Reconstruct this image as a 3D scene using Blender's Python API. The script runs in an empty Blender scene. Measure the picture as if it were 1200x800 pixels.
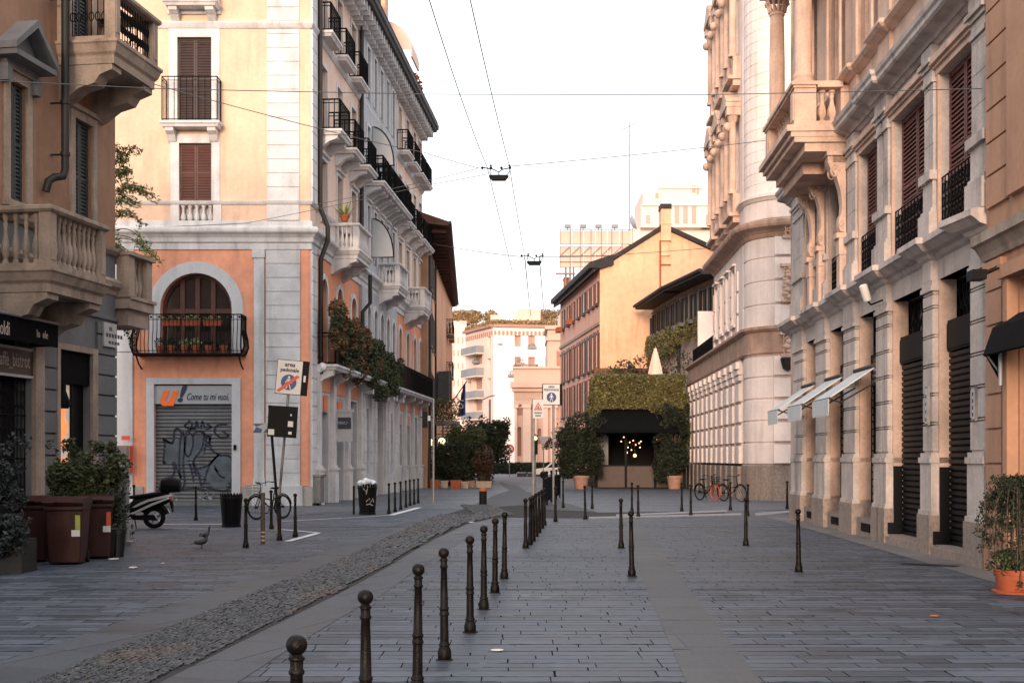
import bpy, math, random
from mathutils import Matrix, Vector, noise as mnoise
random.seed(7)
PI = math.pi
SC = bpy.context.scene
COL = SC.collection
FPX, HOR, EYE = 1500.0, 537.0, 1.7
def gp(px, py):                       # a point of the ground under a pixel of the photograph
    Y = EYE*FPX/(py-HOR); return ((px-600)/FPX*Y, Y)
def ap(px, py, Y):                    # a point at a known distance
    return ((px-600)/FPX*Y, Y, EYE+(HOR-py)/FPX*Y)
# ------------------------------------------------------------------ materials
MATS = {}
def M(name, col, rough=.8, var=.18, scale=1.2, bump=.25, bscale=30, stain=0., metal=0., island=0., emit=None, estr=0., spec=.5, streak=.12):
    m = bpy.data.materials.new(name); m.use_nodes = True
    nt = m.node_tree; N = nt.nodes; L = nt.links
    b = N['Principled BSDF']; b.inputs['Roughness'].default_value = rough
    b.inputs['Metallic'].default_value = metal
    b.inputs['Specular IOR Level'].default_value = spec
    geo = N.new('ShaderNodeNewGeometry')
    pos = geo.outputs['Position']
    def noise(sc, det=4, vec=None):
        n = N.new('ShaderNodeTexNoise'); n.inputs['Scale'].default_value = sc; n.inputs['Detail'].default_value = det
        L.new(vec or pos, n.inputs['Vector']); return n.outputs['Fac']
    def mathn(op, a, bb, clamp=False):
        n = N.new('ShaderNodeMath'); n.operation = op; n.use_clamp = clamp
        for i, v in enumerate((a, bb)):
            if isinstance(v, (int, float)): n.inputs[i].default_value = v
            else: L.new(v, n.inputs[i])
        return n.outputs[0]
    def rng(v, a, bb, c, d):
        n = N.new('ShaderNodeMapRange'); L.new(v, n.inputs[0])
        for i, x in enumerate((a, bb, c, d)): n.inputs[i+1].default_value = x
        return n.outputs[0]
    f = rng(noise(scale, 5), .3, .7, 1-var, 1+var)
    f2 = rng(noise(scale*9, 3), .3, .7, 1-var*.5, 1+var*.5)
    f = mathn('MULTIPLY', f, f2)
    if stain:
        mp = N.new('ShaderNodeMapping'); mp.inputs['Scale'].default_value = (1, 1, streak)
        L.new(pos, mp.inputs['Vector'])
        s = rng(noise(2.6, 6, mp.outputs[0]), .52, .72, 1, 1-stain)
        f = mathn('MULTIPLY', f, s)
    if island:
        f = mathn('MULTIPLY', f, rng(geo.outputs['Random Per Island'], 0, 1, 1-island, 1+island))
    mx = N.new('ShaderNodeVectorMath'); mx.operation = 'SCALE'
    mx.inputs[0].default_value = col[:3]; L.new(f, mx.inputs['Scale'])
    L.new(mx.outputs[0], b.inputs['Base Color'])
    if bump:
        bn = N.new('ShaderNodeBump'); bn.inputs['Strength'].default_value = bump; bn.inputs['Distance'].default_value = .012
        L.new(noise(bscale, 5), bn.inputs['Height']); L.new(bn.outputs[0], b.inputs['Normal'])
    if emit:
        b.inputs['Emission Color'].default_value = (*emit, 1); b.inputs['Emission Strength'].default_value = estr
    m['k'] = 1
    MATS[name] = m; return m
def setglass(m, rough=.06):
    b = m.node_tree.nodes['Principled BSDF']; b.inputs['Roughness'].default_value = rough
    b.inputs['Specular IOR Level'].default_value = .8
# ------------------------------------------------------------------ mesh builder
class MB:
    def __init__(s, fr=None): s.v = []; s.f = []; s.sm = []; s.mi = []; s.fr = fr or Matrix.Identity(4); s.m = 0; s.cuts = []
    def add(s, vs, fs, smooth=False, fr=None):
        fr = fr or s.fr; o = len(s.v)
        s.v += [fr @ Vector(p) for p in vs]
        for f in fs: s.f.append([i+o for i in f]); s.sm.append(smooth); s.mi.append(s.m)
    def brk(s):
        if s.v and (not s.cuts or s.cuts[-1] != (len(s.v), len(s.f))): s.cuts.append((len(s.v), len(s.f)))
    def fl(s, s0, s1, d0, d1, z0, z1):     # box in facade space: along, outward, up
        s.box(s0, s1, -d1, -d0, z0, z1)
    def box(s, x0, x1, y0, y1, z0, z1):
        s.add([(x0,y0,z0),(x1,y0,z0),(x1,y1,z0),(x0,y1,z0),(x0,y0,z1),(x1,y0,z1),(x1,y1,z1),(x0,y1,z1)],
              [(0,3,2,1),(4,5,6,7),(0,1,5,4),(1,2,6,5),(2,3,7,6),(3,0,4,7)])
    def taper(s, x0, x1, y0, y1, z0, z1, k=.8, dx=0, dy=0):
        cx, cy = (x0+x1)/2, (y0+y1)/2; a, b = (x1-x0)/2*k, (y1-y0)/2*k
        s.add([(x0,y0,z0),(x1,y0,z0),(x1,y1,z0),(x0,y1,z0),(cx-a+dx,cy-b+dy,z1),(cx+a+dx,cy-b+dy,z1),(cx+a+dx,cy+b+dy,z1),(cx-a+dx,cy+b+dy,z1)],
              [(0,3,2,1),(4,5,6,7),(0,1,5,4),(1,2,6,5),(2,3,7,6),(3,0,4,7)])
    def quad(s, a, b, c, d): s.add([a,b,c,d], [(0,1,2,3)])
    def prism(s, pts, y0, y1, axis='y', smooth=False):   # pts in (x,z), thick along y ; axis 'z': pts in (x,y) ; axis 'x': pts in (y,z)
        n = len(pts)
        if axis == 'y': vs = [(p[0], y0, p[1]) for p in pts]+[(p[0], y1, p[1]) for p in pts]
        elif axis == 'z': vs = [(p[0], p[1], y0) for p in pts]+[(p[0], p[1], y1) for p in pts]
        else: vs = [(y0, p[0], p[1]) for p in pts]+[(y1, p[0], p[1]) for p in pts]
        s.add(vs, [tuple(range(n-1, -1, -1)), tuple(range(n, 2*n))])
        s.add(vs, [(i, (i+1) % n, n+(i+1) % n, n+i) for i in range(n)], smooth)
    def lathe(s, prof, cx=0, cy=0, cz=0, n=16, smooth=True, rot=None):   # prof: (r,z)
        vs = []; fs = []
        for r, z in prof:
            for k in range(n):
                a = 2*PI*k/n; p = Vector((r*math.cos(a), r*math.sin(a), z))
                if rot is not None: p = rot @ p
                vs.append((p.x+cx, p.y+cy, p.z+cz))
        for j in range(len(prof)-1):
            for k in range(n): fs.append((j*n+k, j*n+(k+1) % n, (j+1)*n+(k+1) % n, (j+1)*n+k))
        s.add(vs, fs, smooth)
        if prof[0][0] > 1e-4: s.add(vs[:n], [tuple(range(n-1, -1, -1))])
        if prof[-1][0] > 1e-4: s.add(vs[-n:], [tuple(range(n))])
    def tube(s, pts, r, n=6, closed=False, smooth=True, caps=True):
        pts = [Vector(p) for p in pts]; N = len(pts); rs = r if isinstance(r, (list, tuple)) else [r]*N
        vs = []; prev = None
        for i, p in enumerate(pts):
            if closed: t = pts[(i+1) % N]-pts[i-1]
            else: t = pts[min(i+1, N-1)]-pts[max(i-1, 0)]
            if t.length < 1e-9: t = Vector((0,0,1))
            t.normalize()
            if prev is None:
                a = Vector((0,0,1)) if abs(t.z) < .9 else Vector((1,0,0)); u = t.cross(a).normalized()
            else:
                u = prev-t*prev.dot(t); u = u.normalized() if u.length > 1e-6 else t.cross(Vector((1,0,0))).normalized()
            prev = u; w = t.cross(u)
            for k in range(n):
                a = 2*PI*k/n; vs.append(p+(u*math.cos(a)+w*math.sin(a))*rs[i])
        fs = []
        for i in range(N if closed else N-1):
            j = (i+1) % N
            for k in range(n): fs.append((i*n+k, i*n+(k+1) % n, j*n+(k+1) % n, j*n+k))
        s.add(vs, fs, smooth)
        if not closed and caps: s.add(vs, [tuple(range(n-1, -1, -1)), tuple(range((N-1)*n, N*n))])
    def sweep(s, path, prof, closed=False, smooth=False, caps=True):
        """profile (out, z) swept along a plan path (x, y); outward = right of the direction of travel"""
        P = [Vector(p) for p in path]; N = len(P); vs = []
        for i in range(N):
            if closed: a, b = (P[i]-P[i-1]).normalized(), (P[(i+1) % N]-P[i]).normalized()
            else:
                a = (P[i]-P[i-1]).normalized() if i else (P[1]-P[0]).normalized()
                b = (P[i+1]-P[i]).normalized() if i < N-1 else a
            na, nb = Vector((a.y, -a.x)), Vector((b.y, -b.x)); m = (na+nb)
            m = m/max(m.dot(m)/2, .2) if m.length > .1 else na
            for d, z in prof: vs.append((P[i].x+m.x*d, P[i].y+m.y*d, z))
        k = len(prof); fs = []
        for i in range(N if closed else N-1):
            j = (i+1) % N
            for q in range(k-1): fs.append((i*k+q, j*k+q, j*k+q+1, i*k+q+1))
        s.add(vs, fs, smooth)
        if not closed and caps: s.add(vs, [tuple(range(k)), tuple(range(N*k-1, (N-1)*k-1, -1))])
    def ball(s, c, r, n=10, m=7, sx=1, sy=1, sz=1, smooth=True):
        prof = [(max(1e-5, math.sin(PI*j/m))*r, -math.cos(PI*j/m)*r) for j in range(m+1)]
        vs = []; fs = []
        for rr, z in prof:
            for k in range(n):
                a = 2*PI*k/n; vs.append((c[0]+rr*math.cos(a)*sx, c[1]+rr*math.sin(a)*sy, c[2]+z*sz))
        for j in range(m):
            for k in range(n): fs.append((j*n+k, j*n+(k+1) % n, (j+1)*n+(k+1) % n, (j+1)*n+k))
        s.add(vs, fs, smooth)
    def build(s, name, mats, parent=None, origin=None):
        if not s.v: return None
        if s.cuts:                      # pieces marked with brk() become objects of their own
            cs = [(0, 0)]+[c for c in s.cuts if c[0] < len(s.v)]+[(len(s.v), len(s.f))]; s.cuts = []; first = None
            for (a, fa), (b, fb) in zip(cs, cs[1:]):
                m = MB(); m.v = s.v[a:b]; m.f = [[i-a for i in f] for f in s.f[fa:fb]]; m.sm = s.sm[fa:fb]; m.mi = s.mi[fa:fb]
                o = m.build(name, mats, parent, origin); first = first or o
            return first
        if not isinstance(mats, (list, tuple)): mats = [mats]
        if parent is not None:
            inv = world(parent).inverted(); loc = None
        else:
            if origin is None:
                xs = [v.x for v in s.v]; ys = [v.y for v in s.v]; zs = [v.z for v in s.v]
                origin = ((min(xs)+max(xs))/2, (min(ys)+max(ys))/2, min(zs))
            inv = Matrix.Translation(-Vector(origin))
        me = bpy.data.meshes.new(name)
        me.from_pydata([inv @ v for v in s.v], [], s.f); me.validate()
        if len(me.polygons) == len(s.f):
            me.polygons.foreach_set('use_smooth', s.sm); me.polygons.foreach_set('material_index', s.mi)
        for m in mats: me.materials.append(MATS[m] if isinstance(m, str) else m)
        if any(s.sm): me.set_sharp_from_angle(angle=math.radians(42))
        me.update()
        o = bpy.data.objects.new(name, me); COL.objects.link(o)
        if parent is not None: o.parent = parent; o['_w'] = 0; del o['_w']
        else: o.location = origin
        return o
def world(o):
    return (world(o.parent) if o.parent else Matrix.Identity(4)) @ o.matrix_basis
def thing(name, label, cat, loc=(0,0,0), group=None, kind=None):
    o = bpy.data.objects.new(name, None); COL.objects.link(o); o.empty_display_size = .2
    o.location = loc; o['label'] = label; o['category'] = cat
    if group: o['group'] = group
    if kind: o['kind'] = kind
    return o
def tag(o, label, cat, group=None, kind=None):
    o['label'] = label; o['category'] = cat
    if group: o['group'] = group
    if kind: o['kind'] = kind
    return o
def struct(o, label=None, cat=None):
    o['kind'] = 'structure'
    if label: o['label'] = label
    if cat: o['category'] = cat
    return o
def dup(root, loc, rz=0, label=None, group=None):
    r = root.copy(); COL.objects.link(r); r.location = loc; r.rotation_euler = (0, 0, rz)
    if label: r['label'] = label
    if group: r['group'] = group
    for ch in list(root.children):
        c = ch.copy(); COL.objects.link(c); c.parent = r
        for g in list(ch.children):
            d = g.copy(); COL.objects.link(d); d.parent = c
    return r
# ------------------------------------------------------------------ facade frames
class Fac:
    """a wall line: local x along, local -y outward, z up"""
    def __init__(s, ox, oy, dx, dy):
        l = math.hypot(dx, dy); s.o = (ox, oy); s.u = (dx/l, dy/l); th = math.atan2(dy, dx); s.th = th
        s.M = Matrix.Translation((ox, oy, 0)) @ Matrix.Rotation(th, 4, 'Z')
    def s(s, px, d=0):
        p = (px-600)/FPX; ux, uy = s.u; ox = s.o[0]+uy*d; oy = s.o[1]-ux*d
        return (p*oy-ox)/(ux-p*uy)
    def z(s, sv, py, d=0):
        Y = s.o[1]+s.u[1]*sv-s.u[0]*d; return EYE+(HOR-py)/FPX*Y
    def pt(s, sv, d, z): return (s.o[0]+s.u[0]*sv+s.u[1]*d, s.o[1]+s.u[1]*sv-s.u[0]*d, z)
    def path(s, *sv): return [(s.o[0]+s.u[0]*a, s.o[1]+s.u[1]*a) for a in sv]
def wall(mb, s0, s1, z0, z1, ops, dep=.25, d=0., cap=True):
    """front sheet with holes; ops = (x0,x1,za,zb[,'arch'])"""
    xs = sorted(set([s0, s1]+[v for o in ops for v in o[:2] if s0 < v < s1])); zs = sorted(set([z0, z1]+[v for o in ops for v in o[2:4] if z0 < v < z1]))
    for i in range(len(xs)-1):
        for j in range(len(zs)-1):
            cx, cz = (xs[i]+xs[i+1])/2, (zs[j]+zs[j+1])/2
            if any(o[0] < cx < o[1] and o[2] < cz < o[3] for o in ops): continue
            mb.add([(xs[i],-d,zs[j]),(xs[i+1],-d,zs[j]),(xs[i+1],-d,zs[j+1]),(xs[i],-d,zs[j+1])], [(0,1,2,3)])
    for o in ops:
        a, b, za, zb = o[:4]; y0, y1 = -d, -d+dep
        if len(o) > 4:
            r = (b-a)/2; c = (a+b)/2; zc = zb-r; n = 14
            arc = [(c-r*math.cos(PI*k/n), zc+r*math.sin(PI*k/n)) for k in range(n+1)]
            for k in range(n):
                (xa, wa), (xb, wb) = arc[k], arc[k+1]
                mb.add([(xa,y0,wa),(xb,y0,wb),(xb,y0,zb),(xa,y0,zb)], [(0,1,2,3)])
                mb.add([(xa,y0,wa),(xb,y0,wb),(xb,y1,wb),(xa,y1,wa)], [(0,3,2,1)])
            top = zc
        else:
            top = zb; mb.quad((a,y0,zb),(a,y1,zb),(b,y1,zb),(b,y0,zb))
        mb.quad((a,y0,za),(a,y1,za),(a,y1,top),(a,y0,top)); mb.quad((b,y0,za),(b,y0,top),(b,y1,top),(b,y1,za))
        mb.quad((a,y0,za),(b,y0,za),(b,y1,za),(a,y1,za))
    if cap:
        y0, y1 = -d, -d+dep+.1
        mb.quad((s0,y0,z0),(s0,y1,z0),(s0,y1,z1),(s0,y0,z1)); mb.quad((s1,y0,z0),(s1,y0,z1),(s1,y1,z1),(s1,y1,z0))
        mb.quad((s0,y0,z1),(s0,y1,z1),(s1,y1,z1),(s1,y0,z1))
def archfill(mb, a, b, za, zb, d, inset=0.):
    r = (b-a)/2-inset; c = (a+b)/2; zc = zb-(b-a)/2; n = 14
    pts = [(a+inset, za)]+[(c-r*math.cos(PI*k/n), zc+r*math.sin(PI*k/n)) for k in range(n+1)]+[(b-inset, za)]
    mb.add([(x,-d,z) for x, z in pts], [tuple(range(len(pts)))[::-1]])
def archband(mb, a, b, za, zb, w, d0, d1):
    """stone surround of an arched opening"""
    r = (b-a)/2; c = (a+b)/2; zc = zb-r; n = 16
    inn = [(a, za)]+[(c-r*math.cos(PI*k/n), zc+r*math.sin(PI*k/n)) for k in range(n+1)]+[(b, za)]
    out = [(a-w, za)]+[(c-(r+w)*math.cos(PI*k/n), zc+(r+w)*math.sin(PI*k/n)) for k in range(n+1)]+[(b+w, za)]
    for k in range(len(inn)-1):
        p, q, u, v = inn[k], inn[k+1], out[k], out[k+1]
        vs = [(x,-d1,z) for x, z in (p,q,v,u)]+[(x,-d0,z) for x, z in (p,q,v,u)]
        mb.add(vs, [(0,1,2,3),(7,6,5,4),(0,4,5,1),(1,5,6,2),(2,6,7,3),(3,7,4,0)])
def louvre(mb, a, b, z0, z1, d, step=.07, fr=.06, th=.04):
    """one shutter leaf with real slats"""
    mb.fl(a, a+fr, d, d+th, z0, z1); mb.fl(b-fr, b, d, d+th, z0, z1)
    mb.fl(a+fr, b-fr, d, d+th, z0, z0+fr*1.3); mb.fl(a+fr, b-fr, d, d+th, z1-fr, z1)
    zm = (z0+z1)/2; mb.fl(a+fr, b-fr, d, d+th, zm-fr*.5, zm+fr*.5)
    z = z0+fr*1.3
    while z < z1-fr-step*.5:
        if abs(z-zm) > fr*.9:
            mb.add([(a+fr,-d-th*.9,z),(b-fr,-d-th*.9,z),(b-fr,-d-.004,z+step*.8),(a+fr,-d-.004,z+step*.8)], [(0,1,2,3)])
            mb.add([(a+fr,-d-th*.9,z-.012),(b-fr,-d-th*.9,z-.012),(b-fr,-d-th*.9,z),(a+fr,-d-th*.9,z)], [(0,1,2,3)])
        z += step
    mb.quad((a+fr,-d-.002,z0),(b-fr,-d-.002,z0),(b-fr,-d-.002,z1),(a+fr,-d-.002,z1))
def surround(mb, a, b, z0, z1, w=.16, d=.05, lintel=.0, sill=True):
    mb.fl(a-w, a, 0, d, z0, z1+w); mb.fl(b, b+w, 0, d, z0, z1+w); mb.fl(a, b, 0, d, z1, z1+w)
    if lintel: mb.fl(a-w-.05, b+w+.05, 0, d+lintel, z1+w+.002, z1+w+.09)
    if sill: mb.fl(a-w-.04, b+w+.04, 0, d+.07, z0-.12, z0-.002)
def window(root, F, a, b, z0, z1, style='closed', dep=.22, wood='brown_wood', stone='grey_stone', sur=.16, lintel=0., sill=True, step=.07, arch=False, mull=True):
    mb = MB(F.M)
    if sur:
        if arch: archband(mb, a, b, z0, z1, sur, 0, .06)
        else: surround(mb, a, b, z0, z1, sur, .05, lintel, sill)
        w = mb.build('window', stone, root); own = w
    else:
        w = None; own = None
    def part(m, n, mat):
        nonlocal own
        o = m.build(n, mat, own if own is not None else root)
        return o
    if own is None:
        m = MB(F.M); m.fl(a, b, -dep-.06, -dep-.045, z0, z1); own = m.build('window', wood, root)
    d = -dep+.02
    if style == 'closed':
        m = MB(F.M); c = (a+b)/2; louvre(m, a+.01, c-.005, z0+.01, z1-.01, d, step); part(m, 'shutter', wood)
        m = MB(F.M); louvre(m, c+.005, b-.01, z0+.01, z1-.01, d, step); part(m, 'shutter', wood)
    else:
        m = MB(F.M)
        if arch: archfill(m, a, b, z0, z1, -dep)
        else: m.quad((a,dep,z0),(b,dep,z0),(b,dep,z1),(a,dep,z1))
        part(m, 'pane', 'dark_glass')
        if mull:
            m = MB(F.M); t = .06; c = (a+b)/2; zt = z1-(b-a)/2 if arch else z1
            m.fl(a, a+t, -dep, -dep+.05, z0, zt); m.fl(b-t, b, -dep, -dep+.05, z0, zt); m.fl(c-t/2, c+t/2, -dep, -dep+.05, z0, z1-.01)
            m.fl(a+t, b-t, -dep, -dep+.045, z0, z0+.1); m.fl(a+t, b-t, -dep, -dep+.045, zt-t, zt)
            if arch: archband(m, a+t, b-t, zt, z1-t, t*.98, -dep, -dep+.05)
            part(m, 'sash', wood)
        if style == 'open':
            for sgn, x in ((-1, a-.0), (1, b+.0)):
                m = MB(F.M); wd = (b-a)/2*.95
                x0, x1 = (x-wd-.02, x-.02) if sgn < 0 else (x+.02, x+wd+.02)
                louvre(m, x0, x1, z0+.01, z1-.01, .055, step); part(m, 'shutter', wood)
    return own
def sweepF(mb, F, s0, s1, prof):
    mb.sweep([(s0, 0), (s1, 0)], prof)
def rust(mb, s0, s1, z0, z1, h, d0, d1, gap=.03, ends=True):
    z = z0; 
    while z < z1-.05:
        zt = min(z+h-gap, z1); mb.fl(s0, s1, d0, d1, z, zt); mb.fl(s0+.0, s1-.0, d0, d1-gap*1.1, zt, min(zt+gap, z1)) if zt < z1 else None
        z += h
def railing(mb, s0, s1, d, z0, z1, step=.13, r=.011, proj=None, bulge=0.):
    """iron railing; with proj it returns to the wall at both ends"""
    segs = [((s0, d), (s1, d))]
    if proj is not None: segs += [((s0, d-proj), (s0, d)), ((s1, d), (s1, d-proj))]
    for (a, da), (b, db) in segs:
        L = math.hypot(b-a, db-da); n = max(1, int(round(L/step)))
        for z in (z0+.06, z1): mb.tube([(a,-da,z),(b,-db,z)], r*1.7 if z == z1 else r*1.3, 4, smooth=False)
        mb.tube([(a,-da,z1-.13),(b,-db,z1-.13)], r, 4, smooth=False)
        for i in range(n+1):
            t = i/n; x, y = a+(b-a)*t, da+(db-da)*t
            rr = r*1.8 if i in (0, n) else r
            mb.tube([(x,-y,z0),(x,-y,z1)], rr, 4, smooth=False)
BAL = [(.055,0),(.055,.05),(.035,.08),(.045,.12),(.07,.24),(.062,.36),(.035,.52),(.028,.64),(.04,.72),(.03,.76),(.055,.82),(.055,.9)]
def balusters(mb, s0, s1, d, z0, z1, n, k=1., seg=8, axis='s'):
    H = z1-z0
    for i in range(n):
        t = (i+.5)/n
        x, y = (s0+(s1-s0)*t, d) if axis == 's' else (d, s0+(s1-s0)*t)
        mb.lathe([(r*k, z0+zz/.9*H) for r, zz in BAL], x, -y, 0, seg)
def text(s, size, Mx, mat, parent, name='lettering', ex=.003, shear=0., align='CENTER', bold=0., sx=1.):
    c = bpy.data.curves.new(name, 'FONT'); c.body = s; c.size = size; c.extrude = ex; c.shear = shear; c.align_x = align; c.align_y = 'CENTER'; c.offset = bold; c.resolution_u = 3
    o = bpy.data.objects.new('tmp', c); COL.objects.link(o)
    dg = bpy.context.evaluated_depsgraph_get(); me = bpy.data.meshes.new_from_object(o.evaluated_get(dg))
    bpy.data.objects.remove(o)
    T = Mx @ Matrix.Rotation(PI/2, 4, 'X') @ Matrix.Diagonal((sx, 1, 1, 1))
    me.transform((world(parent).inverted() if parent else Matrix.Identity(4)) @ T)
    me.name = name; me.materials.clear(); me.materials.append(MATS[mat])
    t = bpy.data.objects.new(name, me); COL.objects.link(t)
    if parent: t.parent = parent
    return t
def leaves(mb, blobs, n, size, shell=.55, droop=0., thin=.6, rnd=random):
    wts = [b[3]*b[4]*b[5] for b in blobs]; tot = sum(wts)
    vs = []; fs = []; mi = []
    for b, w in zip(blobs, wts):
        for _ in range(max(1, int(n*w/tot))):
            while True:
                p = Vector((rnd.uniform(-1,1), rnd.uniform(-1,1), rnd.uniform(-1,1)))
                if p.length <= 1: break
            if rnd.random() < shell: p = p.normalized()*(.72+.28*rnd.random()**.7+rnd.gauss(0,.05))
            q = Vector((b[0]+p.x*b[3], b[1]+p.y*b[4], b[2]+p.z*b[5]))
            if mnoise.noise(q*(1.3/max(.2, size*6)))+.5 < rnd.random()*.45: continue
            s = size*rnd.uniform(.6, 1.3)
            u = Vector((rnd.gauss(0,1), rnd.gauss(0,1), rnd.gauss(0,.6)-droop)).normalized()
            w2 = u.cross(Vector((rnd.gauss(0,1), rnd.gauss(0,1), rnd.gauss(0,1)))).normalized()
            nn = u.cross(w2)*s*.12
            o = len(vs); h = s*thin
            vs += [q-u*s*.5, q-w2*h*.5+nn, q+u*s*.5, q+w2*h*.5+nn]
            fs += [(o,o+1,o+2),(o,o+2,o+3)]
    mb.add(vs, fs)
def leafbox(mb, x0, x1, y0, y1, z0, z1, n, size, rnd=random):
    vs = []; fs = []
    for _ in range(n):
        p = Vector((rnd.uniform(x0, x1), rnd.uniform(y0, y1), rnd.uniform(z0, z1))); k = rnd.random()
        if k < .5: p.y = y0+rnd.gauss(0, size*.35)
        elif k < .75: p.z = z1+rnd.gauss(0, size*.35)
        elif k < .83: p.x = rnd.choice((x0, x1))+rnd.gauss(0, size*.35)
        p.y += .5*size*mnoise.noise(p*1.7)*2
        s = size*rnd.uniform(.6, 1.3); u = Vector((rnd.gauss(0,1), rnd.gauss(0,1), rnd.gauss(0,1)-.4)).normalized()
        w2 = u.cross(Vector((rnd.gauss(0,1), rnd.gauss(0,1), rnd.gauss(0,1)))).normalized(); o = len(vs)
        vs += [p-u*s*.5, p-w2*s*.35, p+u*s*.5, p+w2*s*.35]; fs += [(o,o+1,o+2),(o,o+2,o+3)]
    mb.add(vs, fs)
# ------------------------------------------------------------------ palette
M('orange_plaster', (.76,.33,.20), .85, .15, .6, .25, 25, stain=.22)
M('cream_plaster', (.68,.475,.34), .85, .11, .7, .25, 25, stain=.18)
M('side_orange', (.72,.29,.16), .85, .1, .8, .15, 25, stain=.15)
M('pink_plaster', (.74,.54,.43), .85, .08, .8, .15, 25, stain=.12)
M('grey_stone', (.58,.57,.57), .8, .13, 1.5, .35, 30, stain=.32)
M('shaded_side_grey', (.40,.41,.44), .85, .13, 1., .3, 25, stain=.3)  # darker copy of the grey stone; the side's shade is in its colour
M('far_beige', (.30,.225,.19), .8, .1, 1, 0)
M('light_stone', (.60,.575,.565), .8, .13, 1.5, .35, 30, stain=.3)
M('grey_plaster', (.54,.54,.55), .85, .08, 1., .2, 25, stain=.2)
M('base_stone', (.36,.33,.30), .8, .2, 2.5, .5, 40, stain=.3)
M('granite', (.27,.21,.175), .7, .25, 12, .5, 70, stain=.3)
M('dark_cornice', (.06,.06,.065), .8, .15, 2, .2)
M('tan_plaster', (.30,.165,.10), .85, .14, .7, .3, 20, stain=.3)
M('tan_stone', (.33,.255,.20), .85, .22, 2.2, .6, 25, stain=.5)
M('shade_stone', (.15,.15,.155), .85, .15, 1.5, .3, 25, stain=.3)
M('palazzo_stone', (.64,.50,.43), .8, .12, 1.2, .35, 30, stain=.3)
M('palazzo_grey', (.48,.41,.37), .8, .2, 1.6, .6, 22, stain=.42)
M('palazzo_warm', (.58,.40,.305), .8, .18, 1.6, .5, 22, stain=.38)
M('white_stone', (.80,.675,.615), .8, .09, 1.0, .25, 30, stain=.18)
M('brown_frieze', (.42,.27,.20), .8, .2, 2.0, .5, 30, stain=.35)
M('ochre_plaster', (.42,.225,.135), .85, .12, 1., .3, 25, stain=.25)
M('brown_wood', (.075,.02,.012), .6, .25, 3, .2, 50)
M('red_wood', (.12,.036,.027), .6, .25, 3, .2, 50)
M('dark_wood', (.035,.016,.013), .6, .25, 3, .2, 50)
M('grey_shutter', (.035,.042,.045), .6, .2, 3, .2, 50)
M('iron', (.003,.003,.003), .7, .2, 6, .2, 60, spec=.15)
M('bollard_iron', (.006,.0042,.0033), .40, .6, 9, .4, 80, spec=.16)
M('black_metal', (.004,.004,.0045), .6, .2, 4, .1, spec=.15)
M('roller', (.15,.155,.16), .5, .18, 2, .15, 40, stain=.3)
M('black_roller', (.006,.006,.007), .5, .2, 2, .1, spec=.2)
M('dark_glass', (.018,.017,.018), .08, .2, 2, 0); setglass(MATS['dark_glass'])
M('black_fabric', (.004,.004,.0045), .9, .2, 3, .2, spec=.1)
M('white_fabric', (.50,.52,.52), .85, .06, 3, .15)
M('pipe_metal', (.012,.009,.008), .6, .25, 4, .1)
M('zinc', (.30,.30,.31), .4, .1, 4, .05, metal=.5)
M('pole_metal', (.22,.21,.2), .45, .2, 6, .1, metal=.4)
M('sign_white', (.60,.585,.55), .5, .03, 3, 0)
M('sign_grey', (.36,.38,.40), .5, .05, 3, 0)
M('sign_blue', (.02,.05,.16), .5, .05, 3, 0)
M('sign_red', (.65,.06,.03), .5, .05, 3, 0)
M('ink', (.02,.025,.05), .6, .05, 3, 0)
M('letter_orange', (.9,.17,.03), .5, .05, 3, 0)
M('letter_cream', (.45,.38,.33), .6, .05, 3, 0)
M('brown_sign', (.075,.045,.035), .6, .12, 3, .1)
M('plaque', (.45,.44,.43), .6, .1, 5, .1)
M('terracotta', (.33,.08,.03), .8, .15, 5, .3)
M('clay_pot', (.36,.20,.14), .85, .15, 5, .3)
M('beige_planter', (.45,.34,.25), .85, .12, 5, .3)
M('brown_plastic', (.034,.0085,.006), .5, .3, 5, .2, 60, stain=.3, spec=.3)
M('dark_plastic', (.005,.005,.006), .5, .2, 4, .1)
M('sticker_green', (.30,.33,.05), .5, .1, 9, 0)
M('sticker_red', (.55,.08,.03), .5, .1, 9, 0)
M('rubber', (.004,.004,.004), .8, .2, 9, .1, spec=.2)
M('silver', (.55,.56,.57), .35, .05, 4, 0, metal=.3)
M('orange_paint', (.42,.06,.02), .5, .1, 9, 0)
M('roof_tile', (.20,.095,.065), .85, .3, 3, .6, 14)
M('dark_roof', (.022,.019,.019), .8, .3, 3, .4, 14)
M('eave_wood', (.07,.028,.018), .8, .25, 3, .3)
M('gable_plaster', (.78,.43,.26), .85, .16, .25, .1, 12, stain=.22)
M('facade_pink', (.62,.34,.255), .85, .08, .5, .15, 12, stain=.15)
M('far_white', (.88,.78,.74), .8, .04, .3, 0)
M('far_pink', (.66,.46,.37), .85, .06, .3, .1, 8)
M('far_rose', (.80,.58,.48), .85, .06, .3, .1, 8)
M('far_brown', (.40,.22,.16), .85, .1, .3, 0)
M('far_window', (.42,.27,.22), .5, .1, .3, 0)
M('far_grey', (.25,.25,.26), .7, .1, .3, 0)
M('tower_pink', (.85,.62,.52), .85, .05, .2, 0)
M('roof_plants', (.30,.20,.10), .9, .3, 1, 0, island=.4)
M('leaf_dark', (.014,.021,.008), .8, .2, 2, 0, island=.55)
M('leaf_mid', (.045,.058,.020), .7, .2, 2, 0, island=.55)
M('leaf_hedge', (.12,.105,.035), .6, .25, 1, 0, island=.5)
M('leaf_autumn', (.12,.066,.024), .6, .3, 1, 0, island=.6)
M('leaf_fresh', (.24,.27,.10), .6, .25, 1, 0, island=.4)
M('leaf_grey', (.022,.028,.03), .6, .2, 2, 0, island=.55)
M('leaf_rust', (.05,.024,.012), .6, .2, 2, 0, island=.5)
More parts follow.
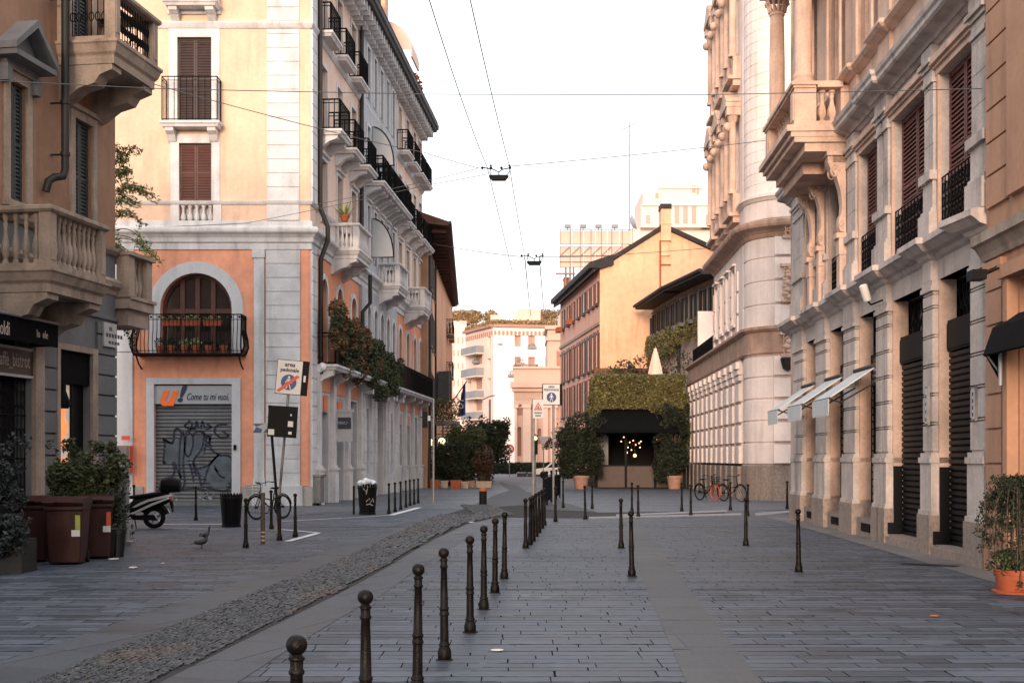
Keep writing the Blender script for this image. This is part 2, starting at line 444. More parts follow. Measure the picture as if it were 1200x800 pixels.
M('bark', (.08,.055,.04), .9, .25, 6, .6, 30)
M('soil', (.04,.03,.02), .95, .2, 6, .5, 30)
M('wire', (.09,.09,.095), .6, 0, 1, 0)
M('bulb', (.9,.7,.4), .5, 0, 1, 0, emit=(1,.5,.18), estr=2.2)
M('globe_lit', (.9,.8,.5), .5, 0, 1, 0, emit=(1,.86,.5), estr=.9)
M('red_lamp', (.8,.1,.05), .5, 0, 1, 0, emit=(1,.22,.1), estr=6)
M('white_globe', (.8,.8,.8), .4, 0, 1, 0)
M('pigeon_grey', (.022,.024,.03), .7, .3, 30, .2, 90)
M('pigeon_dark', (.009,.011,.013), .5, .3, 30, .2, 90)
M('paint_white', (.52,.53,.54), .7, .2, 8, .1, stain=0)
M('glow_orange', (.6,.2,.06), .5, .5, 4, 0, emit=(1,.30,.10), estr=.5)
M('glow_cream', (.6,.5,.4), .5, .3, 4, 0, emit=(1,.75,.55), estr=.16)
M('paper', (.5,.45,.4), .8, .3, 30, .1)
M('plastic_bag', (.62,.66,.70), .35, .2, 14, .5, 18)
M('grime_wall', (.16,.07,.035), .9, .3, 2, .3)
# ------------------------------------------------------------------ camera, world, sun
cam = bpy.data.cameras.new('camera'); co = bpy.data.objects.new('camera', cam); COL.objects.link(co)
co.location = (0, 0, EYE); co.rotation_euler = (PI/2, 0, 0)
cam.sensor_width = 36; cam.lens = 45; cam.shift_y = (HOR-400)/1200; cam.clip_end = 3000; cam.clip_start = .1
SC.camera = co
SC.view_settings.view_transform = 'Standard'; SC.view_settings.look = 'None'; SC.view_settings.exposure = 0.85; SC.view_settings.gamma = 1
SUN_EL, SUN_AZ = math.radians(9), math.radians(188)      # azimuth the light comes FROM, clockwise from +Y
w = bpy.data.worlds.new('World'); SC.world = w; w.use_nodes = True
nt = w.node_tree; N = nt.nodes; L = nt.links
bg = N['Background']; sky = N.new('ShaderNodeTexSky'); sky.sky_type = 'NISHITA'; sky.sun_disc = False
sky.sun_elevation = SUN_EL; sky.sun_rotation = SUN_AZ; sky.air_density = 1.3; sky.dust_density = 4.0; sky.ozone_density = 2.0
veil = N.new('ShaderNodeMix'); veil.data_type = 'RGBA'; veil.inputs['Factor'].default_value = .7
veil.inputs['B'].default_value = (9.0, 9.15, 9.6, 1)       # the thin overcast that whitens this sky
L.new(sky.outputs[0], veil.inputs['A']); L.new(veil.outputs['Result'], bg.inputs['Color'])
bg.inputs['Strength'].default_value = .12
sl = bpy.data.lights.new('sun', 'SUN'); sl.energy = 2.2; sl.angle = math.radians(14); sl.color = (1, .75, .58)
so = bpy.data.objects.new('sun', sl); COL.objects.link(so)
sd = Vector((math.sin(SUN_AZ)*math.cos(SUN_EL), math.cos(SUN_AZ)*math.cos(SUN_EL), math.sin(SUN_EL)))
so.rotation_euler = sd.to_track_quat('Z', 'Y').to_euler(); so.location = (0, -20, 30)
# ------------------------------------------------------------------ paving
def paving(name, h, wd, c1, c2, mortar, rough=.50, gap=.035, jitter=1., rot=0., vgap=.012, streaky=.35):
    m = bpy.data.materials.new(name); m.use_nodes = True; nt = m.node_tree; N = nt.nodes; L = nt.links
    b = N['Principled BSDF']; b.inputs['Specular IOR Level'].default_value = .38
    def math_(op, a, bb=None, cl=False):
        n = N.new('ShaderNodeMath'); n.operation = op; n.use_clamp = cl
        for i, v in enumerate((a, bb)):
            if v is None: continue
            if isinstance(v, (int, float)): n.inputs[i].default_value = v
            else: L.new(v, n.inputs[i])
        return n.outputs[0]
    geo = N.new('ShaderNodeNewGeometry'); mp = N.new('ShaderNodeMapping'); mp.inputs['Rotation'].default_value = (0, 0, rot)
    L.new(geo.outputs['Position'], mp.inputs['Vector'])
    sp = N.new('ShaderNodeSeparateXYZ'); L.new(mp.outputs[0], sp.inputs[0]); X, Y = sp.outputs[0], sp.outputs[1]
    wob = N.new('ShaderNodeTexNoise'); wob.inputs['Scale'].default_value = .9; wob.inputs['Detail'].default_value = 2; L.new(mp.outputs[0], wob.inputs['Vector'])
    yj = N.new('ShaderNodeTexNoise'); yj.noise_dimensions = '1D'; yj.inputs['Scale'].default_value = 2.2; L.new(Y, yj.inputs['W'])
    y = math_('ADD', math_('DIVIDE', Y, h), math_('MULTIPLY', yj.outputs['Fac'], 1.15))
    y = math_('ADD', y, math_('MULTIPLY', wob.outputs['Fac'], .12))
    row = math_('FLOOR', y); fy = math_('FRACT', y)
    wn = N.new('ShaderNodeTexWhiteNoise'); wn.noise_dimensions = '1D'; L.new(row, wn.inputs['W'])
    sc = math_('ADD', math_('MULTIPLY', wn.outputs['Value'], .9*jitter), .65)
    wn2 = N.new('ShaderNodeTexWhiteNoise'); wn2.noise_dimensions = '1D'; L.new(math_('ADD', row, 57.3), wn2.inputs['W'])
    x = math_('ADD', math_('MULTIPLY', math_('DIVIDE', X, wd), sc), math_('MULTIPLY', wn2.outputs['Value'], 13))
    # uneven lengths inside a row
    xi = N.new('ShaderNodeTexNoise'); xi.noise_dimensions = '2D'; xi.inputs['Scale'].default_value = 1.0; xi.inputs['Detail'].default_value = 0
    cb0 = N.new('ShaderNodeCombineXYZ'); L.new(x, cb0.inputs[0]); L.new(math_('MULTIPLY', row, 7.7), cb0.inputs[1]); L.new(cb0.outputs[0], xi.inputs['Vector'])
    x = math_('ADD', x, math_('MULTIPLY', xi.outputs['Fac'], .25*jitter))
    col = math_('FLOOR', x); fx = math_('FRACT', x)
    cb = N.new('ShaderNodeCombineXYZ'); L.new(row, cb.inputs[0]); L.new(col, cb.inputs[1])
    idn = N.new('ShaderNodeTexWhiteNoise'); idn.noise_dimensions = '2D'; L.new(cb.outputs[0], idn.inputs['Vector'])
    chip = N_noise(N, L, geo, 7.)
    g1 = math_('LESS_THAN', fy, math_('MULTIPLY', math_('MULTIPLY', math_('ADD', chip, -.12), math_('ADD', wn2.outputs['Value'], .35)), gap*4.2)); g2 = math_('LESS_THAN', fx, math_('MULTIPLY', chip, vgap*2.))
    fine = N.new('ShaderNodeTexNoise'); fine.inputs['Scale'].default_value = 26; fine.inputs['Detail'].default_value = 6
    mp2 = N.new('ShaderNodeMapping'); mp2.inputs['Scale'].default_value = (streaky, 1, 1); L.new(geo.outputs['Position'], mp2.inputs['Vector']); L.new(mp2.outputs[0], fine.inputs['Vector'])
    big = N.new('ShaderNodeTexNoise'); big.inputs['Scale'].default_value = .35; big.inputs['Detail'].default_value = 5; L.new(geo.outputs['Position'], big.inputs['Vector'])
    # some joints vanish under dirt
    vis = math_('GREATER_THAN', N_noise(N, L, geo, 1.7), .36)
    gapm = math_('MULTIPLY', math_('MAXIMUM', g1, g2), vis)
    mx = N.new('ShaderNodeMix'); mx.data_type = 'RGBA'; mx.inputs['A'].default_value = (*c1, 1); mx.inputs['B'].default_value = (*c2, 1); L.new(idn.outputs['Value'], mx.inputs['Factor'])
    st1 = N.new('ShaderNodeMapRange'); L.new(N_noise(N, L, geo, .9), st1.inputs[0]); st1.inputs[1].default_value = .56; st1.inputs[2].default_value = .70; st1.inputs[3].default_value = 1; st1.inputs[4].default_value = .62
    vo = N.new('ShaderNodeTexVoronoi'); vo.inputs['Scale'].default_value = 1.6; L.new(geo.outputs['Position'], vo.inputs['Vector'])
    gum = math_('ADD', 1.0, math_('MULTIPLY', math_('LESS_THAN', vo.outputs['Distance'], .03), .7))
    k_pre = math_('MULTIPLY', math_('MULTIPLY', st1.outputs[0], gum), 1.08)
    k = math_('MULTIPLY', math_('ADD', math_('MULTIPLY', fine.outputs['Fac'], .9), .55), math_('ADD', math_('MULTIPLY', big.outputs['Fac'], .8), .6))
    k = math_('MULTIPLY', k, k_pre)
    vm = N.new('ShaderNodeVectorMath'); vm.operation = 'SCALE'; L.new(mx.outputs['Result'], vm.inputs[0]); L.new(k, vm.inputs['Scale'])
    mm = N.new('ShaderNodeMix'); mm.data_type = 'RGBA'; L.new(gapm, mm.inputs['Factor']); L.new(vm.outputs[0], mm.inputs['A']); mm.inputs['B'].default_value = (*mortar, 1)
    L.new(mm.outputs['Result'], b.inputs['Base Color'])
    rg = math_('ADD', math_('MULTIPLY', idn.outputs['Value'], .14), math_('ADD', math_('MULTIPLY', big.outputs['Fac'], .35), rough-.2)); L.new(math_('ADD', rg, math_('MULTIPLY', gapm, .4), True), b.inputs['Roughness']); L.new(math_('MULTIPLY', math_('SUBTRACT', 1.0, gapm), .24), b.inputs['Specular IOR Level'])
    bn = N.new('ShaderNodeBump'); bn.inputs['Strength'].default_value = .5; bn.inputs['Distance'].default_value = .01
    hgt = math_('SUBTRACT', math_('ADD', math_('MULTIPLY', fine.outputs['Fac'], .5), math_('MULTIPLY', idn.outputs['Value'], .35)), math_('MULTIPLY', gapm, 1.2))
    L.new(hgt, bn.inputs['Height']); L.new(bn.outputs[0], b.inputs['Normal'])
    MATS[name] = m
def N_noise(N, L, geo, s):
    n = N.new('ShaderNodeTexNoise'); n.inputs['Scale'].default_value = s; n.inputs['Detail'].default_value = 4; L.new(geo.outputs['Position'], n.inputs['Vector']); return n.outputs['Fac']
paving('slate_paving', .22, .62, (.040,.049,.063), (.088,.102,.127), (.013,.013,.014), gap=.075, vgap=.016)
paving('slab_border', .9, 1.2, (.05,.056,.065), (.064,.071,.082), (.02,.021,.023), gap=.008, vgap=.006, jitter=.2, rot=.35, rough=.5, streaky=1)
paving('slab_strip', 1.1, 2.2, (.062,.065,.07), (.076,.08,.086), (.02,.02,.02), gap=.006, vgap=.001, jitter=.1, rough=.55, streaky=1)
paving('slab_gutter', 1.0, 3, (.13,.12,.115), (.16,.15,.145), (.03,.03,.03), gap=.01, vgap=.003, jitter=.1, rough=.6, streaky=1)
paving('slab_far', .5, 1.0, (.07,.077,.09), (.10,.11,.127), (.04,.04,.043), gap=.03, rough=.5)
M('road_asphalt', (.10,.107,.118), .7, .15, .8, .3, 60)
M('road_dark', (.04,.043,.047), .7, .2, .8, .3, 60)
M('pebble', (.028,.030,.034), .5, .2, 6, .3, 90, island=.9)
M('pebble_warm', (.048,.038,.033), .55, .2, 6, .3, 90, island=.8)
M('channel_bed', (.014,.013,.013), .9, .35, 5, 1., 40)
M('kerb_stone', (.22,.23,.245), .7, .12, 3, .3, 40)
def sheet(name, pts, z, mat, label=None):
    mb = MB(); mb.add([(x, y, z) for x, y in pts], [tuple(range(len(pts)))]); o = mb.build(name, mat); struct(o, label, name.replace('_', ' ')); return o
def strip(name, left, right, z, mat, label=None):
    mb = MB(); n = len(left)
    mb.add([(x, y, z) for x, y in left]+[(x, y, z) for x, y in right], [(i, n+i, n+i+1, i+1) for i in range(n-1)]); o = mb.build(name, mat); struct(o, label, name.replace('_', ' ')); return o
mb = MB(); mb.add([(-700,-60,0),(700,-60,0),(700,1500,0),(-700,1500,0)], [(0,1,2,3)])
struct(mb.build('ground', 'slate_paving'), 'dark slate paving laid in long narrow slabs', 'paving')
def G(*p): return [gp(*q) for q in p]
def resample(P, ys):
    out = []
    for y in ys:
        for (x0, y0), (x1, y1) in zip(P, P[1:]):
            if (y0-y)*(y1-y) <= 0 and y0 != y1: out.append((x0+(x1-x0)*(y-y0)/(y1-y0), y)); break
        else:
            (x0, y0), (x1, y1) = (P[0], P[1]) if abs(y-P[0][1]) < abs(y-P[-1][1]) else (P[-2], P[-1])
            out.append((x0+(x1-x0)*(y-y0)/(y1-y0), y))
    return out
YS = [4,6,8,10,12,14,16,18,20,22,24,27,30,33,36]
CL = G((36,800),(177,743),(300,693.5),(400,655),(445,635),(495,611),(520,602))
CR = G((186,800),(300,743),(400,694),(450,667),(500,636),(547,614),(590,604.5))
OL = G((0,776),(150,726),(300,674),(400,640.5),(450,626),(500,608.5))
OR = G((260,812),(300,785),(378,735),(447,697),(487,668),(540,634),(580,612))
cl, cr, ol, orr = [resample(P, YS) for P in (CL, CR, OL, OR)]
strip('paving_band', ol, cl, .004, 'slab_border', 'smooth stone band along the left edge of the cobbled channel')
strip('paving_band', cr, orr, .004, 'slab_border', 'smooth stone band between the cobbled channel and the bollards')
strip('cobbled_channel', cl, cr, .006, 'channel_bed', 'bed of the pebble channel crossing the street diagonally')
# continuation of the cobbles: towards the far lane and across the street
fl_ = G((520,602),(550,595.5),(575,581)); 
sheet('cobbled_crossing', [cl[-1], cr[-1]]+G((600,606),(690,607),(850,602),(850,598.5),(700,600.5),(640,597),(610,592),(575,590),(545,596)), .008, 'channel_bed', 'worn cobbles crossing the street beyond the near bollards')
sheet('lane', G((545,596),(612,592),(640,597),(700,600),(616,575.5),(608,569.5),(584,564.5),(588,569),(597,574),(578,581)), .012, 'road_dark', 'dark worn lane bending away to the far crossing')
sheet('far_paving', G((330,604),(500,596),(545,596),(578,581),(597,574),(588,569),(584,564.5),(300,566),(100,575)), .006, 'slab_far', 'pale paving in front of the planters')
sheet('far_paving', G((700,600.5),(950,597),(1000,590),(900,566),(700,566),(625,566),(616,575.5)), .006, 'slab_far', 'pale paving in front of the restaurant')
sheet('far_road', G((100,569),(640,566),(1000,567),(1100,547),(900,541),(300,541),(100,546)), .004, 'road_asphalt', 'pale crossing road beyond the planters')
strip('paving_strip', resample(G((804,798),(747,665),(732,632),(722,607)), [4,8,12,16,20,25,30,36]), resample(G((891,798),(780,652),(749,609)), [4,8,12,16,20,25,30,36]), .004, 'slab_strip', 'smooth grey granite strip running up the middle of the paving')
gl = [6.51+.0405*y-.02 for y in (12,20,28,37)]; 
strip('gutter_band', [(6.62-.02*(y-15.6)*0+ (6.51+.0405*y-7.22)*1.0, y) for y in (12,20,28,37)], list(zip([g+.4 for g in gl], (12,20,28,37))), .004, 'slab_gutter', 'pale stone band at the foot of the right palazzo')
mb = MB()
for a, b, c, d in [((868,602),(690,606.5),(690,608),(869,603.2)), ((722,603.5),(852,598.4),(852,599.6),(722,605)), ((885,603),(930,599.5),(930,600.4),(885,604.4))]:
    q = G(a, b, c, d); mb.prism([(x, y) for x, y in q], 0, .03, 'z')
struct(mb.build('kerb', 'kerb_stone'), 'low pale kerb stones across the street', 'kerb')
mb = MB()
def line(P, wd=.12, z=.013):
    P = G(*P)
    for a, b in zip(P, P[1:]):
        t = Vector((b[0]-a[0], b[1]-a[1])).normalized()*wd/2; n = (-t.y, t.x)
        mb.add([(a[0]-n[0], a[1]-n[1], z), (b[0]-n[0], b[1]-n[1], z), (b[0]+n[0], b[1]+n[1], z), (a[0]+n[0], a[1]+n[1], z)], [(0,1,2,3)])
line([(337,634.5),(372,625)], .16); line([(374,624.6),(330,620.6)], .13); line([(330,620.8),(300,621)], .08)
line([(190,614.5),(262,614.5)], .14, .013); line([(190,619.5),(262,620)], .08, .013)
line([(330,611),(417,606.4),(458,603.6)], .09, .0135); line([(458,603.8),(491,594.8)], .22, .0145)
line([(885,601.5),(926,598.8)], .1)
struct(mb.build('road_marking', 'paint_white'), 'white painted parking lines on the paving', 'road marking')
# far road details
mb = MB()
for x0, x1 in ((606,616),(618,640)):
    q = G((x0,558.5),(x1,558.5),(x1+1,557),(x0,557)); mb.prism(q, 0, .35, 'z')
tag(mb.build('road_island', 'road_dark'), 'long low dark kerbed island in the far crossing road', 'traffic island')
# pebbles of the channel
rnd = random.Random(3)
mb = MB()
ico = [(0,0,1),(.89,0,.45),(.28,.85,.45),(-.72,.53,.45),(-.72,-.53,.45),(.28,-.85,.45)]
icf = [(0,1,2),(0,2,3),(0,3,4),(0,4,5),(0,5,1)]
rim = [(.95,.3,-.2),(.1,1,-.2),(-.9,.55,-.2),(-.9,-.55,-.2),(.1,-1,-.2)]
vs = []; fs = []; mi = []
def pebble(x, y, s, warm):
    a = rnd.gauss(.5,.5); ca, sa = math.cos(a)*s*rnd.uniform(1.,1.7), math.sin(a)*s; l = rnd.uniform(1.1,1.9); o = len(vs)
    cc, ss = math.cos(a), math.sin(a); h = s*rnd.uniform(.35,.7); tx, ty = rnd.gauss(0,.25), rnd.gauss(0,.25)
    for p in ico+rim:
        u, v = p[0]*s*l*.5, p[1]*s*.5; X, Y2 = x+u*cc-v*ss, y+u*ss+v*cc
        vs.append((X, Y2, .008+max(0,(p[2]+.2))*h*.8+(u*tx+v*ty)*.5))
    fs.extend([tuple(i+o for i in f) for f in icf])
    for k in range(5):
        fs.append((o+1+k, o+6+k, o+1+(k+1) % 5)); fs.append((o+6+k, o+6+(k+1) % 5, o+1+(k+1) % 5))
    mi.extend([warm]*15)
y = 8.6
while y < 46:
    s = .045 if y < 14 else (.06 if y < 24 else .1)
    a = resample(CL, [y])[0][0]; b = resample(CR, [y])[0][0]
    if y > 38:   a = gp(545,596)[0]-(y-43)*.1; b = a+1.3
    x = a+s*.7+.02
    while x < b-s*.7-.02:
        pebble(x+rnd.gauss(0,s*.12), y+rnd.gauss(0,s*.18), s*rnd.uniform(.75,1.15), 1 if mnoise.noise(Vector((x*1.1,y*.55,3)))>.2 else 0)
        x += s*1.15
    y += s*.86
mb.v = [Vector(v) for v in vs]; mb.f = [list(f) for f in fs]; mb.sm = [True]*len(fs); mb.mi = mi
o = mb.build('cobble_pebbles', ['pebble', 'pebble_warm']); tag(o, 'rounded grey and reddish river pebbles set upright in the diagonal channel', 'cobbles', kind='stuff')
# stray litter
for (px, py, sx, sy, lab) in [(582.5,763,.10,.035,'flat white paper scrap lying beside the near bollards'),(133,655.5,.2,.16,'pale paper scrap lying beyond the brown bins'),(156,665.5,.16,.12,'small pale paper scrap on the dark paving right of the brown bins'),(191,660.5,.05,.04,'tiny white scrap alone on the dark paving'),(550,612.3,.25,.2,'crumpled white scrap on the stone band by the cobbles'),(513,604,.1,.1,'small white scrap at the left edge of the cobbles'),(1095,722.5,.09,.05,'tiny brown dead leaf on the right-hand paving')]:
    x, y = gp(px, py); mb = MB(); 
    pts = [(x+sx*math.cos(a)*rnd.uniform(.4,.6), y+sy*math.sin(a)*rnd.uniform(.6,1.)) for a in [k*PI/3 for k in range(6)]]
    mb.prism(pts, .012, .022, 'z'); o = mb.build('dead_leaf' if 'leaf' in lab else 'paper_scrap', 'terracotta' if 'leaf' in lab else 'sign_white'); tag(o, lab, 'leaf' if 'leaf' in lab else 'litter')

q = G((1056,660.5),(1118,664.5),(1126,663),(1066,659.5)); mb = MB(); mb.add([(x, y, .012) for x, y in q], [(0,1,2,3)]); struct(mb.build('drain_slot', 'channel_bed'), 'narrow dark drain slot in the pale gutter band', 'drain')
# ================================================================== right palazzo (nearest on the right)
FJ = Fac(8.02, 37.3, -.0405, -1)
sj = lambda Y: (37.3-Y)*1.0008
J = thing('palazzo', 'tall grey palazzo on the right with banded piers, brown shutters and a columned balcony', 'building', (8.02, 37.3, 0))
JP = [(36.4,34.9),(33.1,31.8),(29.8,28.65),(26.7,25.75),(23.2,22.6),(20.5,19.75)]
JS = [(sj(a), sj(b)) for a, b in JP]
JEND = sj(19.7); ZL = 4.85
ops = []
for k in range(5): ops.append((JS[k][1]+.07, JS[k+1][0]-.07, .0, 4.85))
mb = MB(FJ.M); wall(mb, 0, JEND, 0, ZL, [o for o in ops], .3, -.1, cap=False)
mb.build('wall', 'palazzo_warm', J)
mb = MB(FJ.M); mb.fl(0, JEND+.0, -14, -.75, 0, 15.5); mb.build('rear_wall', 'palazzo_grey', J)
mb = MB(FJ.M); mb.fl(0, .02, -.75, -.1, 0, 15); mb.brk(); mb.fl(JEND-.02, JEND, -.75, -.1, 5.5, 15); mb.build('side_wall', 'palazzo_warm', J)
# banded piers
for k, (a, b) in enumerate(JS):
    mb = MB(FJ.M)
    parts = [(a, b)] if k != 3 else [(a, a+(b-a)*.46), (a+(b-a)*.54, b)]
    for (p, q) in parts:
        mb.fl(p-.07, q+.07, -.4, .07, 0, .78)
        mb.fl(p-.04, q+.04, -.4, .04, .78, 1.62); mb.fl(p-.07, q+.07, -.36, .07, 1.62, 1.72); mb.fl(p-.035, q+.035, -.36, .035, 1.72, 1.80)
        z = 1.8
        while z < 4.55:
            zt = min(z+.515, 4.62)
            mb.fl(p, q, -.3, 0, z+.035, zt-.035); mb.fl(p+.045, q-.045, -.3, -.05, zt-.035, zt-.010); mb.fl(p+.005, q-.005, -.3, -.003, zt-.010, zt+.010); mb.fl(p+.045, q-.045, -.3, -.05, zt+.010, zt+.035)
            z += .515
        mb.fl(p+.02, q-.02, -.3, -.022, 1.8, 1.835); mb.fl(p+.02, q-.02, -.3, -.02, 4.6, 4.66)
        mb.fl(p-.04, q+.04, -.3, .04, 4.66, 4.74); mb.fl(p-.02, q+.02, -.3, .015, 4.74, 4.85)
    o = mb.build('pier', 'palazzo_grey', J)
    mb = MB(FJ.M)
    for (p, q) in parts: mb.fl(p-.09, q+.09, -.38, .09, 0, .70); mb.brk()
    mb.build('plinth', 'granite', o)
# frieze and ledge, stepping out over each pier
def stepped(mb, prof, s0, s1, piers, pd):
    path = [(s0, 0)]
    for a, b in piers:
        path += [(a-.06, 0), (a-.06, -pd), (b+.06, -pd), (b+.06, 0)]
    path.append((s1, 0)); path = [p for p in path if s0 <= p[0] <= s1]
    mb.sweep(path, prof)
mb = MB(FJ.M); stepped(mb, [(-.8,4.85),(-.1,4.85),(-.1,5.2),(-.04,5.24),(.0,5.30),(.10,5.33),(.22,5.42),(.26,5.44),(.26,5.54),(.2,5.56),(-.8,5.62)], 0, JEND, JS, .12)
mb.build('ledge', 'palazzo_grey', J)
# shop bays
for k in range(5):
    a, b = JS[k][1]+.07, JS[k+1][0]-.07; near = k >= 3
    mb = MB(FJ.M); c = 4.12 if near else 4.0
    mb.fl(a, b, -.46, -.40, c, c+.05); mb.fl(a, b, -.46, -.42, 4.80, 4.85)
    for i in range(9):
        x = a+(b-a)*(i+.5)/9; mb.tube([(x, .42, c+.05), (x+.05, .42, c+.3), (x-.05, .42, c+.5), (x, .42, 4.8)], .014, 4)
        mb.tube([(x+.1*math.cos(t), .42, c+.25+.09*math.sin(t)) for t in [j*PI/4 for j in range(8)]], .011, 4, closed=True)
        mb.tube([(x+.07*math.cos(t), .42, c+.52+.07*math.sin(t)) for t in [j*PI/4 for j in range(8)]], .011, 4, closed=True)
    mb.build('transom_grille', 'iron', J)
    mb = MB(FJ.M); mb.quad((a,.5,0),(b,.5,0),(b,.5,4.85),(a,.5,4.85)); mb.build('window', 'dark_glass', J)
    if near:
        mb = MB(FJ.M); mb.fl(a, b, -.40, -.24, 3.58, 4.12); mb.fl(a+.02, b-.02, -.24, -.22, 3.62, 4.06); mb.build('fascia_board', 'black_metal', J)
        mb = MB(FJ.M); z = .16
        while z < 3.56: mb.prism([(.30, z), (.265, z+.03), (.265, z+.085), (.30, z+.105)], a, b, 'x'); z += .11
        mb.build('roller_shutter', 'black_roller', J)
        mb = MB(FJ.M); mb.fl(a, b, -.4, .06, 0, .15); mb.fl(a, b, -.4, -.02, .15, .19); mb.build('doorstep', 'granite', J)
        mb = MB(FJ.M); mb.fl(a-.005, a+.03, -.27, -.10, .42, 1.55); mb.fl(a-.05, a+.05, -.4, .02, .19, .42); mb.build('side_panel', 'black_metal', J)
    else:
        mb = MB(FJ.M); mb.fl(a, b, -.38, -.18, 0, .42); mb.fl(a, b, -.18, -.02, 0, .40); mb.build('sill_wall', 'granite', J)
        mb = MB(FJ.M); mb.fl(a+.5, b-.5, -.02, -.005, .12, .30)
        for i in range(5): mb.fl(a+.52, b-.52, -.004, .004, .13+i*.034, .145+i*.034)
        mb.build('vent', 'black_metal', J)
        mb = MB(FJ.M); zz = .44
        while zz < 3.6: mb.tube([(a, .37, zz), (b, .37, zz)], .016, 4); zz += .16
        for i in range(7): x = a+(b-a)*i/6; mb.tube([(x, .36, .42), (x, .36, 3.62)], .014, 4)
        mb.fl(a, b, -.42, -.34, 3.6, 4.0); mb.build('security_grille', 'iron', J)
        mb = MB(FJ.M); mb.fl(a+.35, b-.35, -.33, -.31, 3.3, 3.9)
        mb.m = 1
        for i in range(4): mb.fl(a+.42, b-.42, -.309, -.305, 3.38+i*.12, 3.42+i*.12)
        mb.build('shop_sign', ['dark_plastic', 'sign_grey'], J)
# first floor: piers, shuttered windows
mb = MB(FJ.M); wall(mb, 0, JEND, 5.6, 9.0, [(JS[k][1]+.13, JS[k+1][0]-.13, 5.66, 8.45) for k in range(5)], .3, -.12, cap=False)
mb.build('upper_wall', 'palazzo_grey', J)
for k, (a, b) in enumerate(JS):
    mb = MB(FJ.M); w = .0
    parts = [(a, b)] if k != 3 else [(a, a+(b-a)*.46), (a+(b-a)*.54, b)]
    for (p, q) in parts:
        mb.fl(p-.05, q+.05, -.14, .08, 5.58, 6.05); mb.fl(p-.02, q+.02, -.14, .04, 6.05, 6.12); mb.fl(p, q, -.14, .0, 6.12, 6.62); mb.fl(p-.06, q+.06, -.14, .07, 6.62, 6.78)
        z = 6.78
        while z < 8.3: zt = min(z+.5, 8.35); mb.fl(p+.03, q-.03, -.14, -.02, z, zt-.012); mb.fl(p+.036, q-.036, -.14, -.028, zt-.012, zt); z += .5
        mb.fl(p, q, -.14, .02, 8.35, 8.42); mb.fl(p+.02, q-.02, -.14, 0, 8.42, 8.6); mb.fl(p-.02, q+.02, -.14, .04, 8.6, 8.68); mb.fl(p-.06, q+.06, -.14, .09, 8.68, 8.76); mb.fl(p-.02, q+.02, -.14, .03, 8.76, 9.0)
    mb.build('pilaster', 'palazzo_grey', J)
for k in range(5):
    a, b = JS[k][1]+.13, JS[k+1][0]-.13
    mb = MB(FJ.M); mb.fl(a-.10, a, -.12, -.06, 5.66, 8.45); mb.fl(b, b+.10, -.12, -.06, 5.66, 8.45)
    mb.fl(a-.14, b+.14, -.12, -.05, 8.45, 8.62); mb.fl(a-.18, b+.18, -.12, .06, 8.62, 8.74); mb.fl(a-.18, b+.18, -.12, .0, 8.56, 8.62)
    fr = mb.build('window', 'palazzo_warm', J)
    c = (a+b)/2
    for p, q in ((a+.02, a+(b-a)*.5-.01), (a+(b-a)*.5+.01, b-.02)):
        m = MB(FJ.M); louvre(m, p, q, 5.68, 8.43, -.30, .085, .07, .05); m.fl(p, q, -.26, -.235, 6.62, 6.74); m.build('shutter', 'red_wood', fr)
    m = MB(FJ.M)
    m.tube([(a,.13,6.62),(b,.13,6.62)], .018, 4); m.tube([(a,.13,5.74),(b,.13,5.74)], .014, 4); n = 10
    for i in range(n+1):
        x = a+(b-a)*i/n; m.tube([(x,.13,5.7),(x,.13,6.62)], .011, 4)
        if i < n:
            xx = x+(b-a)/n/2
            for cz in (5.95, 6.18, 6.42): m.tube([(xx+.06*math.cos(t), .13, cz+.09*math.sin(t)) for t in [j*PI/4 for j in range(8)]], .010, 4, closed=True)
    m.build('railing', 'iron', fr)
# cornice above the first floor
CORN = [(-.8,8.99),(-.08,8.99),(-.02,9.05),(.02,9.05),(.05,9.1),(.08,9.12),(.26,9.16),(.30,9.2),(.30,9.28),(.34,9.32),(.36,9.4),(-.1,9.46),(-.8,9.47)]
mb = MB(FJ.M); stepped(mb, CORN, 0, JEND, [(sj(26.7), sj(25.75)), (sj(20.5), JEND)], .10); mb.build('cornice', 'palazzo_grey', J)
mb = MB(FJ.M); mb.fl(0, JEND, -.75, -.12, 9.46, 10.3)
for a, b in JS: mb.fl(a, b, -.12, -.04, 9.46, 10.3)
mb.build('parapet', 'palazzo_warm', J)
mb = MB(FJ.M); stepped(mb, [(-.7,10.3),(-.1,10.3),(-.02,10.34),(.05,10.36),(.12,10.42),(.12,10.48),(.06,10.52),(-.7,10.52)], 0, JEND, JS, .1); mb.build('ledge', 'palazzo_warm', J)
mb = MB(FJ.M); wall(mb, 0, JEND, 10.5, 15.2, [(JS[k][1]+.35, JS[k+1][0]-.35, 10.6, 14.2) for k in range(5)], .4, -.15)
mb.build('upper_wall', 'palazzo_warm', J)
for k in range(5):
    a, b = JS[k][1]+.35, JS[k+1][0]-.35
    window(J, FJ, a, b, 10.6, 14.2, 'closed', .5, 'red_wood', 'palazzo_warm', .15, .1, False, .09)
mb = MB(FJ.M)
for a, b in JS: mb.fl(a+.05, b-.05, -.15, -.03, 10.5, 15.2); mb.brk()
mb.build('pilaster', 'palazzo_warm', J)
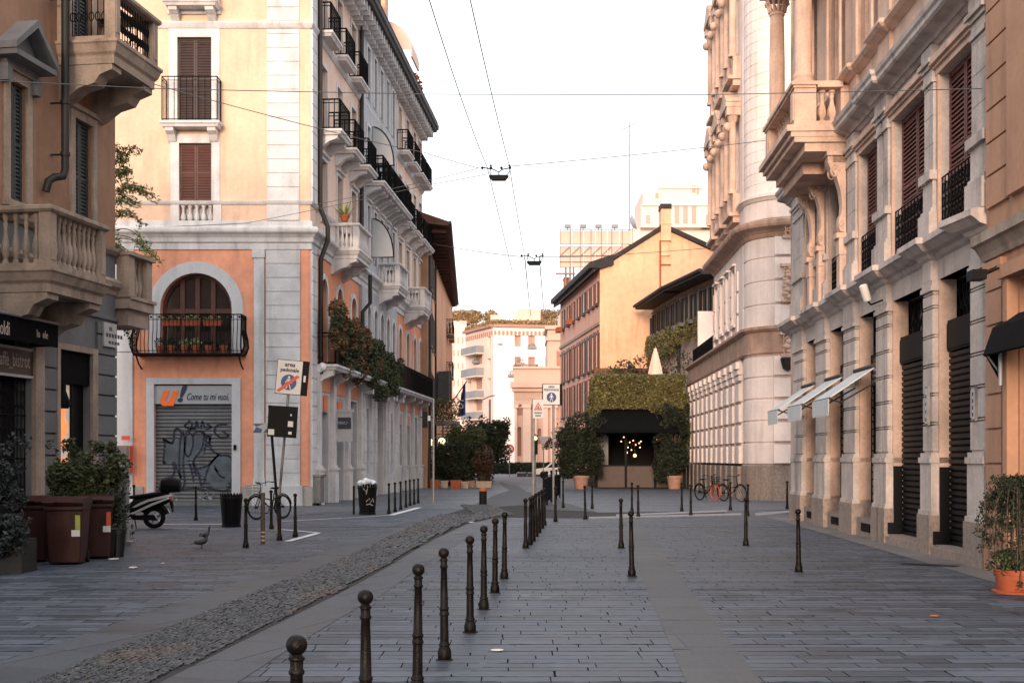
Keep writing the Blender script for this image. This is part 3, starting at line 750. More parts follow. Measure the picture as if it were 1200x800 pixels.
# ------------------ the columned balcony
BS0, BS1 = sj(33.6), sj(29.4)
mb = MB(FJ.M); pr = 1.2
mb.fl(BS0-.05, BS1+.05, -.1, pr+.18, 9.22, 9.36); mb.fl(BS0, BS1, -.1, pr+.08, 9.10, 9.22); mb.fl(BS0+.02, BS1-.02, -.1, pr, 8.98, 9.10)
mb.fl(BS0+.1, BS1-.1, -.1, pr-.25, 8.78, 8.98)
b_ = mb.build('balcony', 'palazzo_warm', J)
mb = MB(FJ.M)
for s_, e in ((BS0+.02, BS0+.5), (BS1-.5, BS1-.02)):
    mb.fl(s_, e, pr-.5, pr+.0, 9.36, 10.28); mb.fl(s_+.08, e-.08, pr, pr+.025, 9.5, 10.15)
    mb.brk(); mb.fl(s_, e, -.05, .14, 9.36, 10.28); mb.brk()
mb.build('pedestal', 'palazzo_warm', b_)
mb = MB(FJ.M); mb.fl(BS0-.06, BS1+.06, pr-.52, pr+.08, 10.28, 10.36); mb.fl(BS0-.02, BS1+.02, pr-.48, pr+.03, 10.22, 10.28); mb.fl(BS0-.03, BS0+.42, .1, pr-.5, 10.22, 10.36); mb.fl(BS1-.42, BS1+.05, .1, pr-.52, 10.22, 10.36)
mb.fl(BS1-.4, BS1-.02, .1, pr-.5, 9.36, 9.46); mb.build('handrail', 'palazzo_warm', b_)
mb = MB(FJ.M); balusters(mb, BS0+.55, BS1-.55, pr-.25, 9.36, 10.22, 9, 1.35)
balusters(mb, .2, pr-.55, BS1-.2, 9.46, 10.22, 2, 1.5, axis='d'); balusters(mb, .2, pr-.55, BS0+.2, 9.36, 10.22, 2, 1.5, axis='d')
mb.build('baluster_row', 'palazzo_warm', b_)
for s_ in (BS0+.27, BS1-.27):
    mb = MB(FJ.M); y = -(pr-.25)
    mb.lathe([(.25,10.36),(.25,10.44),(.235,10.48),(.255,10.53),(.235,10.58),(.205,10.62),(.2,10.66),(.2,12.0),(.175,13.2),(.2,13.22),(.2,13.28),(.18,13.32)], s_, y, 0, 20)
    mb.build('column', 'palazzo_warm', b_)
    mb = MB(FJ.M); mb.fl(s_-.26, s_+.26, pr-.51, pr+.01, 13.62, 13.75)
    for k in range(12):
        a = k*PI/6; r = .2
        mb.tube([(s_+r*math.cos(a), y+r*math.sin(a), 13.3), (s_+r*1.15*math.cos(a), y+r*1.15*math.sin(a), 13.45), (s_+r*1.5*math.cos(a), y+r*1.5*math.sin(a), 13.58), (s_+r*1.45*math.cos(a), y+r*1.45*math.sin(a), 13.5)], .04, 5)
    mb.build('capital', 'palazzo_warm', b_)
mb = MB(FJ.M); mb.fl(BS0-.1, BS1+.1, -.1, pr+.15, 13.75, 14.1); mb.fl(BS0-.2, BS1+.2, -.1, pr+.3, 14.1, 14.3); mb.build('entablature', 'palazzo_warm', b_)
# scroll brackets
def scroll(s_, w, z0, z1, pj, root, mat):
    mb = MB(FJ.M); H = z1-z0; pts = []
    P = [(0,0),(.30,.02),(.42,.10),(.36,.2),(.24,.26),(.22,.38),(.30,.55),(.5,.72),(.86,.84),(1,.92),(1,1),(0,1)]
    mb.prism([(-(pj*a), z0+H*b) for a, b in P], s_-w/2, s_+w/2, 'x')
    for ss in (s_-w/2-.012, s_+w/2+.012):
        mb.tube([(ss, -pj*(.62-.26*math.cos(t)*(1-t/14)), z0+H*(.80+.1*math.sin(t)*(1-t/14))) for t in [j*.5 for j in range(22)]], .022, 5)
        mb.tube([(ss, -pj*(.27-.12*math.cos(t)*(1-t/10)), z0+H*(.12+.05*math.sin(t)*(1-t/10))) for t in [j*.5 for j in range(14)]], .02, 5)
    mb.fl(s_-w/2-.05, s_+w/2+.05, 0, pj*.55, z0-.12, z0); mb.fl(s_-w/2-.03, s_+w/2+.03, 0, pj*.4, z0-.5, z0-.12); mb.fl(s_-w/2-.06, s_+w/2+.06, 0, pj+.03, z1, z1+.1)
    mb.fl(s_-w/2, s_+w/2, 0, .15, 5.6, z0-.5)
    mb.build('bracket', mat, root)
for s_ in (BS0+.3, BS1-.28): scroll(s_, .32, 6.9, 8.68, .42, J, 'palazzo_warm')
for s_ in (BS0+1.5,): scroll(s_, .28, 7.0, 8.68, .38, J, 'palazzo_warm')
mb = MB(FJ.M); mb.fl(BS0+.25, BS1-1.2, -.05, pr-.42, 8.5, 8.775); mb.build('soffit_beam', 'brown_frieze', J)
mb = MB(FJ.M); mb.fl(BS0+.12, BS1-.12, .0, .3, 8.52, 8.768); mb.build('balcony_beam', 'palazzo_warm', J)
# small fittings (parts bolted to the wall)
T = Matrix.Translation(FJ.pt(FJ.s(1016,.42), .42, FJ.z(FJ.s(1016,.42), 350, .42))) @ Matrix.Rotation(math.radians(20), 4, 'Z') @ Matrix.Rotation(math.radians(-20), 4, 'Y')
mb = MB(T); mb.lathe([(.07,-.05),(.085,-.02),(.085,.27),(.05,.3)], 0, 0, 0, 12); f_ = mb.build('floodlight', 'sign_white', J)
mb = MB(T); mb.tube([(0,0,-.05),(.05,0,-.14),(.35,0,-.14)], .02, 6); mb.build('bracket', 'black_metal', f_)
for (px, py0, py1, d) in ((1086, 453, 498, .03), (1141, 453, 493, .03)):
    s_ = FJ.s(px, d); mb = MB(FJ.M); z1, z0 = FJ.z(s_, py0, d), FJ.z(s_, py1, d)
    mb.fl(s_-.1, s_+.1, .0, .04, z0, z1); mb.m = 1; mb.fl(s_-.07, s_+.07, .04, .045, z0+.03, z1-.03); mb.m = 2
    for i in range(4): mb.fl(s_-.03, s_+.03, .045, .048, z0+.07+i*(z1-z0)*.2, z0+.07+i*(z1-z0)*.2+.06)
    mb.build('name_plate', ['pole_metal', 'plaque', 'ink'], J)
# awnings
AW = [(1022,431, 957,463),(983,444,926,477),(952,450,903,482)]
labs = ['pale grey awning with a scalloped valance, nearest of the three on the right palazzo','middle one of the three pale grey awnings on the right palazzo','farthest and smallest-looking of the three pale grey awnings, near the rounded corner']
for k, lab in zip((2,1,0), labs):
    a, b = JS[k][1]+.1, JS[k+1][0]-.1
    r = thing('awning', lab, 'awning', FJ.pt(a, 0, 3.3), 'pale awnings over the shop bays')
    z1, z0, pj = 3.62, 2.98, .95
    mb = MB(FJ.M); mb.add([(a,0,z1),(b,0,z1),(b,-pj,z0),(a,-pj,z0),(a,0,z1-.03),(b,0,z1-.03),(b,-pj,z0-.03),(a,-pj,z0-.03)], [(0,1,2,3),(7,6,5,4),(0,4,5,1),(1,5,6,2),(2,6,7,3),(3,7,4,0)])
    mb.build('canvas', 'white_fabric', r)
    mb = MB(FJ.M); n = 10
    for i in range(n):
        x0, x1 = a+(b-a)*i/n, a+(b-a)*(i+1)/n; xm = (x0+x1)/2
        mb.prism([(x0, z0-.02), (x1, z0-.02), (x1, z0-.30), (xm+.04, z0-.38), (xm-.04, z0-.38), (x0, z0-.30)], -pj-.012, -pj, 'y')
    mb.build('valance', 'white_fabric', r)
    mb = MB(FJ.M); mb.tube([(a-.05,-pj+.02,z0-.02),(b+.05,-pj+.02,z0-.02)], .03, 8); mb.tube([(a,-.02,z1+.02),(b,-.02,z1+.02)], .05, 8); 
    for x in (a+.05, b-.05): mb.tube([(x,-.02,z1-.35),(x-.0,-.7,z0-.1),(x,-pj+.02,z0-.03)], .02, 6)
    mb.build('frame', 'pipe_metal', r)
# ================================================================== tan building at the right edge
FK = Fac(7.30, 19.68, -.0405, -1)
K = thing('shop_building', 'ochre plastered building at the right edge with grooved pier and dark shop front', 'building', (7.30, 19.68, 0))
mb = MB(FK.M); wall(mb, 0, 9, 0, 5.0, [(1.42, 4.4, 0, 4.25)], .4, 0); wall(mb, 0, 9, 5.0, 16, [(2.2, 3.4, 6.2, 9.4),(2.2,3.4,11,14)], .4, 0); mb.build('wall', 'ochre_plaster', K)
mb = MB(FK.M); mb.fl(0, 9, -12, -.55, 0, 16); mb.build('rear_wall', 'ochre_plaster', K)
mb = MB(FK.M); rust(mb, .12, .82, .6, 4.55, .52, 0, .06, .035); mb.fl(.1, .86, 0, .08, 0, .6); mb.fl(.1, .9, 0, .1, 4.55, 4.66); mb.build('pier', 'ochre_plaster', K)
mb = MB(FK.M); rust(mb, .1, 1.0, 5.5, 16, .5, 0, .05, .035); mb.build('pier', 'ochre_plaster', K)
mb = MB(FK.M); mb.fl(1.12, 9, 0, .09, 5.5, 16); mb.fl(1.05,1.16,0,.12,0,4.4); mb.fl(1.22,1.36,0,.16,0,4.3); mb.fl(1.05, 4.8, 0, .2, 4.3, 4.5); mb.build('door_surround', 'ochre_plaster', K)
mb = MB(FK.M); mb.sweep([(-.1,0),(9,0)], [(-.1,4.72),(.05,4.72),(.08,4.8),(.16,4.92),(.22,4.95),(.22,5.1),(.14,5.14),(-.1,5.2)]); mb.build('ledge', 'tan_stone', K)
window(K, FK, 2.2, 3.4, 6.2, 9.4, 'closed', .3, 'brown_wood', 'ochre_plaster', .15)
mb = MB(FK.M); mb.quad((1.42,.38,0),(4.4,.38,0),(4.4,.38,4.25),(1.42,.38,4.25)); mb.build('shop_window', 'dark_glass', K)
mb = MB(FK.M); z = .1
while z < 2.9: mb.prism([(.33, z), (.29, z+.03), (.29, z+.09), (.33, z+.11)], 1.42, 4.4, 'x'); z += .115
mb.build('roller_shutter', 'black_roller', K)
mb = MB(FK.M); mb.fl(1.42, 4.4, -.3, -.18, 3.3, 4.25); sgn = mb.build('shop_sign', 'black_metal', K)
text('Ro', .52, Matrix.Translation(FK.pt(1.62, -.17, 3.78)) @ Matrix.Rotation(FK.th, 4, 'Z'), 'letter_cream', sgn, ex=.01, align='CENTER', sx=.7)
mb = MB(FK.M); s_ = 1.0; mb.box(s_, s_+.3, -.62, -.42, 4.28, 4.42); mb.tube([(s_+.15,-.42,4.36),(s_+.15,-.1,4.5)], .02, 6); mb.build('floodlight', 'black_metal', K)
r = thing('awning', 'black drop awning over the shop door at the right edge', 'awning', FK.pt(1.1, 0, 3))
mb = MB(FK.M)
pr_ = [(0,3.78),(-.26,3.60),(-.40,3.20),(-.37,3.18),(-.24,3.52),(0,3.70)]
mb.prism(pr_, 1.05, 4.6, 'x'); mb.build('canvas', 'black_fabric', r)
mb = MB(FK.M); mb.prism([(0,3.70),(-.24,3.52),(-.37,3.2),(-.12,2.75),(0,2.7)], 1.06, 1.09, 'x'); mb.build('side_flap', 'black_fabric', r)
mb = MB(FK.M); mb.tube([(1.12,-.05,2.75),(1.12,-.36,3.2)], .015, 6); mb.tube([(1.28,-.22,2.75),(1.28,-.22,3.3)], .035, 8); mb.build('frame', 'zinc', r)
# ================================================================== white palazzo with the rounded corner
cx0, cy0 = 9.62, 53.0
W0 = (9.62+.03*21.5, 74.5)
R = 1.9
arc = [(9.62+R-R*math.cos(t)*1.0, 52.9-1.9*math.sin(t)) for t in [k*PI/2/8 for k in range(9)]]
I = thing('corner_palazzo', 'white banded stone palazzo with a rounded corner and carved window heads, right of centre', 'building', (12, 53, 0))
def courses(z0, z1, h, g, out=0.):
    pr = []; z = z0
    while z < z1-.02:
        zt = min(z+h, z1); pr += [(out-g, z), (out, z+g*.8), (out, zt-g*.8), (out-g, zt)]; z += h
    return pr
FI = Fac(9.62+.03*21.5, 74.5, -.03, -1)         # street side, s grows towards the camera
sI = lambda Y: 74.5-Y
corner = arc[::-1]
cpath = ([(22,51.0)]+corner+[(9.65, 53.4)])[::-1]
mb = MB(); mb.sweep(cpath, courses(1.45, 5.9, .88, .065)); mb.sweep(cpath, courses(6.95, 10.6, .94, .055)); mb.build('wall', 'white_stone', I)
mb = MB(); z = 1.45; xs0, xs1 = (906-600)/FPX*51, (935-600)/FPX*51
while z < 5.8: mb.box(xs0, xs1, 50.90, 51.0, z+.07, min(z+.88, 5.9)-.07); z += .88
mb.build('raised_pier', 'white_stone', I)
mb = MB(); z = 6.95
while z < 10.5: mb.box(xs0+.05, xs1, 50.94, 51.0, z+.06, min(z+.94, 10.6)-.06); z += .94
mb.build('raised_pier', 'white_stone', I)
def relief(px, py0, py1, n=9):
    m = MB(); q = random.Random(int(px)); x, _, z1 = ap(px, py0, 50.8); z0 = ap(px, py1, 50.8)[2]
    for i in range(n):
        zz = z0+(z1-z0)*(i+.5)/n; m.ball((x+q.uniform(-.12,.12), 50.85, zz), q.uniform(.12,.2), 8, 6, sy=.9, sz=.8)
        m.tube([(x+.2*math.cos(t)*(1-t/16), 50.8, zz+.2*math.sin(t)*(1-t/16)) for t in [j*.6 for j in range(14)]], .03, 5)
    m.box(x-.3, x+.35, 50.75, 51, z1, z1+.12); m.box(x-.25, x+.3, 50.8, 51, z0-.12, z0); m.build('carved_relief', 'palazzo_warm', I)
relief(924, 312, 350); relief(923, 392, 414, 4); relief(925, 258, 275, 3)
mb = MB(); mb.sweep(cpath, [(.08,0),(.08,1.40),(0,1.47)]); mb.build('plinth', 'granite', I)
mb = MB(); mb.sweep(cpath, courses(11.9, 26, .445, .022)); mb.build('upper_wall', 'white_stone', I)
full_low = ([(22,51.0)]+corner+[(9.65,53.4), (W0[0], W0[1]), (W0[0]+8, W0[1])])[::-1]
full_up = ([(22,51.0)]+corner+[(9.65,53.4), (9.62+.03*9.8, 62.8), (16, 62.8)])[::-1]
mb = MB(); mb.sweep(full_low, [(0,5.88),(.06,5.9),(.10,5.96),(.02,6.0),(.02,6.78),(.10,6.82),(.2,6.9),(.2,7.0),(0,7.04)]); mb.build('frieze', 'brown_frieze', I)
mb = MB(); mb.sweep(full_up, [(-.05,10.55),(.04,10.6),(.10,10.75),(.22,10.85),(.48,10.95),(.52,11.05),(.52,11.18),(.4,11.24),(.05,11.3),(.05,11.35)]); mb.build('cornice', 'brown_frieze', I)
mb = MB(); mb.sweep(full_up, [(.04,11.3),(.04,12.05)]); mb.sweep(full_up, [(.0,12.05),(.08,12.08),(.16,12.18),(.22,12.2),(.22,12.32),(0,12.4)]); mb.build('parapet', 'white_stone', I)
# street side: lower storey with deep banded piers and slot windows
mb = MB(FI.M); mb.quad((0,.5,0),(sI(53.4),.5,0),(sI(53.4),.5,5.9),(0,.5,5.9)); mb.build('rear_wall', 'palazzo_grey', I)
mb = MB(FI.M); n = 11; Lb = sI(53.6)-.1
for i in range(n):
    a = Lb*(i+.12)/n; b = Lb*(i+.66)/n
    if i >= 7: a = Lb*(i+.08)/n; b = Lb*(i+.70)/n
    z = 1.42
    while z < 5.2: zt = min(z+.88, 5.3); mb.fl(a, b, -.5, .05, z+.07, zt-.07); mb.fl(a+.1, b-.1, -.5, -.08, zt-.07, zt+.07); z += .88
    mb.fl(a-.05, b+.05, -.5, .1, 5.25, 5.45); mb.fl(a, b, -.5, .0, 5.45, 5.88); mb.fl(a+.1,b-.1,0,.16,5.5,5.8); mb.brk()
mb.build('banded_pier', 'white_stone', I)
mb = MB(FI.M)
for i in range(n):
    a = Lb*(i+.05)/n; b = Lb*(i+.73)/n; mb.fl(a, b, -.5, .1, 0, 1.38); mb.brk()
mb.build('plinth', 'granite', I)
for i in range(n):
    a = Lb*(i+.68)/n; b = Lb*(i+1.1)/n; w_ = MB(FI.M); w_.quad((a,.47,1.3),(b,.47,1.3),(b,.47,5.5),(a,.47,5.5)); o = w_.build('window', 'dark_glass', I)
    w_ = MB(FI.M); w_.fl(a, b, -.5, -.12, 0, 1.3); w_.build('sill', 'granite', o)
mb = MB(FI.M); s_ = sI(62.8)
wall(mb, s_, sI(53.4), 7.0, 10.6, [(s_+.7+i*1.9, s_+1.6+i*1.9, 7.5, 9.9) for i in range(4)], .4, 0)
for i in range(5):
    a = s_+.1+i*1.9-.05
    for z in (7.8, 8.75, 9.7): mb.fl(a, a+.5, 0, .06, z-.85, z-.03)
mb.build('upper_wall', 'white_stone', I)
for i in range(4):
    a = s_+.7+i*1.9; window(I, FI, a, a+.9, 7.5, 9.9, 'glass', .35, 'dark_wood', 'white_stone', .12, .12, True)
mb = MB(FI.M); wall(mb, s_, sI(53.4), 12.3, 26, [(s_+1.3+i*2.9, s_+2.5+i*2.9, z, z+3.0) for i in range(3) for z in (13.2, 19.)], .5, 0); mb.build('upper_wall', 'white_stone', I)
for i in range(3):
    for z in (13.0, 18.8):
        a = s_+1.3+i*2.9; b = a+1.2; w_ = MB(FI.M)
        for q in (a-.42, b+.02):
            w_.fl(q, q+.4, 0, .32, z-.9, z-.1); w_.lathe([(.2,z-.1),(.2,z),(.15,z+.08),(.15,z+2.5),(.13,z+2.9),(.2,z+3.0),(.24,z+3.2)], q+.2, -.3, 0, 10)
            w_.fl(q-.05, q+.45, 0, .58, z+3.2, z+3.75); w_.fl(q-.02, q+.42, 0, .45, z+3.75, z+3.9); w_.ball((q+.2,-.5,z+2.75), .2, 8, 6)
        w_.fl(a-.5, b+.5, 0, .62, z+3.55, z+3.75); w_.prism([(a-.55, z+3.75), (b+.55, z+3.75), ((a+b)/2, z+4.45)], -.6, 0, 'y')
        w_.fl(a-.42, b+.42, 0, .5, z-1.05, z-.9); w_.fl(a-.3, b+.3, 0, .3, z-1.3, z-1.05)
        o = w_.build('window', 'palazzo_warm', I)
        g = MB(FI.M); g.quad((a,.4,z+.1),(b,.4,z+.1),(b,.4,z+3.2),(a,.4,z+3.2)); g.build('pane', 'dark_glass', o)
mb = MB(); mb.prism([(10.6,62.75),(10.5,54),(12,51.9),(22,51.9),(22,62.75)], 0.1, 26.5, 'z'); mb.build('rear_wall', 'white_stone', I)
mb = MB(); mb.prism([(W0[0]+.6,74.3),(9.62+.03*9.8+.6, 62.8),(20,62.8),(20,74.3)], .1, 7.0, 'z'); mb.build('terrace', 'white_stone', I)
mb = MB(); mb.sweep(full_up, [(-.2,25.2),(.2,25.6),(1.0,25.9),(1.2,26.2),(-.2,26.6)]); mb.build('cornice', 'palazzo_warm', I)
mb = MB(FI.M); railing(mb, .2, sI(63), -.25, 7.05, 7.95, .14, .014)
mb.fl(.2, sI(63), -.5, -.45, 7.0, 7.9); mb.build('terrace_railing', 'black_metal', I)
mb = MB(); mb.box(10.5, 18, 72.2, 72.5, 7.0, 10.0); mb.build('terrace_wall', 'white_stone', I)
x0, _, z0 = ap(909, 464, 50.93); x1, _, z1 = ap(926, 456, 50.93)
mb = MB(); mb.box(x0, x1, 50.93, 50.97, z0, z1); mb.m = 1
for i in range(6): mb.box(x0+.08+i*(x1-x0-.16)/6, x0+.03+(i+1)*(x1-x0-.16)/6, 50.925, 50.931, z0+.08, z1-.08)
mb.build('street_plate', ['white_stone', 'plaque'], I)
mb = MB(); x, y, z = ap(924.5, 424, 50.5); mb.lathe([(.02,-.4),(.2,-.3),(.28,.0),(.3,.12)], x, 50.72, z+.05, 12); mb.build('wall_lamp', 'pipe_metal', I)
# ================================================================== dark building at the left edge
FA = Fac(-9.15, 22.9, .153, 1)
A = thing('corner_house', 'dark tan and grey house at the left edge with stone balconies over a shop', 'building', (-9.15, 22.9, 0))
def sa(px, d=0): return FA.s(px, d)
SE = sa(135)          # far corner
S0 = -7
uw = [(sa(10), sa(30), FA.z(sa(20),238), FA.z(sa(20),98)), (sa(86), sa(107), 6.25, FA.z(sa(96), 143))]
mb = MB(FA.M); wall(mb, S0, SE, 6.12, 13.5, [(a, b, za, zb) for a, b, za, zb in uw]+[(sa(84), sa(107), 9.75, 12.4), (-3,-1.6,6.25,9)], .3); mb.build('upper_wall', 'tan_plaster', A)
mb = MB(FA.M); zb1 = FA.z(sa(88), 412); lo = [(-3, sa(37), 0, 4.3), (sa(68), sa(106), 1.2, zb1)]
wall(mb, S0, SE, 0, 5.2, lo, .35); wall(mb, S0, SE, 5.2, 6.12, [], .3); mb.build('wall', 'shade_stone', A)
mb = MB(FA.M); mb.fl(S0, SE, -9, -.46, 0, 13.5); mb.build('rear_wall', 'tan_plaster', A)
mb = MB(FA.M); mb.sweep([(S0,0),(SE,0),(SE,3)], [(0,5.15),(.03,5.17),(.05,5.25),(.14,5.33),(.16,5.42),(.1,5.5),(0,5.52)]); mb.build('ledge', 'tan_stone', A)
mb = MB(FA.M); mb.sweep([(S0,0),(SE,0),(SE,3)], [(0,5.98),(.05,6.0),(.12,6.08),(.14,6.15),(.0,6.2)]); mb.build('ledge', 'tan_stone', A)
mb = MB(FA.M); mb.sweep([(S0,0),(SE,0),(SE,3)], [(0,4.6),(.05,4.62),(.05,4.68),(0,4.7)]); mb.build('string_course', 'shade_stone', A)
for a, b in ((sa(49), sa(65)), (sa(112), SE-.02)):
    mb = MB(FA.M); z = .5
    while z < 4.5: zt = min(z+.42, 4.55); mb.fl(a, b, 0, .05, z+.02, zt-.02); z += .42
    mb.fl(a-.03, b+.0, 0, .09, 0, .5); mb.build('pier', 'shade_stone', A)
mb = MB(FA.M); mb.fl(sa(37), sa(47.5), 0, .09, 0, 4.1); mb.build('door_post', 'tan_stone', A)
# upper windows
for i, (a, b, za, zb) in enumerate(uw+[(sa(84), sa(107), 9.75, 12.4), (-3,-1.6,6.25,9)]):
    o = window(A, FA, a, b, za, zb, 'closed', .13, 'grey_shutter', 'tan_stone', .17, .06, True, .075)
    if i == 0:
        mb = MB(FA.M); mb.fl(a-.25, b+.25, 0, .12, zb+.2, zb+.32); mb.fl(a-.3, a-.12, 0, .16, zb-.1, zb+.2); mb.fl(b+.12, b+.3, 0, .16, zb-.1, zb+.2)
        c = (a+b)/2;
        mb.fl(a-.42, b+.42, 0, .40, zb+.32, zb+.42)
        for q in (-1, 1):
            x0, x1 = (a-.45, c) if q < 0 else (b+.45, c)
            mb.add([(x0,0,zb+.42),(x0,-.42,zb+.42),(x1,-.42,zb+1.0),(x1,0,zb+1.0),(x0,0,zb+.54),(x0,-.42,zb+.54),(x1,-.42,zb+1.14),(x1,0,zb+1.14)], [(0,1,2,3),(4,5,6,7),(1,5,6,2),(0,4,5,1)])
        mb.add([(a-.3,-.12,zb+.42),(b+.3,-.12,zb+.42),(c,-.12,zb+1.05)], [(0,1,2)]); mb.build('pediment', 'shade_stone', o)
# stone balconies
def stone_balcony(root, F, s0, s1, pj, zf, zt, mat, matu, nb, ne=2, ironpanel=False, corbel=.55, foot=.3):
    m = MB(F.M); m.sweep([(s0,0),(s0,-pj),(s1,-pj),(s1,0)], [(-.3,zf-foot),(-.12,zf-foot),(-.04,zf-foot*.6),(.0,zf-foot*.5),(.05,zf-.08),(.08,zf-.05),(.08,zf),(-.3,zf)])
    m.fl(s0+.05, s1-.05, 0, pj-.05, zf-foot+.01, zf-.01); bal = m.build('balcony', mat, root)
    m = MB(F.M); H = zt-zf
    w = .22
    for x in (s0+.0, s1-w): m.fl(x, x+w, pj-w, pj, zf, zt-.1); m.fl(x+.03, x+w-.03, pj, pj+.012, zf+.15, zt-.2); m.brk()
    m.fl(s0, s0+.12, 0, .18, zf, zt-.1); m.brk(); m.fl(s1-.12, s1, 0, .18, zf, zt-.1)
    m.build('pedestal', mat, bal)
    m = MB(F.M); m.fl(s0+w, s1-w, pj-.19, pj-.03, zf, zf+.1)
    m.fl(s0+.03, s0+.19, .18, pj-w, zf, zf+.1); m.fl(s1-.19, s1-.03, .18, pj-w, zf, zf+.1)
    m.build('base_rail', mat, bal)
    m = MB(F.M); m.sweep([(s0,0),(s0,-pj),(s1,-pj),(s1,0)], [(-.26,zt-.1),(.02,zt-.1),(.06,zt-.06),(.06,zt),(.02,zt+.02),(-.26,zt+.02)]); m.fl(s0, s0+.2, 0, .2, zt-.1, zt+.01)
    m.build('handrail', mat, bal)
    m = MB(F.M)
    if ironpanel:
        for (x, y0, y1, ax) in ((s0+.11, .2, pj-w, 'd'), (s1-.11, .2, pj-w, 'd')):
            for i in range(6):
                y = y0+(y1-y0)*(i+.5)/6; m.tube([(x,-y,zf+.1),(x,-y,zt-.1)], .012, 4)
                m.tube([(x,-y-.05*math.cos(t),(zf+zt)/2+.09*math.sin(t)) for t in [j*PI/4 for j in range(8)]], .012, 4, closed=True)
        n = max(4, int((s1-s0)/.14))
        for i in range(n):
            x = s0+w+(s1-s0-2*w)*(i+.5)/n; m.tube([(x,-pj+.1,zf+.1),(x,-pj+.1,zt-.1)], .012, 4)
            for cz in (.35, .65): m.tube([(x+.05*math.cos(t),-pj+.1,zf+H*cz+.09*math.sin(t)) for t in [j*PI/4 for j in range(8)]], .012, 4, closed=True)
        m.build('iron_panel', 'iron', bal)
    else:
        balusters(m, s0+w, s1-w, pj-.11, zf+.1, zt-.1, nb, 1.05)
        if ne: balusters(m, .2, pj-w, s0+.11, zf+.1, zt-.1, ne, 1.05, axis='d'); balusters(m, .2, pj-w, s1-.11, zf+.1, zt-.1, ne, 1.05, axis='d')
        m.build('baluster_row', mat, bal)
    for x in (s0+.06, s1-.46):
        m = MB(F.M); zb = zf-foot
        m.prism([(-(pj*.92), zb), (-(pj*.92), zb-.1), (-(pj*.7), zb-corbel*.28), (-(pj*.62), zb-corbel*.5), (-pj*.35, zb-corbel*.62), (-pj*.12, zb-corbel*.9), (0, zb-corbel), (0, zb)], x, x+.4, 'x'); m.build('corbel', matu, bal)
    return bal
s0 = FA.s(59, 1.2); s1 = FA.s(124, 1.2)
stone_balcony(A, FA, s0, s1, 1.2, 5.02, 6.10, 'tan_stone', 'tan_stone', 9, 4, corbel=.75, foot=.42)
s0 = FA.s(135, 1.2); s1 = FA.s(185, 1.2)
stone_balcony(A, FA, s0, s1, 1.2, FA.z(s0, 46, 1.2), FA.z(s0, -15, 1.2), 'tan_stone', 'tan_stone', 9, 4, ironpanel=True, corbel=.7, foot=.45)
# corner balcony on the far side
FA2 = Fac(*FA.pt(SE, 0, 0)[:2], -1, .153)
m_ = MB(FA.M); zz1, zz0 = 6.12, 5.15
m_.fl(SE+.0, SE+1.2, -1.5, .34, zz0-.25, zz0); m_.fl(SE, SE+1.25, -1.5, .38, zz0-.05, zz0+.02)
m_.fl(SE+.02, SE+.3, .02, .3, zz0, zz1-.08); m_.fl(SE+.9, SE+1.18, .02, .3, zz0, zz1-.08); m_.fl(SE-.02, SE+1.25, -1.5, .36, zz1-.08, zz1)
m_.fl(SE+.1, SE+1.1, -1.2, .25, zz0-.6, zz0-.25); balusters(m_, SE+.3, SE+.9, .16, zz0, zz1-.08, 3, 1.1)
m_.build('corner_balcony', 'tan_stone', A)
# downpipe
mb = MB(FA.M); s_ = FA.s(76.5, .3); zt, zb = 13.4, FA.z(s_, 214)
mb.tube([(s_,-.3,zt),(s_,-.3,zb+.25),(s_-.05,-.28,zb+.1),(s_-.22,-.2,zb+.05),(s_-.34,-.14,zb-.05),(s_-.36,-.1,zb-.25)], .075, 10)
for z in (zb+.5, 8.5, 10.5): mb.tube([(s_,-.3,z),(s_,-.3,z+.07)], .095, 10); mb.tube([(s_,0,z+.03),(s_,-.3,z+.03)], .02, 6)
mb.build('downpipe', 'pipe_metal', A)
# shop front: gate, sign, awning fascia
g0, g1 = -3, sa(37)
mb = MB(FA.M); mb.quad((g0,.34,0),(g1,.34,0),(g1,.34,4.3),(g0,.34,4.3)); mb.build('shop_window', 'dark_glass', A)
zs1, zs0 = FA.z(sa(30), 408), FA.z(sa(30), 443)
mb = MB(FA.M)
x = g0
while x < g1: mb.tube([(x,.12,0),(x,.12,zs0)], .013, 4); x += .13
for z in (.1, .9, 1.7, 2.5, zs0-.03): mb.tube([(g0,.12,z),(g1,.12,z)], .016, 4)
x = g0+.06
while x < g1:
    for z in (.5, 1.3, 2.1, 2.8): mb.tube([(x+.06*math.cos(t), .12, z+.16*math.sin(t)) for t in [j*PI/4 for j in range(8)]], .011, 4, closed=True)
    x += .13
mb.build('iron_gate', 'iron', A)
mb = MB(FA.M); mb.fl(g0, g1, -.02, .03, zs0, zs1); sgn = mb.build('shop_sign', 'brown_sign', A)
mb = MB(FA.M); mb.fl(g0, g1, .03, .04, zs1-.05, zs1); mb.fl(g0, g1, .03, .04, zs0, zs0+.05); mb.build('sign_frame', 'plaque', sgn)
text('caffè_bistrot', .36, Matrix.Translation(FA.pt(sa(35)-.06, .035, (zs0+zs1)/2+.02)) @ Matrix.Rotation(FA.th, 4, 'Z'), 'letter_cream', sgn, align='RIGHT', sx=.62)
r = thing('awning', 'black folded awning with white lettering over the bistro front at the left edge', 'awning', FA.pt(0, .3, 4))
d = .55; e = FA.s(68, d); zt = FA.z(e, 381, d)
mb = MB(FA.M); mb.prism([(0,zt+.16),(-d,zt),(-d,zt-.42),(-d+.03,zt-.42),(-d+.03,zt-.03),(0,zt+.08)], -4, e, 'x'); mb.fl(e-.03, e, .0, d-.02, zt-.40, zt-.01); cv = mb.build('canvas', 'black_fabric', r)
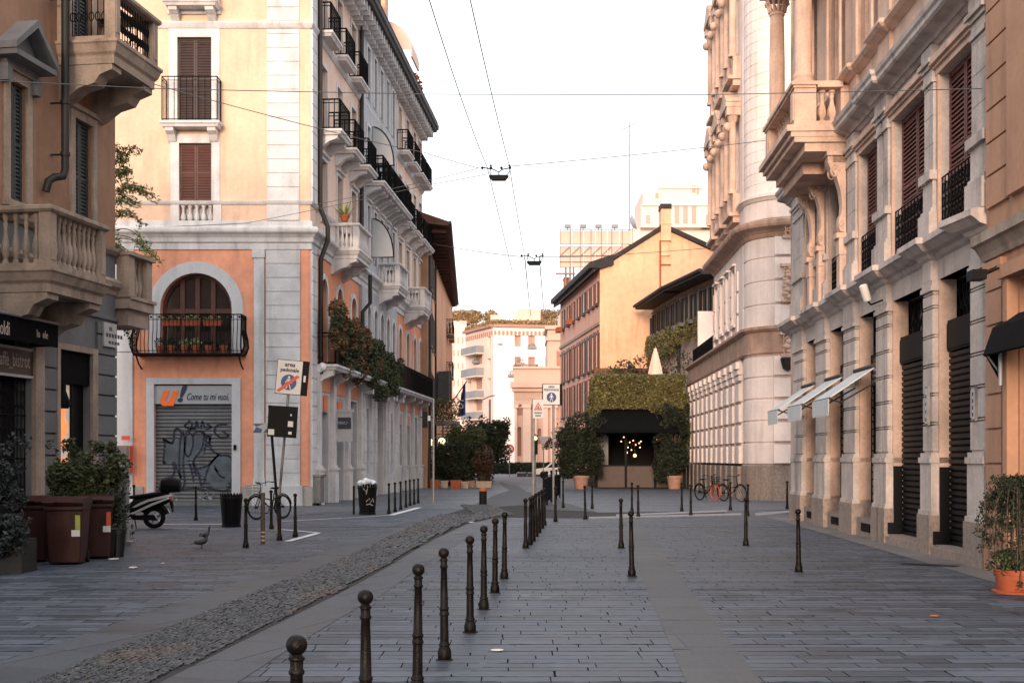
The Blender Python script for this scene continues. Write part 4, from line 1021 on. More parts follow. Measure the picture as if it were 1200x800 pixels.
mb = MB(FA.M); mb.tube([(-4,-d-.02,zt+.02),(e+.02,-d-.02,zt+.02)], .028, 8); mb.build('front_bar', 'zinc', r)
s_ = FA.s(12, d+.01); text('oldi', .34, Matrix.Translation(FA.pt(s_, d+.004, FA.z(s_, 386, d))) @ Matrix.Rotation(FA.th, 4, 'Z'), 'letter_cream', cv, align='RIGHT', sx=.62)
s_ = FA.s(50, d+.01); text('lo  ele', .2, Matrix.Translation(FA.pt(s_, d+.004, FA.z(s_, 392, d))) @ Matrix.Rotation(FA.th, 4, 'Z'), 'letter_cream', cv, sx=.8)
# lit shop window
a, b = lo[1][:2]; zm = FA.z((a+b)/2, 450)
mb = MB(FA.M); mb.fl(a-.12, a, 0, .06, 1.1, zb1+.12); mb.fl(b, b+.22, 0, .06, 1.1, zb1+.12); mb.fl(a, b, 0, .06, zb1, zb1+.12); w_ = mb.build('window', 'tan_stone', A)
mb = MB(FA.M); mb.fl(a, b, -.15, -.02, zm, zb1); mb.build('roller_blind', 'black_fabric', w_)
mb = MB(FA.M); mb.quad((a,.16,1.2),(b,.16,1.2),(b,.16,zm),(a,.16,zm)); mb.build('pane', 'black_metal', w_)
mb = MB(FA.M); c = a+(b-a)*.55
mb.fl(a+.05, c, -.15, -.13, 1.25, zm-.02); mb.build('lit_display', 'glow_cream', w_)
mb = MB(FA.M); mb.fl(a+.08, c-.25, -.128, -.11, 1.9, zm-.45); mb.fl(a+.1, c-.05, -.128, -.10, 1.3, 1.7); mb.fl(c-.4, c-.15, -.128, -.10, 2.2, zm-.75); mb.build('poster', 'glow_orange', w_)
mb = MB(FA.M); mb.fl(c-.03, c+.03, -.15, -.08, 1.2, zm); mb.lathe([(.1,zm-.5),(.14,zm-.4),(.05,zm-.15),(.05,zm-.02)], a+.25, .02, 0, 10); mb.build('display_frame', 'black_metal', w_)
# street plate
s0, s1 = sa(117.5), sa(132); mb = MB(FA.M); z0, z1 = FA.z(s0, 405), FA.z(s0, 377); mb.fl(s0, s1, .05, .09, z0, z1); pl = mb.build('street_plate', 'plaque', A)
text('VIA', .13, Matrix.Translation(FA.pt((s0+s1)/2, .092, z1-.13)) @ Matrix.Rotation(FA.th, 4, 'Z'), 'ink', pl, sx=.8)
mb = MB(FA.M)
for i in range(6): mb.fl(s0+.08+i*.13, s0+.17+i*.13, .09, .094, (z0+z1)/2-.05, (z0+z1)/2+.03)
for i in range(4): mb.fl(s0+.2+i*.13, s0+.29+i*.13, .09, .094, z0+.06, z0+.12)
mb.build('plate_writing', 'ink', pl)
# ================================================================== orange corner building
BX, BY = -7.25, 46.0
FB = Fac(BX, BY, 1, 0); FS = Fac(BX, BY, .0687, 1)
B = thing('corner_building', 'orange and cream corner building with grey quoins, shuttered shop and arched balcony window', 'building', (BX, BY, 0))
def sb(px): return (px-600)/FPX*BY-BX
def zbf(py): return EYE+(HOR-py)/FPX*BY
shp = (sb(181), sb(272), 0, zbf(450)); archo = (sb(188), sb(272), zbf(418), zbf(320), 'arch')
mb = MB(FB.M); wall(mb, -13, 0, .0, 9.2, [shp, archo], .45); mb.build('wall', 'orange_plaster', B)
w2 = (sb(210), sb(248), 10.95, zbf(168)); w3 = (sb(208), sb(248), zbf(141), zbf(44)); w4 = (sb(208), sb(248), 17.75, 20.4)
balo = (sb(210), sb(250), 10.15, 10.80)
mb = MB(FB.M); wall(mb, -13, 0, 10.0, 20.6, [w2, w3, w4, balo], .28); mb.build('upper_wall', 'cream_plaster', B)
mb = MB(FB.M); mb.fl(-13, 0, 0, .07, 0, .72)
# plinth is cut by the shop door
mb = MB(FB.M); mb.fl(-13, sb(168), 0, .08, 0, .7); mb.brk(); mb.fl(sb(284), 0.08, 0, .08, 0, .7); mb.build('plinth', 'base_stone', B)
mb = MB(FB.M); mb.fl(sb(172), shp[0], 0, .07, 0, shp[3]+.22); mb.fl(shp[1], sb(282), 0, .07, 0, shp[3]+.22); mb.fl(shp[0], shp[1], 0, .07, shp[3], shp[3]+.22)
mb.build('door_surround', 'grey_plaster', B)
mb = MB(FB.M); zp = zbf(473); mb.fl(shp[0], shp[1], -.2, -.02, zp, shp[3]-.05); sg = mb.build('shop_sign', 'sign_grey', B)
text('u', 1.0, Matrix.Translation((BX+(sb(195)), BY-0+.015, zbf(464))), 'letter_orange', sg, shear=.3, bold=.05, ex=.012, sx=1.15)
text('!', .8, Matrix.Translation((BX+(sb(210.5)), BY+.015, zbf(462))), 'ink', sg, shear=.3, bold=.03, ex=.012, sx=1.2)
text('Come tu mi vuoi.', .36, Matrix.Translation((BX+(sb(243)), BY+.015, zbf(465))), 'ink', sg, shear=.35, ex=.006, sx=.60, bold=.004)
mb = MB(FB.M); z = .12
while z < zp-.02: mb.prism([(.20, z), (.155, z+.04), (.155, z+.085), (.20, z+.13)], shp[0], shp[1], 'x'); z += .135
mb.fl(shp[0], shp[1], -.21, -.10, .0, .14); rs = mb.build('roller_shutter', 'roller', B)
# graffiti: strokes of paint on the slats
def stroke(mb, P, w=1.6, d=-.145, sm=3):
    pts = [Vector((sb(x)+0, 0, zbf(y))) for x, y in P]; out = []
    for i in range(len(pts)-1):
        p0, p1, p2, p3 = pts[max(i-1, 0)], pts[i], pts[i+1], pts[min(i+2, len(pts)-1)]
        for k in range(sm):
            t = k/sm; out.append(.5*((2*p1)+(p2-p0)*t+(2*p0-5*p1+4*p2-p3)*t*t+(3*p1-p0-3*p2+p3)*t**3))
    out.append(pts[-1]); hw = w/2/32.6
    for a, b in zip(out, out[1:]):
        t = (b-a); 
        if t.length < 1e-5: continue
        t.normalize(); n = Vector((-t.z, 0, t.x))*hw
        mb.add([(p.x, -d, p.z) for p in (a-n-t*hw*.4, b-n+t*hw*.4, b+n+t*hw*.4, a+n-t*hw*.4)], [(0,1,2,3)])
mb = MB(FB.M)
def g5(x, y): return (175+x/5.336, 440+y/5.336)
for P in ([(80,390),(90,440),(80,540),(95,540)],[(80,395),(130,425),(145,400),(150,345),(170,330),(195,360),(185,420),(180,560),(190,640)],
          [(205,350),(215,420),(205,560),(215,660),(200,710)],[(225,350),(215,470),(240,505),(265,440),(265,380),(235,350)],[(265,370),(300,345),(335,370),(320,460),(275,520),(270,560),(285,620)],
          [(335,350),(350,410),(335,470)],[(350,380),(370,380),(380,460),(430,490)],[(380,370),(360,440)],[(300,580),(360,560),(430,490),(370,560),(330,680)],[(430,500),(490,500),(520,550),(515,650),(480,715),(420,715),(350,700)],
          [(140,540),(150,600),(130,640)],[(150,540),(190,640)],[(240,550),(255,580),(270,660)],[(270,545),(300,610),(320,700)],[(180,715),(270,705),(350,715)],
          [(250,280),(215,310),(230,325),(255,330),(230,345)],[(262,290),(258,325),(280,330),(285,285)],[(290,285),(300,325)],[(315,330),(325,285),(340,330)],[(350,300),(380,320),(350,335)],
          [(480,305),(420,310),(400,350),(440,385),(490,375),(450,345)],[(400,560),(430,620),(465,640)],[(405,580),(420,600)],[(95,400),(120,420)]):
    stroke(mb, [g5(*p) for p in P], 2.3)
mb.build('graffiti', 'ink', rs)
M('paint_blue', (.085,.105,.12), .7, .3, 3, .1); M('paint_pale', (.42,.46,.48), .7, .2, 3, 0)
mb = MB(FB.M)
for P in ([(85,445),(150,410),(200,380),(330,375),(350,440),(330,500),(250,520),(190,560),(90,535)],[(290,590),(370,540),(430,500),(500,510),(520,560),(512,640),(470,700),(400,700),(340,640)]):
    mb.add([(sb(g5(*p)[0]), .1505, zbf(g5(*p)[1])) for p in P], [tuple(range(len(P)))])
    mb.brk()
mb.build('graffiti', 'paint_blue', rs)
mb = MB(FB.M); rr = random.Random(5)
for k in range(26):
    x, y = (rr.uniform(65,170), rr.uniform(730,775)) if k < 14 else (rr.uniform(310,400), rr.uniform(730,770)); stroke(mb, [g5(x, y), g5(x+rr.uniform(-16,16), y+rr.uniform(-22,22)), g5(x+rr.uniform(-16,16), y+rr.uniform(-22,22))], 1., -.142)
mb.build('graffiti', 'paint_pale', rs)
mb = MB(FB.M); mb.fl(sb(274.5), sb(277.5), .07, .12, zbf(527), zbf(521)); mb.build('intercom', 'black_metal', B)
# arched window and its iron balcony
window(B, FB, archo[0], archo[1], archo[2], archo[3], 'glass', .38, 'brown_wood', 'grey_plaster', .42, arch=True, mull=False)
mb = MB(FB.M); a, b, za, zt = archo[:4]; r_ = (b-a)/2; zc = zt-r_
for x in (a, a+(b-a)*.25, a+(b-a)*.46, a+(b-a)*.68, b-.1):
    h = zc+math.sqrt(max(0, r_*r_-((x+.05)-(a+b)/2)**2))-.02; mb.fl(x, x+(.16 if a < x < b-.2 else .1), -.37, -.28, za, max(h, zc))
mb.fl(a, b, -.37, -.30, zc-.12, zc+.04); archband(mb, a+.12, b-.12, zc, zt-.12, .12, -.37, -.29); mb.fl(a, b, -.37, -.3, za, za+.25)
mb.build('window_frame', 'brown_wood', B)
mb = MB(FB.M); s0, s1 = sb(163), sb(288); z0, z1 = zbf(416), zbf(371); pj = .75
mb.fl(s0, s1, 0, pj, z0-.06, z0); mb.tube([(s0,-pj,z0-.03),(s1,-pj,z0-.03)], .05, 8)
for x in (s0+.1, s1-.1): mb.tube([(x,0,z0-.5),(x,-pj*.5,z0-.35),(x,-pj,z0-.05)], .03, 6)
bal = mb.build('balcony', 'iron', B)
mb = MB(FB.M)
segs = [((s0,pj),(s1,pj),27), ((s0,0),(s0,pj),5), ((s1,0),(s1,pj),5)]
for (a, da), (b, db), n in segs:
    for z in (z1, z1-.18, z0+.1): mb.tube([(a,-da,z),(b,-db,z)], .022 if z == z1 else .014, 4)
    for i in range(n+1):
        t = i/n; x, y = a+(b-a)*t, da+(db-da)*t; r = .028 if i in (0, n) else .014
        ox = .0 if a != b else (-.1 if a == s0 else .1); oy = .1 if a != b else 0
        mb.tube([(x,-y,z0),(x+ox,-y-oy,z0+.25),(x+ox*.8,-y-oy*.8,z0+.5),(x,-y,z0+.85),(x,-y,z1)], r, 4)
        if i < n and i % 2 == 0: mb.ball((x+(b-a)/n/2, -y, z1-.09), .045, 6, 4)
mb.build('railing', 'iron', bal)
# main cornice, band, upper windows
wrap = [(-13,0),(0,0)]
def bothp(mb, prof):
    q = FB.M.inverted() @ Vector(FS.pt(29,0,0)); mb.sweep([(-13,0),(0,0),(q.x,q.y)], prof)
mb = MB(FB.M); bothp(mb, [(0,9.18),(.06,9.2),(.06,9.42),(.12,9.46),(.14,9.6),(.22,9.7),(.34,9.78),(.36,9.84),(.36,9.92),(.30,9.97),(.10,10.0),(.08,10.05),(.08,10.2),(0,10.24)]); mb.build('cornice', 'grey_stone', B)
mb = MB(FB.M); bothp(mb, [(0,10.80),(.06,10.82),(.10,10.88),(.12,10.93),(0,10.96)]); mb.build('string_course', 'grey_stone', B)
mb = MB(FB.M); bothp(mb, [(0,17.12),(.05,17.14),(.1,17.22),(.14,17.3),(.14,17.36),(0,17.4)]); mb.build('string_course', 'grey_stone', B)
mb = MB(FB.M); bothp(mb, [(0,20.3),(.06,20.32),(.1,20.5),(.18,20.6),(.25,20.62),(.3,20.7),(.85,20.75),(.9,20.85),(.98,20.9),(1.0,21.1),(.9,21.25),(0,21.3)]); mb.build('eaves_cornice', 'dark_cornice', B)
mb = MB(FS.M)
s_ = .5
while s_ < 29: mb.fl(s_, s_+.16, 0, .72, 20.35, 20.74); mb.fl(s_, s_+.16, 0, .4, 20.15, 20.35); mb.brk(); s_ += .62
s_ = -12
mb.build('modillion', 'light_stone', B)
mb = MB(FB.M); balusters(mb, balo[0], balo[1], -.1, 10.16, 10.8, 5, 1.5, 10); mb.quad((balo[0],.27,10.15),(balo[1],.27,10.15),(balo[1],.27,10.8),(balo[0],.27,10.8)); mb.fl(balo[0]-.3, balo[0], 0, .06, 10.1, 10.8); mb.fl(balo[1], balo[1]+.3, 0, .06, 10.1, 10.8); mb.build('balustrade', 'light_stone', B)
window(B, FB, *w2, 'closed', .2, 'brown_wood', 'grey_stone', .3, .0, False, .1)
window(B, FB, *w3, 'closed', .2, 'dark_wood', 'grey_stone', .3, .0, False, .1)
window(B, FB, *w4, 'closed', .2, 'brown_wood', 'grey_stone', .3, .0, True, .1)
def iron_balcony(F, root, s0, s1, pj, zf, zt, mat='light_stone', step=.14, r=.014, corb=True):
    m = MB(F.M); m.sweep([(s0,0),(s0,-pj),(s1,-pj),(s1,0)], [(-.1,zf-.2),(-.04,zf-.2),(0,zf-.12),(.05,zf-.08),(.05,zf),(-.1,zf)]); m.fl(s0+.05, s1-.05, 0, pj-.05, zf-.19, zf-.005)
    if corb:
        for x in (s0+.12, s1-.42): m.prism([(0,zf-.2),(-pj*.85,zf-.2),(-pj*.8,zf-.32),(-pj*.45,zf-.42),(-pj*.2,zf-.6),(0,zf-.68)], x, x+.3, 'x')
    b_ = m.build('balcony', mat, root)
    m = MB(F.M); railing(m, s0+.04, s1-.04, pj-.04, zf, zt, step, r, pj-.04); m.build('railing', 'iron', b_)
    return b_
iron_balcony(FB, B, sb(193.5), sb(260), .6, 13.68, 15.25, step=.21, r=.012)
iron_balcony(FB, B, sb(198), sb(258), .7, 17.95, 19.0, step=.16)
# quoins
mb = MB(FB.M); rust(mb, sb(312), sb(352), .7, 9.18, .50, 0, .07, .03); mb.fl(sb(309), sb(355), 0, .14, 0, .72); mb.brk(); rust(mb, sb(313), sb(351), 10.95, 17.1, .50, 0, .06, .03); mb.fl(sb(313), sb(351), 0, .06, 10.25, 10.8); mb.brk(); rust(mb, sb(313), sb(351), 17.4, 20.3, .5, 0, .06, .03)
mb.build('quoin_pier', 'grey_stone', B)
mb = MB(FB.M); mb.fl(sb(298), sb(310), 0, .09, .7, 8.9); mb.fl(sb(296), sb(311), 0, .13, 8.9, 9.18); mb.fl(sb(296), sb(311.5), 0, .15, 0, .72); mb.fl(sb(297), sb(311), 0, .12, .72, 1.0); mb.build('pilaster', 'grey_stone', B)
mb = MB(FB.M); mb.fl(sb(120), sb(156), 0, .09, .7, 5.5); mb.fl(sb(118), sb(157), 0, .09, 5.53, 9.18); mb.fl(sb(118), sb(158), 0, .14, 0, .72); mb.build('pilaster', 'grey_plaster', B)
mb = MB(FB.M); mb.fl(sb(352.5), sb(361.8), 0, .03, .72, 9.18); mb.build('corner_strip', 'orange_plaster', B)
mb = MB(FS.M)
for z0, z1 in ((.1,9.18),(10.95,17.1),(17.4,20.3)): rust(mb, .02, .75, z0, z1, .50, 0, .09, .03); mb.brk()
mb.build('quoin_pier', 'grey_stone', B)
# ---- street side
S1, S2, S3 = 9.4, 18.9, 29.0
cols1 = [2.2, 5.1, 8.0]; cols2 = [10.9, 12.6, 14.3, 16.0, 17.7]; cols3 = [20.6, 23.2, 25.8, 28.0]
opl = []; 
for i, (cset, wd) in enumerate(((cols1, 1.1), (cols2, .8), (cols3, 1.))):
    for c in cset:
        opl.append((c-wd/2, c+wd/2, 5.35, 8.45, 'arch'))
gops = [(1.3,3.1,0,4.1),(4.2,6.0,0,4.1),(7.1,8.9,0,4.1),(10.3,11.1,1.,3.9),(12.9,14.9,0,4.4),(16.8,17.6,1.,3.9),(19.6,21.4,0,4.0),(22.4,24.2,0,4.0),(25.2,27.0,0,4.0)]
for (a, b, mat, nm) in ((0.0, S1, 'side_orange', 'side_wall'), (S1, S2, 'shaded_side_grey', 'side_wall'), (S2, S3, 'side_orange', 'side_wall')):
    d = .0 if mat != 'shaded_side_grey' else .12
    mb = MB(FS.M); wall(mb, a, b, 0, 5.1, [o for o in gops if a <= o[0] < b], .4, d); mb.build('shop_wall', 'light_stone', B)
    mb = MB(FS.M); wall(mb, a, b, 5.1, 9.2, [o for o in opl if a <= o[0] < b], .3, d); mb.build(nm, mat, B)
    um = 'pink_plaster' if mat != 'shaded_side_grey' else 'shaded_side_grey'
    wins = [(c-.5, c+.5) if mat != 'shaded_side_grey' else (c-.36, c+.36) for c in (cols1+cols2+cols3) if a <= c < b]
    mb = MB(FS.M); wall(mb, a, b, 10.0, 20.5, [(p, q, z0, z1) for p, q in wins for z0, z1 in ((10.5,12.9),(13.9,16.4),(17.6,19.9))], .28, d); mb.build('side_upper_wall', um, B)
    for p, q in wins:
        for z0, z1 in ((10.5,12.9),(13.9,16.4),(17.6,19.9)):
            Fx = FS if d == 0 else Fac(*FS.pt(0, d, 0)[:2], .0687, 1)
            window(B, Fx, p, q, z0, z1, 'glass' if z0 < 11 or (p*7+z0) % 3 < 1.5 else 'closed', .2, 'brown_wood', 'light_stone', .14, .1 if z0 < 11 else 0, False, .16)
    for o in [o for o in opl if a <= o[0] < b]:
        Fx = FS if d == 0 else Fac(*FS.pt(0, d, 0)[:2], .0687, 1)
        window(B, Fx, o[0], o[1], o[2], o[3], 'glass', .24, 'brown_wood', 'light_stone', .2, arch=True)
for o in gops:
    a, b, za, zb = o; mb = MB(FS.M); narrow = b-a < 1
    mb.quad((a,.36,za),(b,.36,za),(b,.36,zb),(a,.36,zb)); w_ = mb.build('shop_window', 'dark_glass' if not 12 < a < 14 else 'red_wood', B)
    mb = MB(FS.M)
    if not narrow:
        if 12 < a < 14:
            for q in range(4):
                for side in (0, 1): mb.fl(a+.1+side*1.0, a+.9+side*1.0, -.36, -.31, .3+q*.95, 1.1+q*.95); mb.brk()
            mb.build('door_panel', 'red_wood', w_)
        else:
            z = .1
            while z < zb-.2: mb.prism([(.33, z), (.29, z+.03), (.29, z+.1), (.33, z+.12)], a, b, 'x'); z += .14
            mb.build('roller_shutter', 'black_roller', w_)
# piers between the shop bays with plinth blocks, orange panels above
mb = MB(FS.M)
for s_ in (.75, 3.35, 6.2, 9.05):
    mb.fl(s_, s_+.5, 0, .16, 0, 5.0); mb.fl(s_-.06, s_+.56, 0, .24, 0, 1.25); mb.fl(s_-.1, s_+.6, 0, .28, 1.25, 1.34); mb.fl(s_-.04, s_+.54, 0, .2, 1.34, 1.44); mb.fl(s_-.04, s_+.54, 0, .22, 4.85, 5.1); mb.brk()
for s_ in (19.1, 21.7, 24.5, 27.4):
    mb.fl(s_, s_+.45, 0, .16, 0, 5.0); mb.fl(s_-.06, s_+.5, 0, .24, 0, 1.25); mb.fl(s_-.1, s_+.54, 0, .28, 1.25, 1.34); mb.brk()
mb.build('pilaster', 'light_stone', B)
mb = MB(FS.M)
for s_ in (9.5, 11.3, 12.2, 15.1, 16.0, 18.2): rust(mb, s_, s_+.6, 0, 4.9, .5, .12, .2, .03); mb.fl(s_+.1, s_+.5, .12, .55, 4.5, 5.05); mb.brk()
mb.build('banded_pier', 'grey_stone', B); mb = MB(FS.M); mb.fl(12.5, 15.3, .12, .4, 4.42, 4.6); mb.build('door_lintel', 'grey_stone', B)
mb = MB(FS.M)
for a, b in ((1.3,3.3),(3.9,6.15),(6.75,9.0),(19.6,21.65),(22.2,24.45),(25.0,27.35)): mb.fl(a, b, 0, .04, 4.2, 4.85); mb.brk()
mb.build('orange_panel', 'side_orange', B)
mb = MB(FS.M)
for a, b in ((1.3,3.2),(19.6,21.4),(22.4,24.2)): mb.fl(a, b, -.1, -.02, 3.45, 4.1); mb.brk()
mb.fl(4.2, 6.0, -.1, -.02, 3.5, 4.1); sgx = mb.build('shop_sign', 'sign_grey', B)
mb = MB(FS.M); mb.fl(2.2, 2.7, -.02, .03, 3.5, 4.05); mb.brk(); mb.fl(4.7, 5.5, -.02, .03, 3.55, 3.95); mb.brk(); mb.fl(20.2, 20.6, -.02, .03, 3.5, 4.0); mb.brk(); mb.fl(22.9, 23.5, -.02, .03, 3.5, 3.95); mb.build('sign_lettering', 'letter_orange', sgx)
mb = MB(FS.M); mb.fl(3.9, 4.1, .16, .75, 2.35, 3.5); mb.fl(3.86, 4.14, .16, .8, 3.5, 3.62); mb.build('hanging_sign', 'sign_grey', B)
hs = [o for o in B.children if o.name.startswith('hanging_sign')][0]
mb = MB(FS.M); mb.fl(3.88, 3.9, .2, .72, 2.85, 3.3); mb.build('sign_band', 'ink', hs)
text('MERCATI', .15, Matrix.Translation(FS.pt(3.875, .46, 3.08)), 'sign_grey', hs, sx=.85)
mb = MB(FS.M); mb.fl(.1, .75, .1, .35, .1, 1.05); mb.fl(.05, .8, .1, .4, 1.05, 1.12); mb.build('utility_box', 'pole_metal', B)
# stone balconies with balusters
for (p, q) in ((420, 434), (468, 480), (497, 502)):
    s0 = FS.s(p, 1.1); s1 = s0+2.6
    stone_balcony(B, FS, s0, s1, 1.1, 9.75, 10.75, 'light_stone', 'light_stone', 9, 4, corbel=.6, foot=.35)
# long first-floor balcony
bb = iron_balcony(FS, B, .9, 28.2, .75, 5.15, 6.3, 'grey_stone', .22, .016, corb=False)
mb = MB(FS.M)
for s_ in (1.0, 3.6, 6.4, 9.3, 11.5, 15.2, 18.3, 21.8, 24.6, 27.5): mb.prism([(0,4.95),(-.65,4.95),(-.6,4.75),(-.25,4.6),(0,4.4)], s_, s_+.3, 'x'); mb.brk()
mb.build('corbel', 'light_stone', bb)
# iron balconies above
for c in cols1:
    iron_balcony(FS, B, c-.95, c+.95, .85, 13.85, 14.95, 'light_stone', .2, .018)
    iron_balcony(FS, B, c-.9, c+.9, .5, 17.5, 18.55, 'light_stone', .2, .018, corb=False)
for c in cols2[:4]+[cols2[4]]: iron_balcony(FS, B, c-.8, c+.8, .95, 13.85, 14.95, 'light_stone', .25, .02)
for c in cols3:
    iron_balcony(FS, B, c-.9, c+.9, .6, 17.5, 18.55, 'light_stone', .25, .02, corb=False); iron_balcony(FS, B, c-.9, c+.9, .7, 13.85, 14.95, 'light_stone', .25, .02)
for s_, zb in ((11.7, 10.75), (11.8, 14.9)):
    mb = MB(FS.M); n = 10
    pts = [(-.1, zb)]+[(-.12-1.0*math.sin(PI/2*k/n), zb+1.75*math.cos(PI/2*k/n)) for k in range(n+1)]+[(-1.1, zb)]
    mb.tube([(s_, p[0], p[1]) for p in pts], .035, 5, closed=True); f = mb.build('balcony_screen', 'iron', B)
    mb = MB(FS.M); mb.prism(pts, s_-.01, s_+.01, 'x'); mb.build('screen_glass', 'sign_grey', f)
# downpipes
mb = MB(FS.M)
for s_ in (1.0,): mb.tube([(s_,-.14,20.3),(s_,-.14,10.9),(s_,-.42,10.2),(s_,-.42,9.7),(s_,-.16,9.0),(s_,-.16,4.8)], .09, 8)
mb.brk(); mb.tube([(S1-.15,-.14,20.3),(S1-.15,-.14,11.0)], .09, 8); mb.brk(); mb.tube([(S1-.15,-.5,9.6),(S1-.15,-.5,8.4),(S1-.3,-.2,8.0),(S1-.3,-.2,5.3)], .09, 8)
mb.build('downpipe', 'pipe_metal', B)
mb = MB(FS.M); mb.ball((.9,-.25,5.05), .16, 12, 8); wl = mb.build('wall_lamp', 'white_globe', B)
mb = MB(FS.M); mb.tube([(.9,0,5.4),(.9,-.25,5.4),(.9,-.25,5.2)], .025, 6); mb.build('lamp_arm', 'iron', wl)
# body and roof
def W(F, s, d): return F.pt(s, d, 0)[:2]
body = [W(FB,-13,-.7), (BX-.75, BY+.7), W(FS,29,-.75), (W(FS,29,-.6)[0]-12, W(FS,29,0)[1]), (BX-13, BY+29)]
mb = MB(); mb.prism([(x, y) for x, y in body], 0.1, 20.9, 'z'); mb.build('rear_wall', 'pink_plaster', B)
mb = MB(); c = (BX-6.5, BY+6); c2 = (W(FS,29,0)[0]-5, W(FS,24,0)[1])
ev = [W(FB,-13,.9), (BX+.9, BY-.9), W(FS,29,.95), (W(FS,29,0)[0]-13, W(FS,29,0)[1])]
mb.add([(ev[0][0],ev[0][1],21.27),(ev[1][0],ev[1][1],21.27),(ev[2][0],ev[2][1],21.27),(ev[3][0],ev[3][1],21.27),(c[0],c[1],23.6),(c2[0],c2[1],23.6)], [(0,1,4),(1,2,5,4),(2,3,5),(3,0,4,5)])
mb.build('roof', 'roof_tile', B)
mb = MB(FS.M); mb.box(13, 15.5, .1, 1.4, 21.3, 24.3); mb.build('dormer', 'roof_tile', B)
mb = MB(FS.M); mb.fl(17.2, 18.2, -1.4, -.2, 21.3, 25.3); mb.m = 1; mb.fl(17.1, 18.3, -1.5, -.1, 25.3, 25.6); mb.build('chimney', ['gable_plaster', 'dark_roof'], B)
mb = MB(FS.M)
for (s_, z) in ((19.6, 22.8),):
    n = 9; P = []
    for k in range(n+1):
        a = PI/2*k/n; P.append((1.1-1.9*math.sin(a), z+1.6*math.cos(a)-.2))
    for i in range(8):
        x0, x1 = s_+i*.32, s_+(i+1)*.32
        for k in range(n): mb.add([(x0,P[k][0],P[k][1]),(x1,P[k][0],P[k][1]),(x1,P[k+1][0],P[k+1][1]),(x0,P[k+1][0],P[k+1][1])], [(0,1,2,3)])
    mb.m = 0; mb.fl(s_, s_+2.56, .72, .8, z-.55, z-.2)
    mb.add([(s_,1.1,z-.2)]+[(s_,p[0],p[1]) for p in P], [tuple(range(n+2))])
mb.build('dome_awning', 'far_rose', B)
mb = MB(FS.M); leaves(mb, [(23.5,-.3,21.9,2.2,.4,.7)], 260, .28); mb.build('roof_plants', 'terracotta', B)
# ================================================================== brown building further on the left
FC = Fac(-4.9, 74.2, -.031, 1)
C_ = thing('eaves_building', 'narrow orange-brown building with deep timber eaves and grey shutters beyond the corner building', 'building', (-4.9, 74.2, 0))
mb = MB(FC.M); wall(mb, 0, 38, 0, 15.2, [(s, s+1.0, z, z+2.1) for s in [2+3.0*i for i in range(12)] for z in (4.9, 8.7, 12.2)], .25); mb.build('wall', 'ochre_plaster', C_)
mb = MB(); mb.box(-14, -4.92, 74.2, 74.4, 0, 15.2); mb.box(-14,-5.2,74.4,112,0,15.1); mb.build('front_wall', 'gable_plaster', C_)
for i in range(12):
    for z in (4.9, 8.7, 12.2):
        s = 2+3.0*i; o = window(C_, FC, s, s+1.0, z, z+2.1, 'glass', .2, 'grey_shutter', 'tan_stone', .1, 0, True)
        m = MB(FC.M); m.fl(s-.5, s-.02, .06, .11, z, z+2.1); m.brk(); m.fl(s+1.02, s+1.5, .06, .11, z, z+2.1); m.build('shutter', 'grey_shutter', o)
mb = MB(FC.M); mb.prism([(.5,15.2),(-1.25,15.0),(-1.25,15.25),(4.5,17.2),(4.5,15.2)], -1.0, 38, 'x'); mb.m = 1; mb.tube([(-1,-1.32,15.2),(38,-1.32,15.2)], .1, 6); mb.build('roof', ['eave_wood', 'pipe_metal'], C_)
mb = MB(FC.M)
for i in range(26): mb.fl(i*1.45, i*1.45+.15, 0, 1.1, 14.78, 14.98); mb.brk()
mb.build('rafter', 'eave_wood', C_)
mb = MB(FC.M); mb.tube([(.3,-.12,15),(.3,-.12,0)], .08, 6); mb.brk(); mb.tube([(12,-.12,15),(12,-.12,0)], .08, 6); mb.build('downpipe', 'pipe_metal', C_)
for s, z in ((27, 11.6), (27, 8.2), (31, 11.6)):
    mb = MB(FC.M); mb.fl(s, s+3, 0, 1.1, z-.15, z); bx = mb.build('balcony', 'tan_stone', C_)
    mb = MB(FC.M); railing(mb, s+.05, s+2.95, 1.05, z, z+1.1, .3, .02, 1.05); mb.fl(s+.1,s+2.9,1.0,1.03,z+.1,z+1.); mb.build('railing', 'iron', bx)
for s, z in ((22.5, 6.2), (14., 5.6)):
    mb = MB(FC.M); mb.fl(s, s+2.4, .2, 1.0, z, z+2.1); mb.build('shop_board', 'grey_shutter', C_)
# ================================================================== orange gabled building (right of centre, far)
FF0 = (6.87, 100.0); DF = (-.097, 1)
# street side faces left; s grows towards the camera
FFar = (6.87-.097*23, 123.0)
FF = Fac(FFar[0], FFar[1], .097, -1); LF = math.hypot(.097*23, 23)
Fb = thing('gabled_building', 'large salmon building with a plain gable wall, chimney and rows of narrow shuttered windows', 'building', (FF0[0], FF0[1], 0))
wpx = [661, 667, 672.5, 679, 685, 690.5, 695.6, 700.3]
wop = []
rows = [(11.55+3.15, 13.2+3.15), (9.1, 12.0), (5.4, 8.0)]
rows = [(FF.z(FF.s(700), 356), FF.z(FF.s(700), 331)), (FF.z(FF.s(700), 431), FF.z(FF.s(700), 388)), (FF.z(FF.s(700), 480), FF.z(FF.s(700), 441))]
cents = [FF.s(p) for p in wpx]
mb = MB(FF.M); wall(mb, 0, LF, 0, 16.8, [(c-.45, c+.45, a, b) for c in cents for a, b in rows], .25); mb.build('wall', 'facade_pink', Fb)
